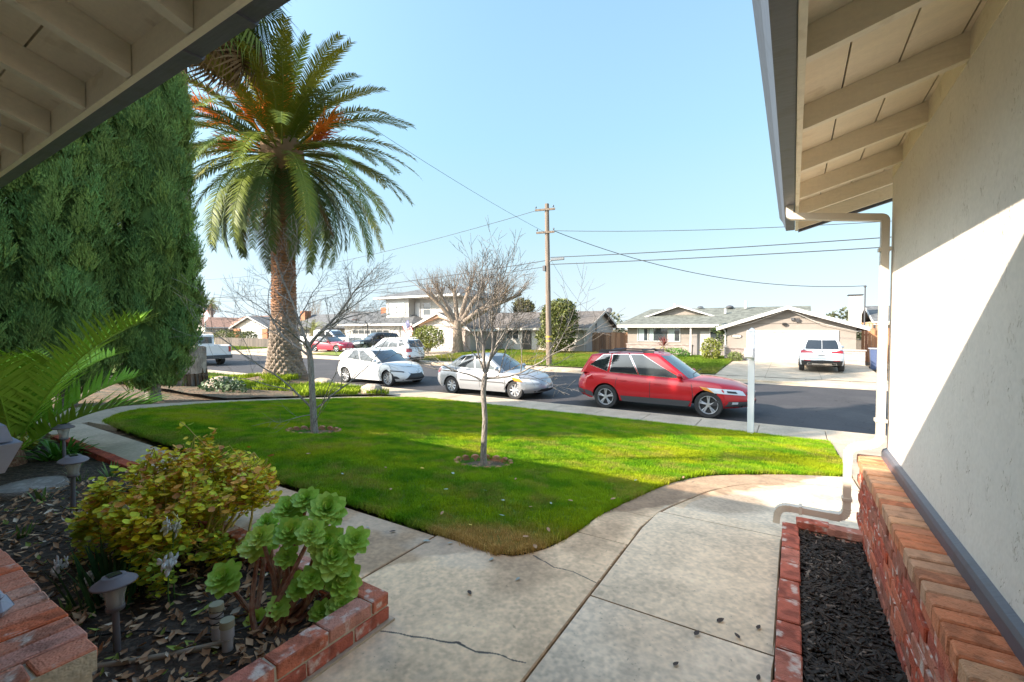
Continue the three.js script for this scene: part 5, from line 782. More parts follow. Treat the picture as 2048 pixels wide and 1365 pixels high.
{
  const sil = paint(.40, .41, .43, .35);
  const s = { L: 4.44, W: 1.715, sill: .22, R: .30, rimR: .195, tw: .19, axF: 1.36, axR: -1.26, paint: sil, spokes: 8, style: 'cap', cf: .6, cr: .4,
    belt: [[-2.22, .90], [-1.9, .93], [-1.3, .93], [0, .90], [.8, .885], [1.2, .865], [1.7, .79], [2.05, .70], [2.22, .62]],
    nose: [[0, -.14], [.2, -.02], [.4, 0], [.65, -.04], [.85, -.1], [1, -.18]], tailp: [[0, .14], [.25, .01], [.5, 0], [.8, .05], [1, .12]],
    gh: { x0: 1.12, x1: -1.68, x2: .28, x3: -1.02, roof: [[-1.1, 1.365], [-.6, 1.42], [-.1, 1.44], [.35, 1.40]], win: [[.06, .46, .44, .25, .08, .08, 0], [.49, .80, .73, .47, .08, .1, 1], [.82, .955, .85, .75, .1, .2, 1]] },
    chrome: null, seams: [1.0, -.02, -1.0], handles: [.16, -.76],
    extra: [['side_moulding', 'side', M.greyTrim, .95, -.85, .515, .545, .515, .545, .012], ['headlight', 'patch', M.lamp, [[.50, .555], [.95, .585], [1.0, .70], [.55, .655]], .012], ['indicator', 'patch', M.amber, [[.95, .585], [1.06, .61], [1.09, .72], [1.0, .70]], .013], ['grille', 'patch', M.greyTrim, [[0, .58], [.42, .575], [.44, .64], [0, .65]], .012], ['lower_intake', 'patch', M.blackTrim, [[0, .27], [.6, .27], [.5, .36], [0, .38]], .012], ['bumper_seam', 'patch', M.greyTrim, [[0, .50], [1.2, .50], [1.2, .51], [0, .51]], .004],
      ['tail_light', 'patch', M.tail, [[2.0, .74], [2.4, .74], [2.4, .89], [2.0, .88]], .012], ['license_plate', 'geo', M.plate, plateG().rotateY(PI / 2).translate(2.245, .45, 0)], ['wiper', 'geo', M.blackTrim, box(.5, .012, .02, .98, 1.0, .2, 0, .9, .45)]] };
  car('silver_sedan', 'silver four door sedan parked between the white hatchback and the red wagon', s, -8.97, 13.2, -.88, 0);
}
const white = paint(.80, .80, .80);
{
  const s = { L: 4.32, W: 1.765, sill: .20, R: .315, rimR: .235, tw: .215, axF: 1.34, axR: -1.26, paint: white, spokes: 10, style: 'mesh', cf: .62, cr: .45,
    belt: [[-2.16, .94], [-1.7, 1.0], [-1.0, .985], [0, .93], [.8, .895], [1.2, .875], [1.7, .80], [2.0, .70], [2.16, .60]],
    nose: [[0, -.10], [.2, 0], [.4, 0], [.65, -.05], [.85, -.12], [1, -.22]], tailp: [[0, .14], [.25, .01], [.5, 0], [.8, .06], [1, .16]],
    gh: { x0: 1.08, x1: -2.0, x2: .18, x3: -1.62, roof: [[-1.75, 1.37], [-1.2, 1.42], [-.5, 1.45], [0, 1.44], [.3, 1.39]], rv0: .22, win: [[.05, .43, .41, .235, .07, .07, 1], [.45, .76, .62, .43, .07, .14, 1]] },
    chrome: null, seams: [.95, -.12, -1.0], handles: [.08, -.85], wsGlass: M.glass,
    extra: [['headlight', 'patch', M.lamp, [[.56, .545], [1.0, .60], [1.1, .72], [.6, .635]], .012], ['headlight_trim', 'patch', M.blackTrim, [[.60, .56], [.98, .61], [1.0, .65], [.62, .60]], .014], ['grille', 'patch', M.blackTrim, [[0, .25], [.62, .27], [.36, .50], [0, .50]], .014], ['grille', 'patch', M.blackTrim, [[0, .50], [.36, .50], [.46, .64], [0, .64]], .014], ['grille_frame', 'patch', M.chrome, [[.36, .50], [.40, .50], [.5, .64], [.46, .64]], .018], ['badge', 'geo', M.chrome, join([new THREE.TorusGeometry(.055, .008, 6, 18).scale(1.25, 1, 1).rotateY(PI / 2), box(.01, .06, .012, 0, 0, -.012, .3), box(.01, .012, .05, 0, -.028, .012)]).translate(2.165, .585, 0)], ['fog_light', 'patch', M.blackTrim, [[.78, .30], [.95, .32], [.93, .42], [.86, .40]], .014], ['tail_light', 'patch', M.tail, [[2.05, .82], [2.4, .82], [2.4, .92], [2.05, .93]], .012], ['spoiler', 'geo', white, box(.16, .025, 1.1, -1.72, 1.40, 0)]] };
  car('white_hatchback', 'white hatchback with dark mesh wheels parked next to the silver sedan', s, -15.0, 13.45, -.88, 0);
}
const suvSpec = (o) => ({ L: 4.65, W: 1.87, sill: .28, R: .35, rimR: .24, tw: .23, axF: 1.38, axR: -1.33, paint: white, spokes: 5, style: 'split', cf: .5, cr: .36, archK: 1.15,
  belt: [[-2.32, 1.05], [-1.9, 1.10], [-1.0, 1.09], [0, 1.05], [.9, 1.02], [1.35, 1.0], [1.9, .93], [2.2, .84], [2.32, .76]], nose: [[0, -.14], [.2, -.02], [.4, 0], [.7, -.02], [.9, -.06], [1, -.12]], tailp: [[0, .14], [.25, .0], [.5, 0], [.8, .05], [1, .12]],
  gh: { x0: 1.12, x1: -2.2, x2: .32, x3: -1.86, roof: [[-1.95, 1.60], [-1.4, 1.66], [-.6, 1.70], [0, 1.69], [.4, 1.63]], rv0: .1, win: [[.05, .41, .40, .235, .07, .07, 1], [.43, .69, .66, .42, .07, .07, 1], [.72, .90, .83, .69, .12, .3, 1]] }, chrome: null, seams: [1.02, -.05, -1.0], handles: [.12, -.84], ...o });
{
  const s = suvSpec({ extra: [['cladding', 'side', M.greyTrim, .98, -.92, .28, .37, .28, .37, .012], ['tail_light', 'patch', M.tail, [[2.0, .82], [2.32, .84], [2.32, 1.03], [2.03, 1.02]], .012], ['rear_bumper', 'patch', M.greyTrim, [[2.02, .36], [3, .38], [3, .50], [2.02, .48]], .012], ['reflector', 'patch', M.tail, [[2.1, .52], [2.2, .52], [2.2, .62], [2.1, .62]], .013], ['license_plate', 'geo', M.plate, plateG().rotateY(-PI / 2).translate(-2.335, .85, 0)], ['headlight', 'patch', M.lamp, [[.6, .68], [1.08, .72], [1.08, .84], [.62, .78]], .012], ['grille', 'patch', M.blackTrim, [[0, .5], [.55, .5], [.55, .74], [0, .74]], .012], ['roof_rail', 'geo', M.chrome, [1, -1].map(q => box(1.7, .03, .035, -.75, 1.72, q * .6))]] });
  car('white_suv', 'white sport utility car parked across the street before the gabled garage', s, -22.6, 21.2, -.88, PI + .10, 'white sport utility cars');
}
{
  const s = suvSpec({ L: 4.41, W: 1.83, axF: 1.36, axR: -1.37, belt: [[-2.2, 1.0], [-1.9, 1.06], [-1.0, 1.06], [0, 1.03], [.9, 1.0], [1.35, .98], [1.8, .92], [2.1, .83], [2.2, .76]],
    gh: { x0: 1.08, x1: -2.02, x2: .30, x3: -1.66, roof: [[-1.75, 1.55], [-1.3, 1.60], [-.6, 1.63], [0, 1.62], [.4, 1.56]], rv0: .06, win: [[.05, .41, .40, .235, .07, .07, 1], [.43, .69, .66, .42, .07, .07, 1]] },
    extra: [['rear_bumper', 'patch', M.blackTrim, [[1.97, .30], [3, .30], [3, .56], [1.97, .52]], .012], ['skid_plate', 'patch', M.chrome, [[2.3, .32], [3, .32], [3, .40], [2.36, .42]], .02], ['exhaust', 'patch', M.rimDark, [[2.36, .34], [2.56, .34], [2.56, .39], [2.38, .39]], .026], ['tail_light', 'patch', M.tail, [[2.04, .88], [2.62, .90], [2.5, 1.0], [2.04, 1.01]], .012], ['license_plate', 'geo', M.plate, plateG(.33, .17).rotateY(-PI / 2).translate(-2.222, .80, 0)], ['hatch_seam', 'patch', M.greyTrim, [[2.12, .63], [3, .63], [3, .64], [2.12, .64]], .004], ['reflector', 'patch', M.tail, [[2.2, .52], [2.5, .52], [2.5, .55], [2.2, .55]], .016], ['roof_rail', 'geo', M.chrome, [1, -1].map(q => box(1.6, .04, .035, -.65, 1.655, q * .62))], ['headlight', 'patch', M.lamp, [[.6, .68], [1.08, .72], [1.08, .84], [.62, .78]], .012], ['hatch_badge', 'geo', M.chrome, new THREE.SphereGeometry(.045, 10, 6).scale(.3, 1, 1).translate(-2.19, .97, 0)]] });
  car('white_suv', 'white sport utility car with its tail to the street on the garage driveway', s, 1.15, 27.75, -.62, PI / 2, 'white sport utility cars');
}
{ // dark suv and red convertible in the far driveways
  const dk = paint(.035, .037, .042);
  car('dark_suv', 'dark grey sport utility car standing in the driveway of the two storey house', suvSpec({ paint: dk, extra: [['headlight', 'patch', M.lamp, [[.55, .68], [1.08, .70], [1.08, .86], [.58, .84]], .012], ['grille', 'patch', M.chrome, [[0, .62], [.5, .62], [.5, .82], [0, .82]], .012], ['front_bumper', 'patch', M.greyTrim, [[0, .32], [1.0, .32], [1.0, .52], [0, .52]], .012]] }), -33.2, 29.2, -.63, -1.9);
  const rd = paint(.45, .02, .045);
  car('red_coupe', 'red soft top coupe parked crosswise beside the white pickup', { L: 4.55, W: 1.85, sill: .2, R: .32, rimR: .23, axF: 1.36, axR: -1.3, paint: rd, roofPaint: mat(.03, .03, .035, .8), spokes: 5, style: 'plain', belt: [[-2.27, .92], [-1.9, .97], [-1, .95], [0, .9], [.8, .89], [1.3, .87], [1.9, .78], [2.27, .64]], nose: [[0, -.1], [.3, 0], [.6, -.03], [1, -.16]], tailp: [[0, .12], [.3, 0], [.7, .02], [1, .1]], gh: { x0: .85, x1: -1.55, x2: .1, x3: -.95, roof: [[-1, 1.28], [-.5, 1.36], [.15, 1.33]], win: [[.08, .55, .5, .26, .1, .1, 1], [.58, .82, .74, .55, .1, .2, 1]] }, seams: [.8, -.5], handles: [-.35], extra: [['tail_light', 'patch', M.tail, [[2.05, .74], [2.6, .74], [2.6, .88], [2.05, .88]], .012], ['rear_panel', 'patch', M.lamp, [[2.12, .66], [2.7, .66], [2.7, .86], [2.2, .86]], .016], ['headlight', 'patch', M.lamp, [[.5, .6], [1, .62], [1, .74], [.55, .7]], .012]] }, -35.6, 26.3, -.68, .12);
}
function pickup(name, label, x, F, y, heading, tone, o = {}) {
  const t = thing(name, label, 'truck', [x, y, F], heading), P = tone, hw = 1.0, L = 6.1;
  const sidePoly = (pts, z0, z1) => { const s = new THREE.Shape(pts.map(p => new THREE.Vector2(...p))), g = new THREE.ExtrudeGeometry(s, { depth: z1 - z0, bevelEnabled: true, bevelSize: .03, bevelThickness: .03, bevelSegments: 2, curveSegments: 10 }); g.translate(0, 0, z0); return g; };
  const R = .41, arc = (ax) => { const o2 = []; for (let i = 0; i <= 10; i++) { const a = PI - i / 10 * PI; o2.push([ax - cos(PI - a) * -.5, .43 + sin(a) * .5]); } return o2; };
  const lower = [[-3.02, .62], [-2.42, .58], ...[...Array(11)].map((_, i) => [-1.92 + -.5 * cos(i / 10 * PI), .45 + .5 * sin(i / 10 * PI)]), [-1.4, .48], [1.42, .48], ...[...Array(11)].map((_, i) => [1.95 + -.5 * cos(i / 10 * PI), .45 + .5 * sin(i / 10 * PI)]), [2.48, .5], [3.02, .55], [3.05, .9], [2.95, 1.14], [1.45, 1.22], [-3.02, 1.24]];
  put('body', [sidePoly(lower, -.95, -.88), sidePoly(lower, .88, .95), box(.08, .62, 1.9, -3.0, .94, 0), box(1.5, .1, 1.9, 2.2, 1.16, 0, 0, 0, -.05), box(.12, .62, 1.9, 2.98, .86, 0), box(3.05, .1, 1.86, -1.45, .66, 0)], P, t);
  const cab = [[1.42, 1.18], [.62, 1.86], [.35, 1.92], [-.98, 1.92], [-1.18, 1.86], [-1.28, 1.18]];
  put('cab', sidePoly(cab, -.78, .78), P, t);
  const each = (nm, list, m) => list.forEach(g => put(nm, g, m, t));
  const win = pts => ([1, -1].map(q => { const g = new THREE.ShapeGeometry(new THREE.Shape(pts.map(p => new THREE.Vector2(...p)))); g.translate(0, 0, q * .818); return g; }));
  each('side_window', win([[1.12, 1.26], [.58, 1.76], [.22, 1.78], [.22, 1.26]]), M.glass); each('side_window', win([[.12, 1.26], [.12, 1.78], [-.72, 1.78], [-.72, 1.26]]), M.glass);
  put('rear_window', box(.01, .42, 1.3, -1.285, 1.56, 0, 0, 0, -.13), M.glassLt, t); put('windshield', box(.012, .86, 1.36, 1.075, 1.53, 0, 0, 0, .87), M.glass, t);
  put('bed_liner', box(1.66, .04, 1.7, -2.16, 1.0, 0), M.blackTrim, t); put('rear_bumper', box(.16, .2, 1.9, -3.12, .56, 0), o.dark ? M.greyTrim : M.chrome, t); each('tail_light', [1, -1].map(q => box(.06, .34, .13, -3.03, 1.02, q * .87)), M.tail); each('door_handle', [1, -1].flatMap(q => [box(.16, .03, .03, .32, 1.05, q * .99), box(.16, .03, .03, -.62, 1.05, q * .99)]), M.blackTrim);
  each('mirror', [1, -1].map(q => box(.1, .24, .16, 1.05, 1.36, q * 1.0)), M.blackTrim); put('underbody', box(5.6, .2, 1.3, 0, .52, 0), M.rimDark, t); each('arch_flare', [1, -1].flatMap(q => [-1.92, 1.95].map(ax => new THREE.TorusGeometry(.5, .035, 6, 16, PI).translate(ax, .45, q * .97))), o.dark ? M.greyTrim : P);
  const wg = wheelGeos(R, .27, .24, 6, 'plain'); for (const ax of [1.95, -1.92]) for (const q of [1, -1]) { const w = new THREE.Group(); w.name = 'wheel'; w.position.set(ax, R, q * .84); if (q < 0) w.rotation.y = PI; t.add(w); put('tyre', wg.ty, M.tyre, w); put('rim', wg.rim, M.rim, w); put('brake_disc', wg.back, M.rimDark, w); }
}
pickup('white_pickup', 'white crew cab pickup truck parked behind the red coupe', -39.2, 28.6, -.66, 0.25, white);
pickup('white_pickup', 'white pickup truck with red tail lights half hidden by the hedge', -33.2, 13.9, -.88, PI, white, { dark: true });

// ---------- houses across the street ----------
const wallTex = (r, g, b, s) => new THREE.MeshStandardMaterial({ roughness: .9, map: tex(256, 2.5, (u, v) => { const k = 1 + .14 * (fbm(u * 7, v * 7, 7, 4, s) - .5) + .12 * (fbm(u * 90, v * 90, 90, 2, s + 2) - .5); return [r * k, g * k, b * k]; }) });
M.wTan = wallTex(0.285, 0.248, 0.217, 800); M.wWhite = wallTex(.52, .49, .45, 805); M.wPink = wallTex(0.409, 0.347, 0.31, 810); M.wGrey = wallTex(.46, .44, .41, 815); M.fasciaW = mat(.62, .60, .57, .6); M.trimW = mat(.60, .58, .56, .5); M.doorW = mat(.52, .51, .50, .5);
M.roofA = shingle(.15, .155, .13, 820); M.roofB = shingle(.14, .12, .105, 825); M.roofC = shingle(.125, .125, .125, 830); M.roofD = shingle(.30, .17, .12, 835); M.pane = new THREE.MeshPhysicalMaterial({ color: lin(.05, .06, .065), roughness: .05, clearcoat: 1 }); M.curtain = mat(.45, .52, .52, .9);
const smallBrick = (r, g, b, s) => new THREE.MeshStandardMaterial({ roughness: .9, map: tex(512, 1.6, (u, v) => { const row = Math.floor(v * 22), f = v * 22 % 1, cu = (u * 7 + (row % 2) * .5) % 1, cx = Math.floor(u * 7 + (row % 2) * .5) % 7, m = f < .16 || cu < .06, k = m ? .72 : .8 + .4 * hsh(cx, row, s); return [r * k, g * k, b * k]; }) });
M.brickTan = smallBrick(.36, .29, .26, 840); M.brickPale = smallBrick(.50, .44, .40, 842); M.brickRd = smallBrick(.42, .17, .09, 845);
function gableX(t, x0, x1, F0, F1, ye, yr, ov, rm, fm = M.fasciaW, side = .35) { // ridge along x
  const Fm = (F0 + F1) / 2, sl = (yr - ye) / (Fm - F0), a = F0 - ov, b = F1 + ov, y = ye - sl * ov;
  put('roof', [quadSlab([V(x0 - side, y + .1, a), V(x1 + side, y + .1, a), V(x1 + side, yr + .1, Fm), V(x0 - side, yr + .1, Fm)], .07), quadSlab([V(x0 - side, yr + .1, Fm), V(x1 + side, yr + .1, Fm), V(x1 + side, y + .1, b), V(x0 - side, y + .1, b)], .07)], rm, t);
  put('fascia', bx(x0 - side - .01, x1 + side + .01, y - .10, y + .09, a - .03, a - .003), fm, t);
  for (const x of [x0 - side - .03, x1 + side + .004]) { put('barge_board', [quadSlab([V(x, y + .11, a), V(x + .026, y + .11, a), V(x + .026, yr + .12, Fm), V(x, yr + .12, Fm)], .18), quadSlab([V(x, yr + .12, Fm), V(x + .026, yr + .12, Fm), V(x + .026, y + .11, b), V(x, y + .11, b)], .18)], fm, t); }
}
function gableF(t, x0, x1, F0, F1, ye, yr, ov, rm, fm = M.fasciaW, front = .5) { // ridge along F, gable to the street
  const xm = (x0 + x1) / 2, sl = (yr - ye) / (xm - x0), a = x0 - ov, b = x1 + ov, y = ye - sl * ov, f = F0 - front;
  put('roof', [quadSlab([V(a, y + .1, f), V(xm, yr + .1, f), V(xm, yr + .1, F1), V(a, y + .1, F1)], .07), quadSlab([V(xm, yr + .1, f), V(b, y + .1, f), V(b, y + .1, F1), V(xm, yr + .1, F1)], .07)], rm, t);
  put('barge_board', [quadSlab([V(a - .02, y + .115, f - .03), V(xm, yr + .12, f - .03), V(xm, yr + .12, f - .003), V(a - .02, y + .115, f - .003)], .2)], fm, t);
  put('barge_board', [quadSlab([V(xm, yr + .12, f - .03), V(b + .02, y + .115, f - .03), V(b + .02, y + .115, f - .003), V(xm, yr + .12, f - .003)], .2)], fm, t);
  for (const x of [a - .025, b]) put('fascia', bx(x, x + .025, y - .08, y + .09, f, F1), fm, t);
}
function windowF(t, x0, x1, y0, y1, F, bars = [], opt = {}) {
  const w = new THREE.Group(); w.name = 'window'; t.add(w); const f = .055, d = .05;
  put('frame', [bx(x0 - f, x1 + f, y1, y1 + f, F - d, F + .01), bx(x0 - f, x1 + f, y0 - f, y0, F - d, F + .01), bx(x0 - f, x0, y0, y1, F - d, F + .01), bx(x1, x1 + f, y0, y1, F - d, F + .01)], opt.frame || M.trimW, w);
  for (const b of bars) put('mullion', bx(b - .03, b + .03, y0, y1, F - d + .006, F), opt.frame || M.trimW, w);
  if (opt.rails) for (const b of opt.rails) put('mullion', bx(x0, x1, b - .02, b + .02, F - d + .01, F), opt.frame || M.trimW, w);
  put('pane', bx(x0, x1, y0, y1, F - .02, F - .012), opt.pane || M.pane, w); if (opt.curtain) for (const [a, b] of opt.curtain) put('curtain', bx(a, b, y0 + .02, y1 - .02, F - .03, F - .024), M.curtain, w);
}
function garageDoor(t, x0, x1, y0, y1, F, cols, rows, m, opt = {}) {
  const d = new THREE.Group(); d.name = 'garage_door'; t.add(d); put('frame', [bx(x0 - .12, x0, y0, y1 + .12, F - .06, F + .01), bx(x1, x1 + .12, y0, y1 + .12, F - .06, F + .01), bx(x0, x1, y1, y1 + .12, F - .06, F + .01)], M.trimW, d);
  put('leaf', bx(x0, x1, y0, y1, F - .012, F - .004), m, d);
  const w = (x1 - x0) / cols, h = (y1 - y0) / rows; for (let i = 0; i < cols; i++) for (let j = 0; j < rows; j++) { const glass = opt.glassRow === j; const g = chamferBox(w - .09, h - .07, .022, .01); g.translate(x0 + w * (i + .5), y0 + h * (j + .5), -(F - .016)); put(glass ? 'pane' : 'panel', g, glass ? M.pane : m, d); if (!glass && !opt.plain) put('panel', chamferBox(w - .22, h - .18, .02, .008).translate(x0 + w * (i + .5), y0 + h * (j + .5), -(F - .028)), m, d); }
}
{ // A: tan bungalow with the white garage door
  const t = thing('bungalow', 'tan bungalow with wide white garage door and grey shingle roof', 'house'), y0 = -.62;
  put('wall', [prism([[-3.55, y0 - .2], [2.95, y0 - .2], [2.95, 1.62], [-.3, 2.62], [-3.55, 1.62]], 31.3, 40)], M.wTan, t).userData.label = 'garage gable wall';
  put('wall', bx(-10.75, -3.56, y0 - .2, 1.75, 34.0, 41.5), M.wTan, t);
  put('porch_recess', bx(-6.05, -3.7, y0, 1.62, 33.97, 33.995), wallTex(.27, .25, .24, 846), t);
  gableF(t, -3.55, 2.95, 31.3, 39.5, 1.55, 2.62, .52, M.roofA, M.fasciaW, .55);
  // siding boards in the gable
  for (const [y, w] of [[2.02, 1.45], [1.70, 2.6]]) put('siding_groove', bx(-.3 - w, -.3 + w, y, y + .025, 31.285, 31.299), mat(.2, .17, .15, .9), t);
  for (const [y, w] of [[1.73, 2.45], [2.05, 1.3]]) put('siding_board', bx(-.3 - w, -.3 + w, y, y + .28, 31.27, 31.298), M.wTan, t);
  garageDoor(t, -2.32, 2.05, -.72, 1.20, 31.3, 4, 4, M.doorW);
  put('brick_skirt', bx(-3.62, -2.46, y0 - .2, .18, 31.2, 31.32), M.brickTan, t); put('brick_skirt', bx(2.19, 3.35, y0 - .2, .18, 31.15, 31.33), M.brickPale, t); put('brick_cap', bx(-3.66, -2.45, .18, .25, 31.16, 31.33), M.brickTan, t); put('brick_cap', bx(2.18, 3.4, .18, .25, 31.1, 31.34), M.brickPale, t);
  put('brick_skirt', bx(-10.8, -6.1, y0 - .2, .22, 33.9, 34.01), M.brickTan, t); put('brick_cap', bx(-10.84, -6.08, .22, .29, 33.86, 34.02), M.brickTan, t);
  // main roof, hipped at the far end
  const ra = 33.3, rm = 38, rb2 = 42.6, xe = -11.35;
  put('roof', [quadSlab([V(xe, 1.72, ra), V(1, 1.72, ra), V(1, 3.02, rm), V(-10.1, 3.02, rm)], .07), tri([...V(xe, 1.72, ra), ...V(-10.1, 3.02, rm), ...V(xe, 1.72, rb2)]), quadSlab([V(-10.1, 3.02, rm), V(1, 3.02, rm), V(1, 1.7, rb2), V(xe, 1.72, rb2)], .07)], M.roofA, t);
  put('fascia', bx(xe, -3.7, 1.5, 1.70, ra - .04, ra - .005), M.fasciaW, t); put('soffit', bx(xe, -3.7, 1.50, 1.52, ra, 34), M.fasciaW, t);
  put('dormer', prism([[-9.5, 2.36], [-5.3, 2.36], [-7.4, 3.02]], 36.0, 38), M.wTan, t);
  put('dormer_roof', [quadSlab([V(-9.95, 2.34, 35.5), V(-7.4, 3.17, 35.5), V(-7.4, 3.17, 38.6), V(-9.95, 2.34, 38.6)], .1), quadSlab([V(-7.4, 3.17, 35.5), V(-4.85, 2.34, 35.5), V(-4.85, 2.34, 38.6), V(-7.4, 3.17, 38.6)], .1)], M.fasciaW, t);
  windowF(t, -9.95, -6.95, .52, 1.42, 34, [-9.2, -7.75], { curtain: [[-9.9, -9.5], [-9.1, -8.8], [-7.7, -7.3]] });
  windowF(t, -4.9, -4.05, .7, 1.4, 33.97);
  put('porch_post', bx(-6.15, -6.05, y0, 1.5, 33.4, 33.5), M.trimW, t); put('door', bx(-5.55, -4.95, y0, 1.25, 33.94, 33.968), M.wGrey, t);
  put('chimney', bx(3.1, 3.75, 1.2, 3.55, 37, 37.7), M.brickPale, t); put('chimney_cap', bx(3.02, 3.83, 3.6, 3.65, 36.95, 37.75), M.blackTrim, t);
  for (const [x, y, F, h] of [[-3.0, 2.9, 37.3, .55], [-8.0, 2.8, 37.2, .6], [-4.2, 2.5, 36, .35]]) put('vent_pipe', new THREE.CylinderGeometry(.08, .1, h, 10).translate(x, y + h / 2, -F), M.fasciaW, t);
  put('attic_fan', [new THREE.SphereGeometry(.28, 12, 6, 0, 6.28, 0, 1.6).scale(1, .6, 1).translate(-4.1, 3.0, -37.6)], M.greyTrim, t); put('attic_fan', [new THREE.SphereGeometry(.24, 12, 6, 0, 6.28, 0, 1.6).scale(1, .5, 1).translate(-6.2, 3.05, -37.8)], M.greyTrim, t);
  put('service_mast', [new THREE.CylinderGeometry(.035, .035, 2.3, 8).translate(3.5, 2.7, -33.2), new THREE.SphereGeometry(.07, 8, 6).translate(3.5, 3.87, -33.2)], M.greyTrim, t);
  put('number_plaque', [new THREE.CylinderGeometry(.2, .2, .03, 16).rotateX(PI / 2).scale(1.5, .7, 1).translate(-3.0, .95, -31.27)], mat(.12, .1, .09, .6), t);
  { const c = document.createElement('canvas'); c.width = 128; c.height = 48; const g = c.getContext('2d'); g.fillStyle = '#d9d2c4'; g.fillRect(0, 0, 128, 48); g.fillStyle = '#4a433c'; for (let i = 0; i < 4; i++) g.fillRect(16 + i * 27, 12, 15, 24); const tx = new THREE.CanvasTexture(c); tx.colorSpace = THREE.SRGBColorSpace; put('plaque_face', new THREE.PlaneGeometry(.44, .15).translate(-3.0, .95, -31.25), new THREE.MeshStandardMaterial({ map: tx, roughness: .7 }), t); }
  put('security_light', [box(.16, .16, .14, -.05, 1.98, -31.2), box(.2, .18, .1, .2, 1.9, -31.18, .4)], M.greyTrim, t); put('security_camera', box(.22, .12, .14, -.45, 1.68, -31.2, .3, .3), M.blackTrim, t);
  put('downspout', [tube([V(-4.05, 1.45, 31.1), V(-3.7, 1.35, 31.2), V(-3.63, 1.2, 31.25), V(-3.63, y0, 31.25)], .045, .045, 6)], M.trimW, t);
  const gw = []; gw.push(tube([V(-3.9, 1.4, 31.0), V(-2.2, 1.75, 31.0), V(-.5, 2.42, 30.95)], .015, .015, 4)); gw.push(tube([V(-.1, 2.42, 30.95), V(1.2, 1.75, 31.0), V(3.0, 1.25, 31.1)], .012, .012, 4)); put('cable', gw[0], M.fasciaW, t); put('cable', gw[1], M.fasciaW, t);
}
{ // B: white house with pinkish gabled garage
  const t = thing('white_house', 'white house with pale gabled garage behind the big bare tree', 'house'), y0 = -.55;
  put('wall', bx(-24.6, -14.2, y0 - .2, 1.62, 34.2, 40.4), M.wWhite, t);
  put('gable_wall', tri([...V(-14.197, 1.6, 34.2), ...V(-14.197, 1.6, 40.4), ...V(-14.197, 2.85, 37.3)]), M.wWhite, t);
  gableX(t, -24.6, -14.2, 34.2, 40.4, 1.62, 2.85, .6, M.roofB, mat(.55, .48, .42, .7), .45);
  put('wall', prism([[-29.2, y0 - .2], [-22.9, y0 - .2], [-22.9, 1.45], [-26.05, 2.72], [-29.2, 1.45]], 30.2, 37), M.wPink, t);
  gableF(t, -29.2, -22.9, 30.2, 37.2, 1.45, 2.72, .45, M.roofB, M.fasciaW, .6);
  put('gable_soffit', prism([[-28.7, 1.7], [-26.05, 2.66], [-23.4, 1.7], [-24.6, 2.0], [-26.05, 2.4], [-27.5, 2.0]], 29.75, 30.19), mat(.62, .38, .27, .8), t);
  for (const [y, w] of [[1.62, 2.7], [1.92, 1.9], [2.2, 1.1]]) put('siding_board', bx(-26.05 - w, -26.05 + w, y, y + .24, 30.165, 30.195), M.wWhite, t);
  garageDoor(t, -28.3, -24.0, y0, 1.28, 30.2, 4, 4, M.doorW, { plain: true });
  windowF(t, -17.3, -15.3, .55, 1.3, 34.2, [-16.3], { frame: M.wWhite }); windowF(t, -21.8, -20.6, .5, 1.35, 34.2, [-21.2]); put('door', bx(-20.2, -19.3, y0, 1.35, 34.15, 34.195), mat(.07, .06, .05, .6), t);
  put('brick_skirt', bx(-18.8, -14.2, y0 - .2, .1, 34.08, 34.195), M.wPink, t);
  put('downspout', tube([V(-14.6, 1.45, 33.6), V(-14.35, 1.3, 34.1), V(-14.3, y0, 34.12)], .045, .045, 6), M.trimW, t);
  put('satellite_dish', [new THREE.SphereGeometry(.42, 14, 8, 0, 6.28, 0, .8).rotateX(1.1).translate(-13.6, 2.85, -38), tube([V(-13.7, 2.4, 38), V(-13.6, 2.7, 38)], .03, .03, 6)], M.greyTrim, t);
  put('meter_box', box(.18, .4, .25, -14.11, .3, -36.2), M.greyTrim, t); put('conduit', tube([V(-14.15, 2.4, 36.2), V(-14.15, .5, 36.2)], .03, .03, 6), M.greyTrim, t);
}
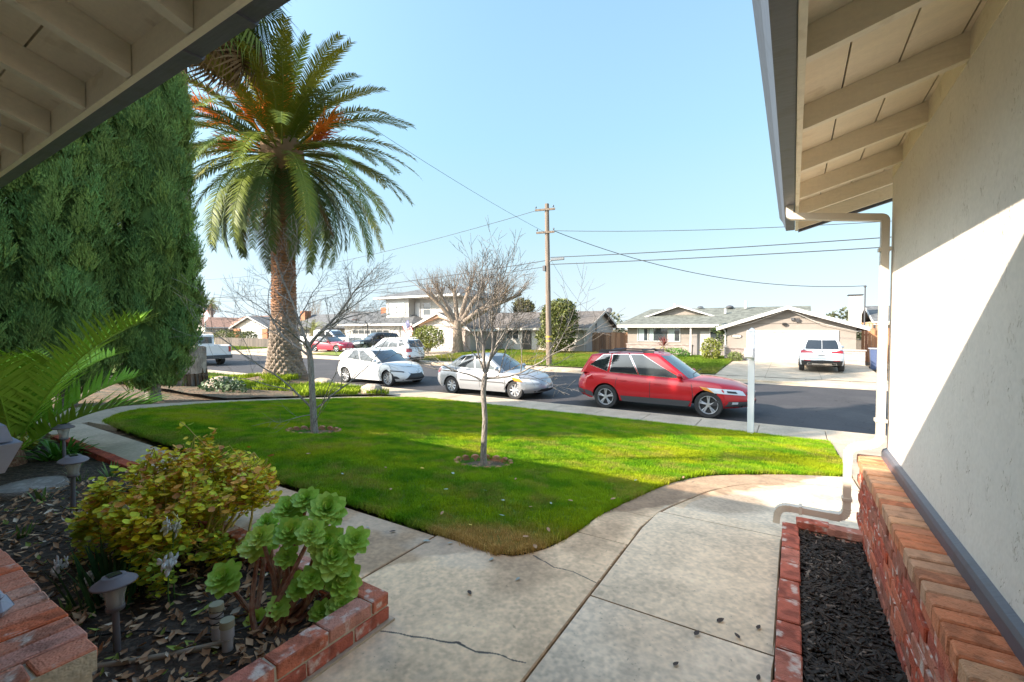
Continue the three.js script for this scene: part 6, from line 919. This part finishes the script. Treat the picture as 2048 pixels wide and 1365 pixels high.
{ // two storey house
  const t = thing('two_storey_house', 'pale two storey house with hipped grey roof above its garage', 'house'), y0 = -.6;
  put('wall', bx(-39.9, -29.0, 1.0, 4.75, 37.2, 44), M.wGrey, t); put('wall', bx(-39.4, -35.9, 1.0, 4.72, 36.2, 37.21), M.wGrey, t); put('wall', bx(-44.6, -33.9, y0 - .2, 1.75, 34.6, 42), M.wGrey, t);
  const hip = (x0, x1, F0, F1, y, h, name, ins) => { const xm0 = x0 + ins, xm1 = x1 - ins, Fm = (F0 + F1) / 2; put(name, [quadSlab([V(x0, y, F0), V(x1, y, F0), V(xm1, y + h, Fm), V(xm0, y + h, Fm)], .06), quadSlab([V(xm0, y + h, Fm), V(xm1, y + h, Fm), V(x1, y, F1), V(x0, y, F1)], .06), tri([...V(x0, y, F0), ...V(xm0, y + h, Fm), ...V(x0, y, F1)]), tri([...V(x1, y, F0), ...V(x1, y, F1), ...V(xm1, y + h, Fm)])], M.roofC, t); put('fascia', [bx(x0, x1, y - .22, y - .02, F0 - .03, F0), bx(x1, x1 + .03, y - .22, y - .02, F0, F1)], M.fasciaW, t); put('soffit', bx(x0, x1, y - .24, y - .222, F0, F0 + 1.3), M.fasciaW, t); };
  hip(-40.7, -28.2, 35.5, 44.8, 4.95, 1.25, 'roof', 4.0); hip(-45.2, -33.2, 33.9, 42.5, 1.95, 1.35, 'porch_roof', 3.5);
  windowF(t, -39.0, -36.4, 2.9, 4.3, 36.2, [-37.7], { curtain: [[-38.9, -37.8], [-37.6, -36.5]] }); windowF(t, -34.6, -33.6, 2.9, 4.2, 37.2, [], { rails: [3.5] }); put('corner_trim', bx(-35.85, -35.1, 1.9, 4.3, 37.12, 37.195), M.trimW, t);
  windowF(t, -31.4, -30.4, 2.9, 4.0, 37.2);
  garageDoor(t, -43.2, -37.2, y0, 1.25, 34.6, 6, 4, M.doorW, { glassRow: 3, plain: true });
  put('chimney', bx(-43.4, -42.4, 2.2, 4.0, 39, 39.9), M.brickRd, t); put('downspout', tube([V(-35.6, 1.7, 34.5), V(-35.55, y0, 34.5)], .05, .05, 6), M.trimW, t);
}
{ // C: grey roofed house further along
  const t = thing('grey_roof_house', 'low house with grey roof, white garage gable and clipped round bushes', 'house'), y0 = -.55;
  put('wall', bx(-60, -42.5, y0 - .2, 1.7, 38.5, 45), M.wGrey, t); put('wall', prism([[-69, y0 - .2], [-60, y0 - .2], [-60, 1.6], [-64.5, 3.0], [-69, 1.6]], 34.5, 45), M.wWhite, t);
  gableX(t, -60.5, -46.0, 38.3, 45, 1.7, 3.4, .6, M.roofC, M.greyTrim); gableF(t, -69, -60, 34.5, 45, 1.6, 3.05, .5, M.roofC, M.wGrey, .5);
  garageDoor(t, -66.6, -62.2, y0, 1.2, 34.5, 4, 4, M.doorW, { plain: true }); put('brick_pier', [bx(-68.9, -67.3, y0, 1.4, 34.3, 34.49)], M.brickRd, t); put('brick_pier', [bx(-61.5, -60.2, y0, 1.4, 34.3, 34.49)], M.brickRd, t);
  windowF(t, -56.5, -53, .8, 1.4, 38.5, [-54.7]); put('chimney', bx(-61.5, -60.4, 2.4, 4.0, 40, 41), M.brickRd, t);
  put('wall', bx(-47, -43.5, y0, 2.0, 37.2, 38.4), M.wGrey, t); gableX(t, -52.5, -42.2, 37.0, 46, 1.75, 3.6, .5, M.roofC, M.greyTrim);
}
{
  const t = thing('brown_roof_house', 'low house with brown shingle roof beside the flagpole', 'house'), y0 = -.55;
  put('wall', bx(-82, -72, y0 - .2, 1.7, 40, 47), M.wGrey, t); put('wall', prism([[-92, y0 - .2], [-81, y0 - .2], [-81, 1.7], [-86.5, 3.3], [-92, 1.7]], 36, 47), M.wWhite, t); gableX(t, -83, -71, 39.8, 47, 1.7, 3.5, .6, M.roofD, M.wPink); gableF(t, -92, -81, 36, 47, 1.7, 3.3, .5, M.roofD, M.fasciaW); windowF(t, -80, -78, .5, 1.4, 40); windowF(t, -76, -75, .5, 1.4, 40);
}
{ // houses whose roofs show between the others
  const t = thing('tan_house', 'low tan house behind the fence to the right of the white garage door', 'house'); put('wall', bx(4.6, 14, -.8, 1.9, 36.5, 44), wallTex(.55, .42, .31, 850), t); gableX(t, 4.6, 14, 36.5, 44, 1.9, 2.9, .5, M.roofC);
}
// fences of separate boards
function fence(label, x0, x1, F, y0, y1, m, step = .15, F1 = F) {
  const t = thing('wood_fence', label, 'fence'), r = rng(Math.round(x0 * 10 + 900)), n = Math.round(Math.hypot(x1 - x0, F1 - F) / step), ang = Math.atan2(F1 - F, x1 - x0);
  const g = [0, 1, 2].map(k => chamferBox(step - .012, y1 - y0, .022, .004)); for (let i = 0; i < n; i++) { const u = (i + .5) / n, b = put('board', g[i % 3], m[Math.floor(r() * m.length)], t); b.position.copy(V(lerp(x0, x1, u), (y0 + y1) / 2 + (r() - .5) * .05, lerp(F, F1, u) + (r() - .5) * .01)); b.rotation.y = ang; }
  for (const y of [y0 + .3, y1 - .3]) { const q = put('rail', box(Math.hypot(x1 - x0, F1 - F), .09, .04), m[0], t); q.position.copy(V((x0 + x1) / 2, y, (F + F1) / 2 + .04)); q.rotation.y = ang; }
}
const fw = [[.20, .10, .055], [.26, .14, .08], [.16, .085, .05], [.30, .17, .10]].map(c => mat(...c, .85)), fr2 = [[.44, .19, .09], [.50, .23, .11], [.38, .15, .075]].map(c => mat(...c, .8)), fg = [[.12, .10, .085], [.16, .13, .11]].map(c => mat(...c, .9));
fence('weathered brown board fence between the white house and the tan bungalow', -14.1, -10.85, 35.2, -.6, 1.1, fw);
fence('reddish wood fence with lattice top to the right of the tan bungalow', 3.45, 6.6, 34, -.75, 1.35, fr2, .16);
{ const t = thing('fence_lattice', 'lattice strip along the top of the reddish wood fence', 'lattice'); for (let i = 0; i < 20; i++) put('slat', box(.025, .34, .02, 3.5 + i * .16, 1.55, -34), fr2[i % 3], t); put('rail', [bx(3.42, 6.65, 1.36, 1.42, 33.96, 34.04)], fr2[1], t); put('rail', [bx(3.42, 6.65, 1.70, 1.77, 33.96, 34.04)], fr2[1], t); }
fence('low dark board fence before the house with clipped round bushes', -59.6, -47.5, 27.5, -.65, .35, fg, .22);
fence('dark side fence sloping down beside the brown roofed house', -81, -69.3, 33.5, -.6, .9, fg, .3);
// ---------- street furniture ----------
{
  const t = thing('utility_pole', 'tall wooden utility pole with two crossarms by the far pavement', 'utility pole', [-12.0, -.8, 23.35]), wood = barkTex([.19, .145, .11], [.27, .21, .16], 860, .5);
  t.rotation.set(0, 0, .018);
  put('pole', new THREE.CylinderGeometry(.12, .17, 9.4, 12).translate(0, 4.7, 0), wood, t);
  put('crossarm', box(1.15, .11, .09, -.05, 9.05, .14, 0, .3, 0), wood, t); put('crossarm', box(1.05, .11, .09, -.05, 7.75, .14, 0, .3, 0), wood, t);
  for (const [x, y] of [[-.55, 9.16], [.42, 9.16], [-.5, 7.86], [.42, 7.86]]) put('insulator', lathe([[.0, 0], [.035, .0], [.05, .05], [.03, .1], [.0, .12]], 10).translate(x, y, .14 - x * .3), mat(.10, .11, .13, .3), t);
  put('street_light', [box(.75, .12, .2, .68, 6.15, .1, 0, .25, .02), tube([new THREE.Vector3(0, 6.05, 0), new THREE.Vector3(.35, 6.13, .06)], .03, .03, 6)], mat(.22, .23, .24, .5), t); put('junction_box', box(.16, .3, .16, -.15, 5.7, .12), M.greyTrim, t);
  for (const q of [1.75, 1.5]) put('marker_band', new THREE.CylinderGeometry(.163, .165, .1, 12).translate(0, q, 0), mat(.62, .40, .05, .6), t);
}
function wire(label, a, b, sag, r = .014) { const A = V(...a), B = V(...b), P = []; for (let i = 0; i <= 24; i++) { const u = i / 24, p = A.clone().lerp(B, u); p.y -= sag * 4 * u * (1 - u); P.push(p); } one('overhead_wire', tube(P, r, r, 4, false), mat(.05, .05, .055, .6), label, 'cable', 'overhead wires'); }
wire('overhead wire from the pole top running along the street past the date palm', [-12.5, 8.3, 23.2], [-70, 7.8, 24], 1.6);
wire('overhead wire from the upper crossarm crossing above the cars towards the house roof', [-12.3, 7.0, 23.3], [-16, 13.5, -2], .7, .008);
wire('overhead wire running along the street from the street light height past the date palm', [-12.1, 5.35, 23.3], [-70, 5.6, 24], 1.0, .02);
wire('lower overhead wire along the street past the date palm', [-12.1, 5.0, 23.3], [-70, 5.2, 24], 1.0, .016);
wire('overhead wire from the lower crossarm along the street over the tan bungalow driveway', [-11.7, 7.0, 23.3], [36, 7.6, 24], 1.7);
wire('thicker overhead wire along the street before the tan bungalow', [-11.9, 5.5, 23.3], [36, 5.7, 24], .55, .02);
wire('lower thick overhead wire along the street before the tan bungalow', [-11.9, 5.1, 23.3], [36, 5.2, 24], .5, .02);
wire('sagging service wire from the pole to the mast on the tan bungalow', [-11.7, 7.0, 23.3], [3.5, 3.9, 33.2], 1.0, .018);
wire('thin service wire from the pole to the white house', [-11.9, 5.4, 23.3], [-14.6, 2.7, 36], .3, .008);
{
  const t = thing('sign_post', 'white vinyl sign post with a short arm standing at the lawn edge by the pavement', 'sign post', [-.71, -.76, 10.28]), w = mat(.80, .80, .82, .4), bxc = (a, b, c) => chamferBox(a, b, c, .006);
  put('post', bxc(.115, 2.13, .115).translate(0, 1.065, 0), w, t); put('cap', lathe([[.0, 2.2], [.05, 2.17], [.09, 2.14], [.085, 2.12]], 4).rotateY(PI / 4), w, t);
  const arm = new THREE.Shape(); arm.moveTo(.0, 0); arm.lineTo(.62, 0); arm.absarc(.62, .09, .09, -PI / 2, PI / 2, false); arm.lineTo(0, .18); const ag = new THREE.ExtrudeGeometry(arm, { depth: .125, bevelEnabled: true, bevelSize: .005, bevelThickness: .005, bevelSegments: 1, curveSegments: 8 }); ag.rotateY(-PI / 2); ag.translate(.0625, 1.62, .05); put('arm', ag, w, t);
}
{ // basketball hoop, flags, bin
  const t = thing('basketball_hoop', 'portable basketball hoop seen from behind before the two storey house', 'basketball hoop', [-33.6, -.62, 28.6]); put('pole', tube([new THREE.Vector3(0, 0, 0), new THREE.Vector3(0, 2.4, 0), new THREE.Vector3(-.35, 3.0, .3)], .05, .04, 8), M.blackTrim, t); put('backboard', box(1.25, .85, .04, -.6, 3.15, .5, 0, .5, 0), mat(.2, .2, .21, .4), t); put('rim', new THREE.TorusGeometry(.23, .02, 6, 18).rotateX(PI / 2).translate(-.75, 2.85, .85), mat(.5, .12, .04, .5), t);
  const flagTex = (() => { const c = document.createElement('canvas'); c.width = 190; c.height = 100; const g = c.getContext('2d'); for (let i = 0; i < 13; i++) { g.fillStyle = i % 2 ? '#eee' : '#b22234'; g.fillRect(0, i * 100 / 13, 190, 100 / 13 + 1); } g.fillStyle = '#3c3b6e'; g.fillRect(0, 0, 76, 54); g.fillStyle = '#fff'; for (let j = 0; j < 9; j++) for (let i = 0; i < (j % 2 ? 5 : 6); i++) { g.beginPath(); g.arc(7 + i * 12.5 + (j % 2 ? 6 : 0), 5 + j * 5.5, 1.8, 0, 7); g.fill(); } const t2 = new THREE.CanvasTexture(c); t2.colorSpace = THREE.SRGBColorSpace; return t2; })(), fm = new THREE.MeshStandardMaterial({ map: flagTex, side: THREE.DoubleSide, roughness: .8 });
  const cloth = (w, h) => { const g = new THREE.PlaneGeometry(w, h, 12, 6), p = g.attributes.position; for (let i = 0; i < p.count; i++) { const u = p.getX(i) / w + .5; p.setZ(i, .09 * sin(u * 7)); p.setY(i, p.getY(i) - u * u * .5); } g.computeVertexNormals(); return g; };
  const f1 = thing('flag', 'striped flag on a slanted pole at the corner of the gabled garage', 'flag', [-29.4, 0, 29.9]); put('staff', tube([new THREE.Vector3(0, .9, 0), new THREE.Vector3(-.45, 2.2, .7)], .02, .015, 6), M.trimW, f1); put('cloth', cloth(1.5, .9).rotateZ(-.9).translate(.25, 1.35, .45), fm, f1);
  const f2 = thing('flag', 'faded striped flag on a tall white flagpole near the hedge', 'flag', [-76.5, -.6, 34]); put('flagpole', new THREE.CylinderGeometry(.07, .1, 6.8, 8).translate(0, 3.4, 0), M.trimW, f2); put('cloth', cloth(2.2, 1.3).rotateZ(-1.1).translate(.5, 4.4, .1), fm, f2);
  const b = thing('wheelie_bin', 'blue wheeled rubbish bin beside the tan bungalow', 'bin', [3.55, -.66, 28.6]), bl = mat(.07, .10, .20, .5), bd = new THREE.CylinderGeometry(.42, .34, 1.0, 4).rotateY(PI / 4).translate(0, .55, 0); put('tub', bd.toNonIndexed(), bl, b); put('lid', [chamferBox(.66, .06, .68, .02).translate(0, 1.08, 0)], mat(.42, .45, .5, .5), b); for (const q of [-.25, .25]) put('wheel', new THREE.CylinderGeometry(.1, .1, .06, 12).rotateZ(PI / 2).translate(q, .1, -.28), M.blackTrim, b);
}
// ---------- vegetation across the street ----------
{
  M.barkPol = barkTex([.22, .16, .12], [.32, .25, .19], 890, .5); const t = thing('pollarded_tree', 'big bare pollarded tree with thick knobbly limbs before the white house', 'tree', [-23.6, -.62, 29.4]), r = rng(901), w = (a, h, b = 0) => { const d = hd(a, h, b); return new THREE.Vector3(d[0], d[1], -d[2]); };
  const forks = [], limbs = []; const L = [[-.4, 1.2, .2], [.5, 1.3, -.1], [1.1, 1.1, .3], [-1.1, 1.0, -.2], [.1, 1.5, .3], [.9, .8, -.4], [-.9, 1.2, .4], [1.5, 1.0, 0]];
  for (const [a0, h, b] of L) { const a = a0 * 1.55 + .45, p0 = w(a * .15, 2.4, b * .1), p1 = w(a * 1.0, 2.6 + h * 1.2, b), p2 = w(a * 1.9, 2.6 + h * 2.3, b * 1.8); limbs.push(tube([p0, p1, p2], [.22, .17, .13], 0, 8)); for (let k = 0; k < 16; k++) { const q = p1.clone().lerp(p2, .2 + .8 * r()), dir = [(r() - .5) * 1.6 + a * .4, .5 + r(), (r() - .5) * 1.6]; forks.push([q, dir, 1.0 + .6 * r(), .04, 2]); } }
  bare(t, [w(0, -.2), w(.03, .8), w(-.03, 1.7), w(0, 2.7)], [.55, .42, .4, .36], forks, r, M.barkPol); put('limbs', limbs, M.barkPol, t);
}
for (const [x, F, h, s, label] of [[-47, 44, 7.5, 911, 'hazy bare tree behind the low grey roofed houses'], [-60, 48, 7, 912, 'bare tree rising behind the white garage gable'], [-73, 50, 7.5, 913, 'bare tree behind the brown roofed house']]) {
  const t = thing('bare_tree', label, 'tree', [x, -.6, F]), r = rng(s), forks = []; for (let k = 0; k < 7; k++) forks.push([new THREE.Vector3(0, h * .28 + r() * .4, 0), [(r() - .5) * 1.6, 1, (r() - .5) * 1.6], h * .36, .08, 3]);
  bare(t, [new THREE.Vector3(0, -.2, 0), new THREE.Vector3(.05, h * .15, 0), new THREE.Vector3(0, h * .35, 0)], [.25, .2, .16], forks, r, M.barkPale);
}
blobTree('evergreen_tree', 'rounded olive green tree standing behind the utility pole', 'tree', [-15.4, -.6, 31.6], 3.6, [[0, 2.6, 0, 1.5, 1.5, 1.4], [.4, 3.3, .2, 1.0, 1.0, 1.0], [-.3, 1.4, 0, 1.5, 1.1, 1.3]], 9000, .2, [.12, .15, .03], 921);
blobTree('evergreen_tree', 'small olive green tree top behind the white house roof', 'tree', [-26.5, -.6, 45], 4.6, [[0, 4.4, 0, 1.2, 1.0, 1.2]], 2500, .25, [.14, .14, .035], 922);
blobTree('evergreen_tree', 'grey green tree rising behind the brick chimney', 'tree', [-50.5, -.6, 52], 6, [[0, 4.6, 0, 2.0, 1.9, 2.0], [-2.2, 4.0, 0, 1.4, 1.2, 1.4], [1.6, 3.6, 0, 1.4, 1.2, 1.2]], 6000, .32, [.10, .12, .05], 923);
blobTree('leafy_shrub', 'rounded green shrub before the gabled garage', 'shrub', [-25.2, -.6, 27.6], 1.2, [[0, 1.25, 0, 1.35, 1.0, 1.0], [-.7, .9, 0, .9, .8, .8]], 4500, .16, [.16, .20, .025], 924, null, .06);
blobTree('leafy_shrub', 'low bright green shrub under the wide window of the tan bungalow', 'shrub', [-6.7, -.55, 31.6], .5, [[0, .3, 0, .9, .35, .5]], 1500, .1, [.10, .26, .03], 925, null, .03);
blobTree('leafy_shrub', 'upright yellow green shrub beside the bungalow porch', 'shrub', [-4.35, -.58, 30.6], .9, [[0, .7, 0, .55, .7, .5]], 1500, .13, [.20, .24, .03], 926, null, .04);
blobTree('leafy_shrub', 'small green shrub against the brick skirt left of the garage door', 'shrub', [-3.0, -.6, 30.6], .4, [[0, .3, 0, .4, .3, .35]], 700, .1, [.14, .2, .05], 927, null, .03);
blobTree('climbing_plant', 'climbing plant trained over the bungalow porch window', 'plant', [-4.0, -.55, 32.8], 1.9, [[0, 1.4, 0, .35, .6, .3], [-.15, 1.9, 0, .5, .3, .3]], 900, .12, [.09, .14, .04], 928, null, .03);
for (const [i, x, R] of [[0, -61.3, 1.15], [1, -58.2, 1.0], [2, -55.3, .95]]) blobTree('round_bush', ['clipped round bush next to the brick pier of the white garage gable', 'clipped round bush behind the low dark fence, middle of three', 'clipped round bush behind the low dark fence next to the house wall'][i], 'bush', [x, -.6, 29.3], .7, [[0, .9, 0, R, R * .85, R]], 2200, .15, [.12, .15, .03], 931 + i, 'clipped round bushes', .05);
{ // spiky plants and small feather palms
  const t = thing('cordyline_plant', 'spiky red cordyline on a short stem before the bungalow window', 'plant', [-7.55, -.55, 31.8]), r = rng(941), g1 = [], g2 = []; put('stem', tube([new THREE.Vector3(0, -.1, 0), new THREE.Vector3(0, .7, 0)], .07, .06, 7), M.barkGrey, t);
  for (let i = 0; i < 60; i++) { const a = r() * 6.28, e = lerp(1.4, -.6, i / 60), L = .75 + .25 * r(), d = new THREE.Vector3(cos(a) * cos(e), sin(e), sin(a) * cos(e)), s = new THREE.Vector3(-sin(a), 0, cos(a)).multiplyScalar(.035), b = new THREE.Vector3(0, .75, 0), m = b.clone().addScaledVector(d, L * .5), q = b.clone().addScaledVector(d, L); q.y -= .1; (i < 38 ? g1 : g2).push(tri([...b, ...m.clone().add(s), ...m.clone().sub(s), ...m.clone().sub(s), ...m.clone().add(s), ...q])); }
  put('leaves', g1, mat(.26, .06, .05, .5, { side: THREE.DoubleSide }), t); put('lower_leaves', g2, mat(.25, .22, .06, .6, { side: THREE.DoubleSide }), t);
  const p = thing('feather_palm', 'small yellow green feather palm beside the white pickup', 'palm', [-43.3, -.6, 29.6]), r2 = rng(943); put('trunk', lathe([[.25, 0], [.2, 1.2], [.16, 1.9]], 10), M.barkRed, p); const ym = new THREE.MeshPhysicalMaterial({ color: lin(.24, .25, .035), roughness: .5, transmission: .2, thickness: 0, side: THREE.DoubleSide });
  for (let i = 0; i < 22; i++) { const m = put('frond', frond({ len: 1.9, el0: lerp(1.35, .1, i / 22), droop: 1.5, leaf: .32, n: 22, w: .04, seed: 950 + i, r0: .02 }), ym, p); m.position.set(0, 1.9, 0); m.rotation.y = r2() * 6.28; }
  const p2 = thing('fan_palm', 'slender far palm with drooping dead fronds beyond the flagpole', 'palm tree', [-92, -.6, 42]); put('trunk', lathe([[.35, 0], [.28, 6.5]], 8), M.barkFan, p2); for (let i = 0; i < 26; i++) { const m = put('frond', frond({ len: 2.2, el0: lerp(1.3, -.9, i / 26), droop: 1.5, leaf: .5, n: 14, w: .08, seed: 980 + i, r0: .03 }), i > 16 ? M.dead : ym, p2); m.position.set(0, 6.6, 0); m.rotation.y = i * 2.4; }
}
// a belt of trees far behind the houses
{
  const r = rng(961); for (let i = 0; i < 16; i++) { const x = -150 + i * 14 + r() * 8, F = 75 + r() * 30; blobTree('distant_tree', 'distant rounded tree on the horizon beyond the houses', 'tree', [x, -.6, F], 4, [[0, 2.6, 0, 3.5 + r() * 2, 2.2 + r() * .9, 3], [3, 2, 0, 3, 1.8, 2]], 700, .8, [.09, .115, .06], 970 + i, 'far tree belt', .2); }
}
// planted bed under the palms
struct('planted_bed', sheet(range(-19.5, -10.95, .2), range(5.2, 10.4, .2), (x, F) => gh(F) + .02 + .32 * Math.exp(-(((x + 15.9) / 1.6) ** 2 + ((F - 9.5) / 1.0) ** 2)) * sstep(10.4, 10.1, F) + .06 * fbm(x * 2, F * 2) * sstep(10.4, 10.2, F)), M.duff);
{
  const r = rng(981), ms = [], cs = []; let k = 0; while (k < 6500) { const x = lerp(-19, -11.1, r()), F = lerp(6.6, 10.35, r()), n = fbm(x * .9, F * 1.3, 4096, 3, 12); k++; if (n < .5) continue; const y = gh(F) + .05 + .32 * Math.exp(-(((x + 15.9) / 1.6) ** 2 + ((F - 9.5) / 1.0) ** 2)); ms.push(mtx(V(x, y, F), new THREE.Euler(0, r() * 6, 0), 1.7 + 1.6 * r())); const q = .8 + .5 * r(); cs.push(lin(.28 * q, .36 * q, .025 * q)); }
  tag(instanced('ground_cover', tuftGeo(8, 9, .05, .006, .05), M.grass, ms, cs), 'yellow green ground cover patches under the date palm', 'ground cover');
  const rock = (s, seed) => { const g = new THREE.IcosahedronGeometry(s, 2), p = g.attributes.position, v = new THREE.Vector3(); for (let i = 0; i < p.count; i++) { v.fromBufferAttribute(p, i); const k2 = .75 + .5 * fbm(v.x * 3 / s * .4 + seed, v.y * 3 / s * .4 + v.z * 2 / s * .4, 4096, 3, seed); v.multiplyScalar(k2); v.y *= .75; p.setXYZ(i, v.x, v.y, v.z); } const h = g.toNonIndexed(); h.computeVertexNormals(); return boxUV(h); };
  const rm = new THREE.MeshStandardMaterial({ map: tex(256, .6, (u, v) => { const q = .7 + .6 * fbm(u * 12, v * 12, 12, 4, 870); return [.46 * q, .37 * q, .29 * q]; }), roughness: .95 });
  for (const [x, F, s, l] of [[-17.3, 9.5, .42, 'tan boulder left of the date palm base'], [-14.2, 10.1, .38, 'pointed tan boulder between the date palm and the white hatchback'], [-11.5, 9.9, .36, 'split tan boulder at the pavement corner of the planted bed'], [-14.0, 6.6, .40, 'rounded tan boulder beside the fan palm trunk']]) { const o = one('boulder', rock(s, Math.round(-x * 3)), rm, l, 'rock', 'boulders in the planted bed'); o.position.copy(V(x, gh(F) + .1, F)); }
  blobTree('ground_shrub', 'low dark green shrub at the foot of the fan palm', 'shrub', [-13.2, -.35, 6.3], .3, [[0, .15, 0, .8, .28, .5]], 900, .1, [.06, .12, .04], 985, null, .03);
  blobTree('garden_shrub', 'pale green leafy shrub behind the young palm', 'shrub', [-8.9, 0, 1.2], .8, [[0, .45, 0, .8, .5, .5], [.5, .3, .1, .6, .35, .4]], 2600, .09, [.26, .34, .06], 986, null, .03);
  blobTree('garden_shrub', 'low yellow green shrub at the base of the young palm', 'shrub', [-7.3, 0, 1.05], .5, [[0, .3, 0, .6, .35, .4]], 1500, .08, [.34, .38, .05], 987, null, .03);
}

renderer.render(scene, camera);
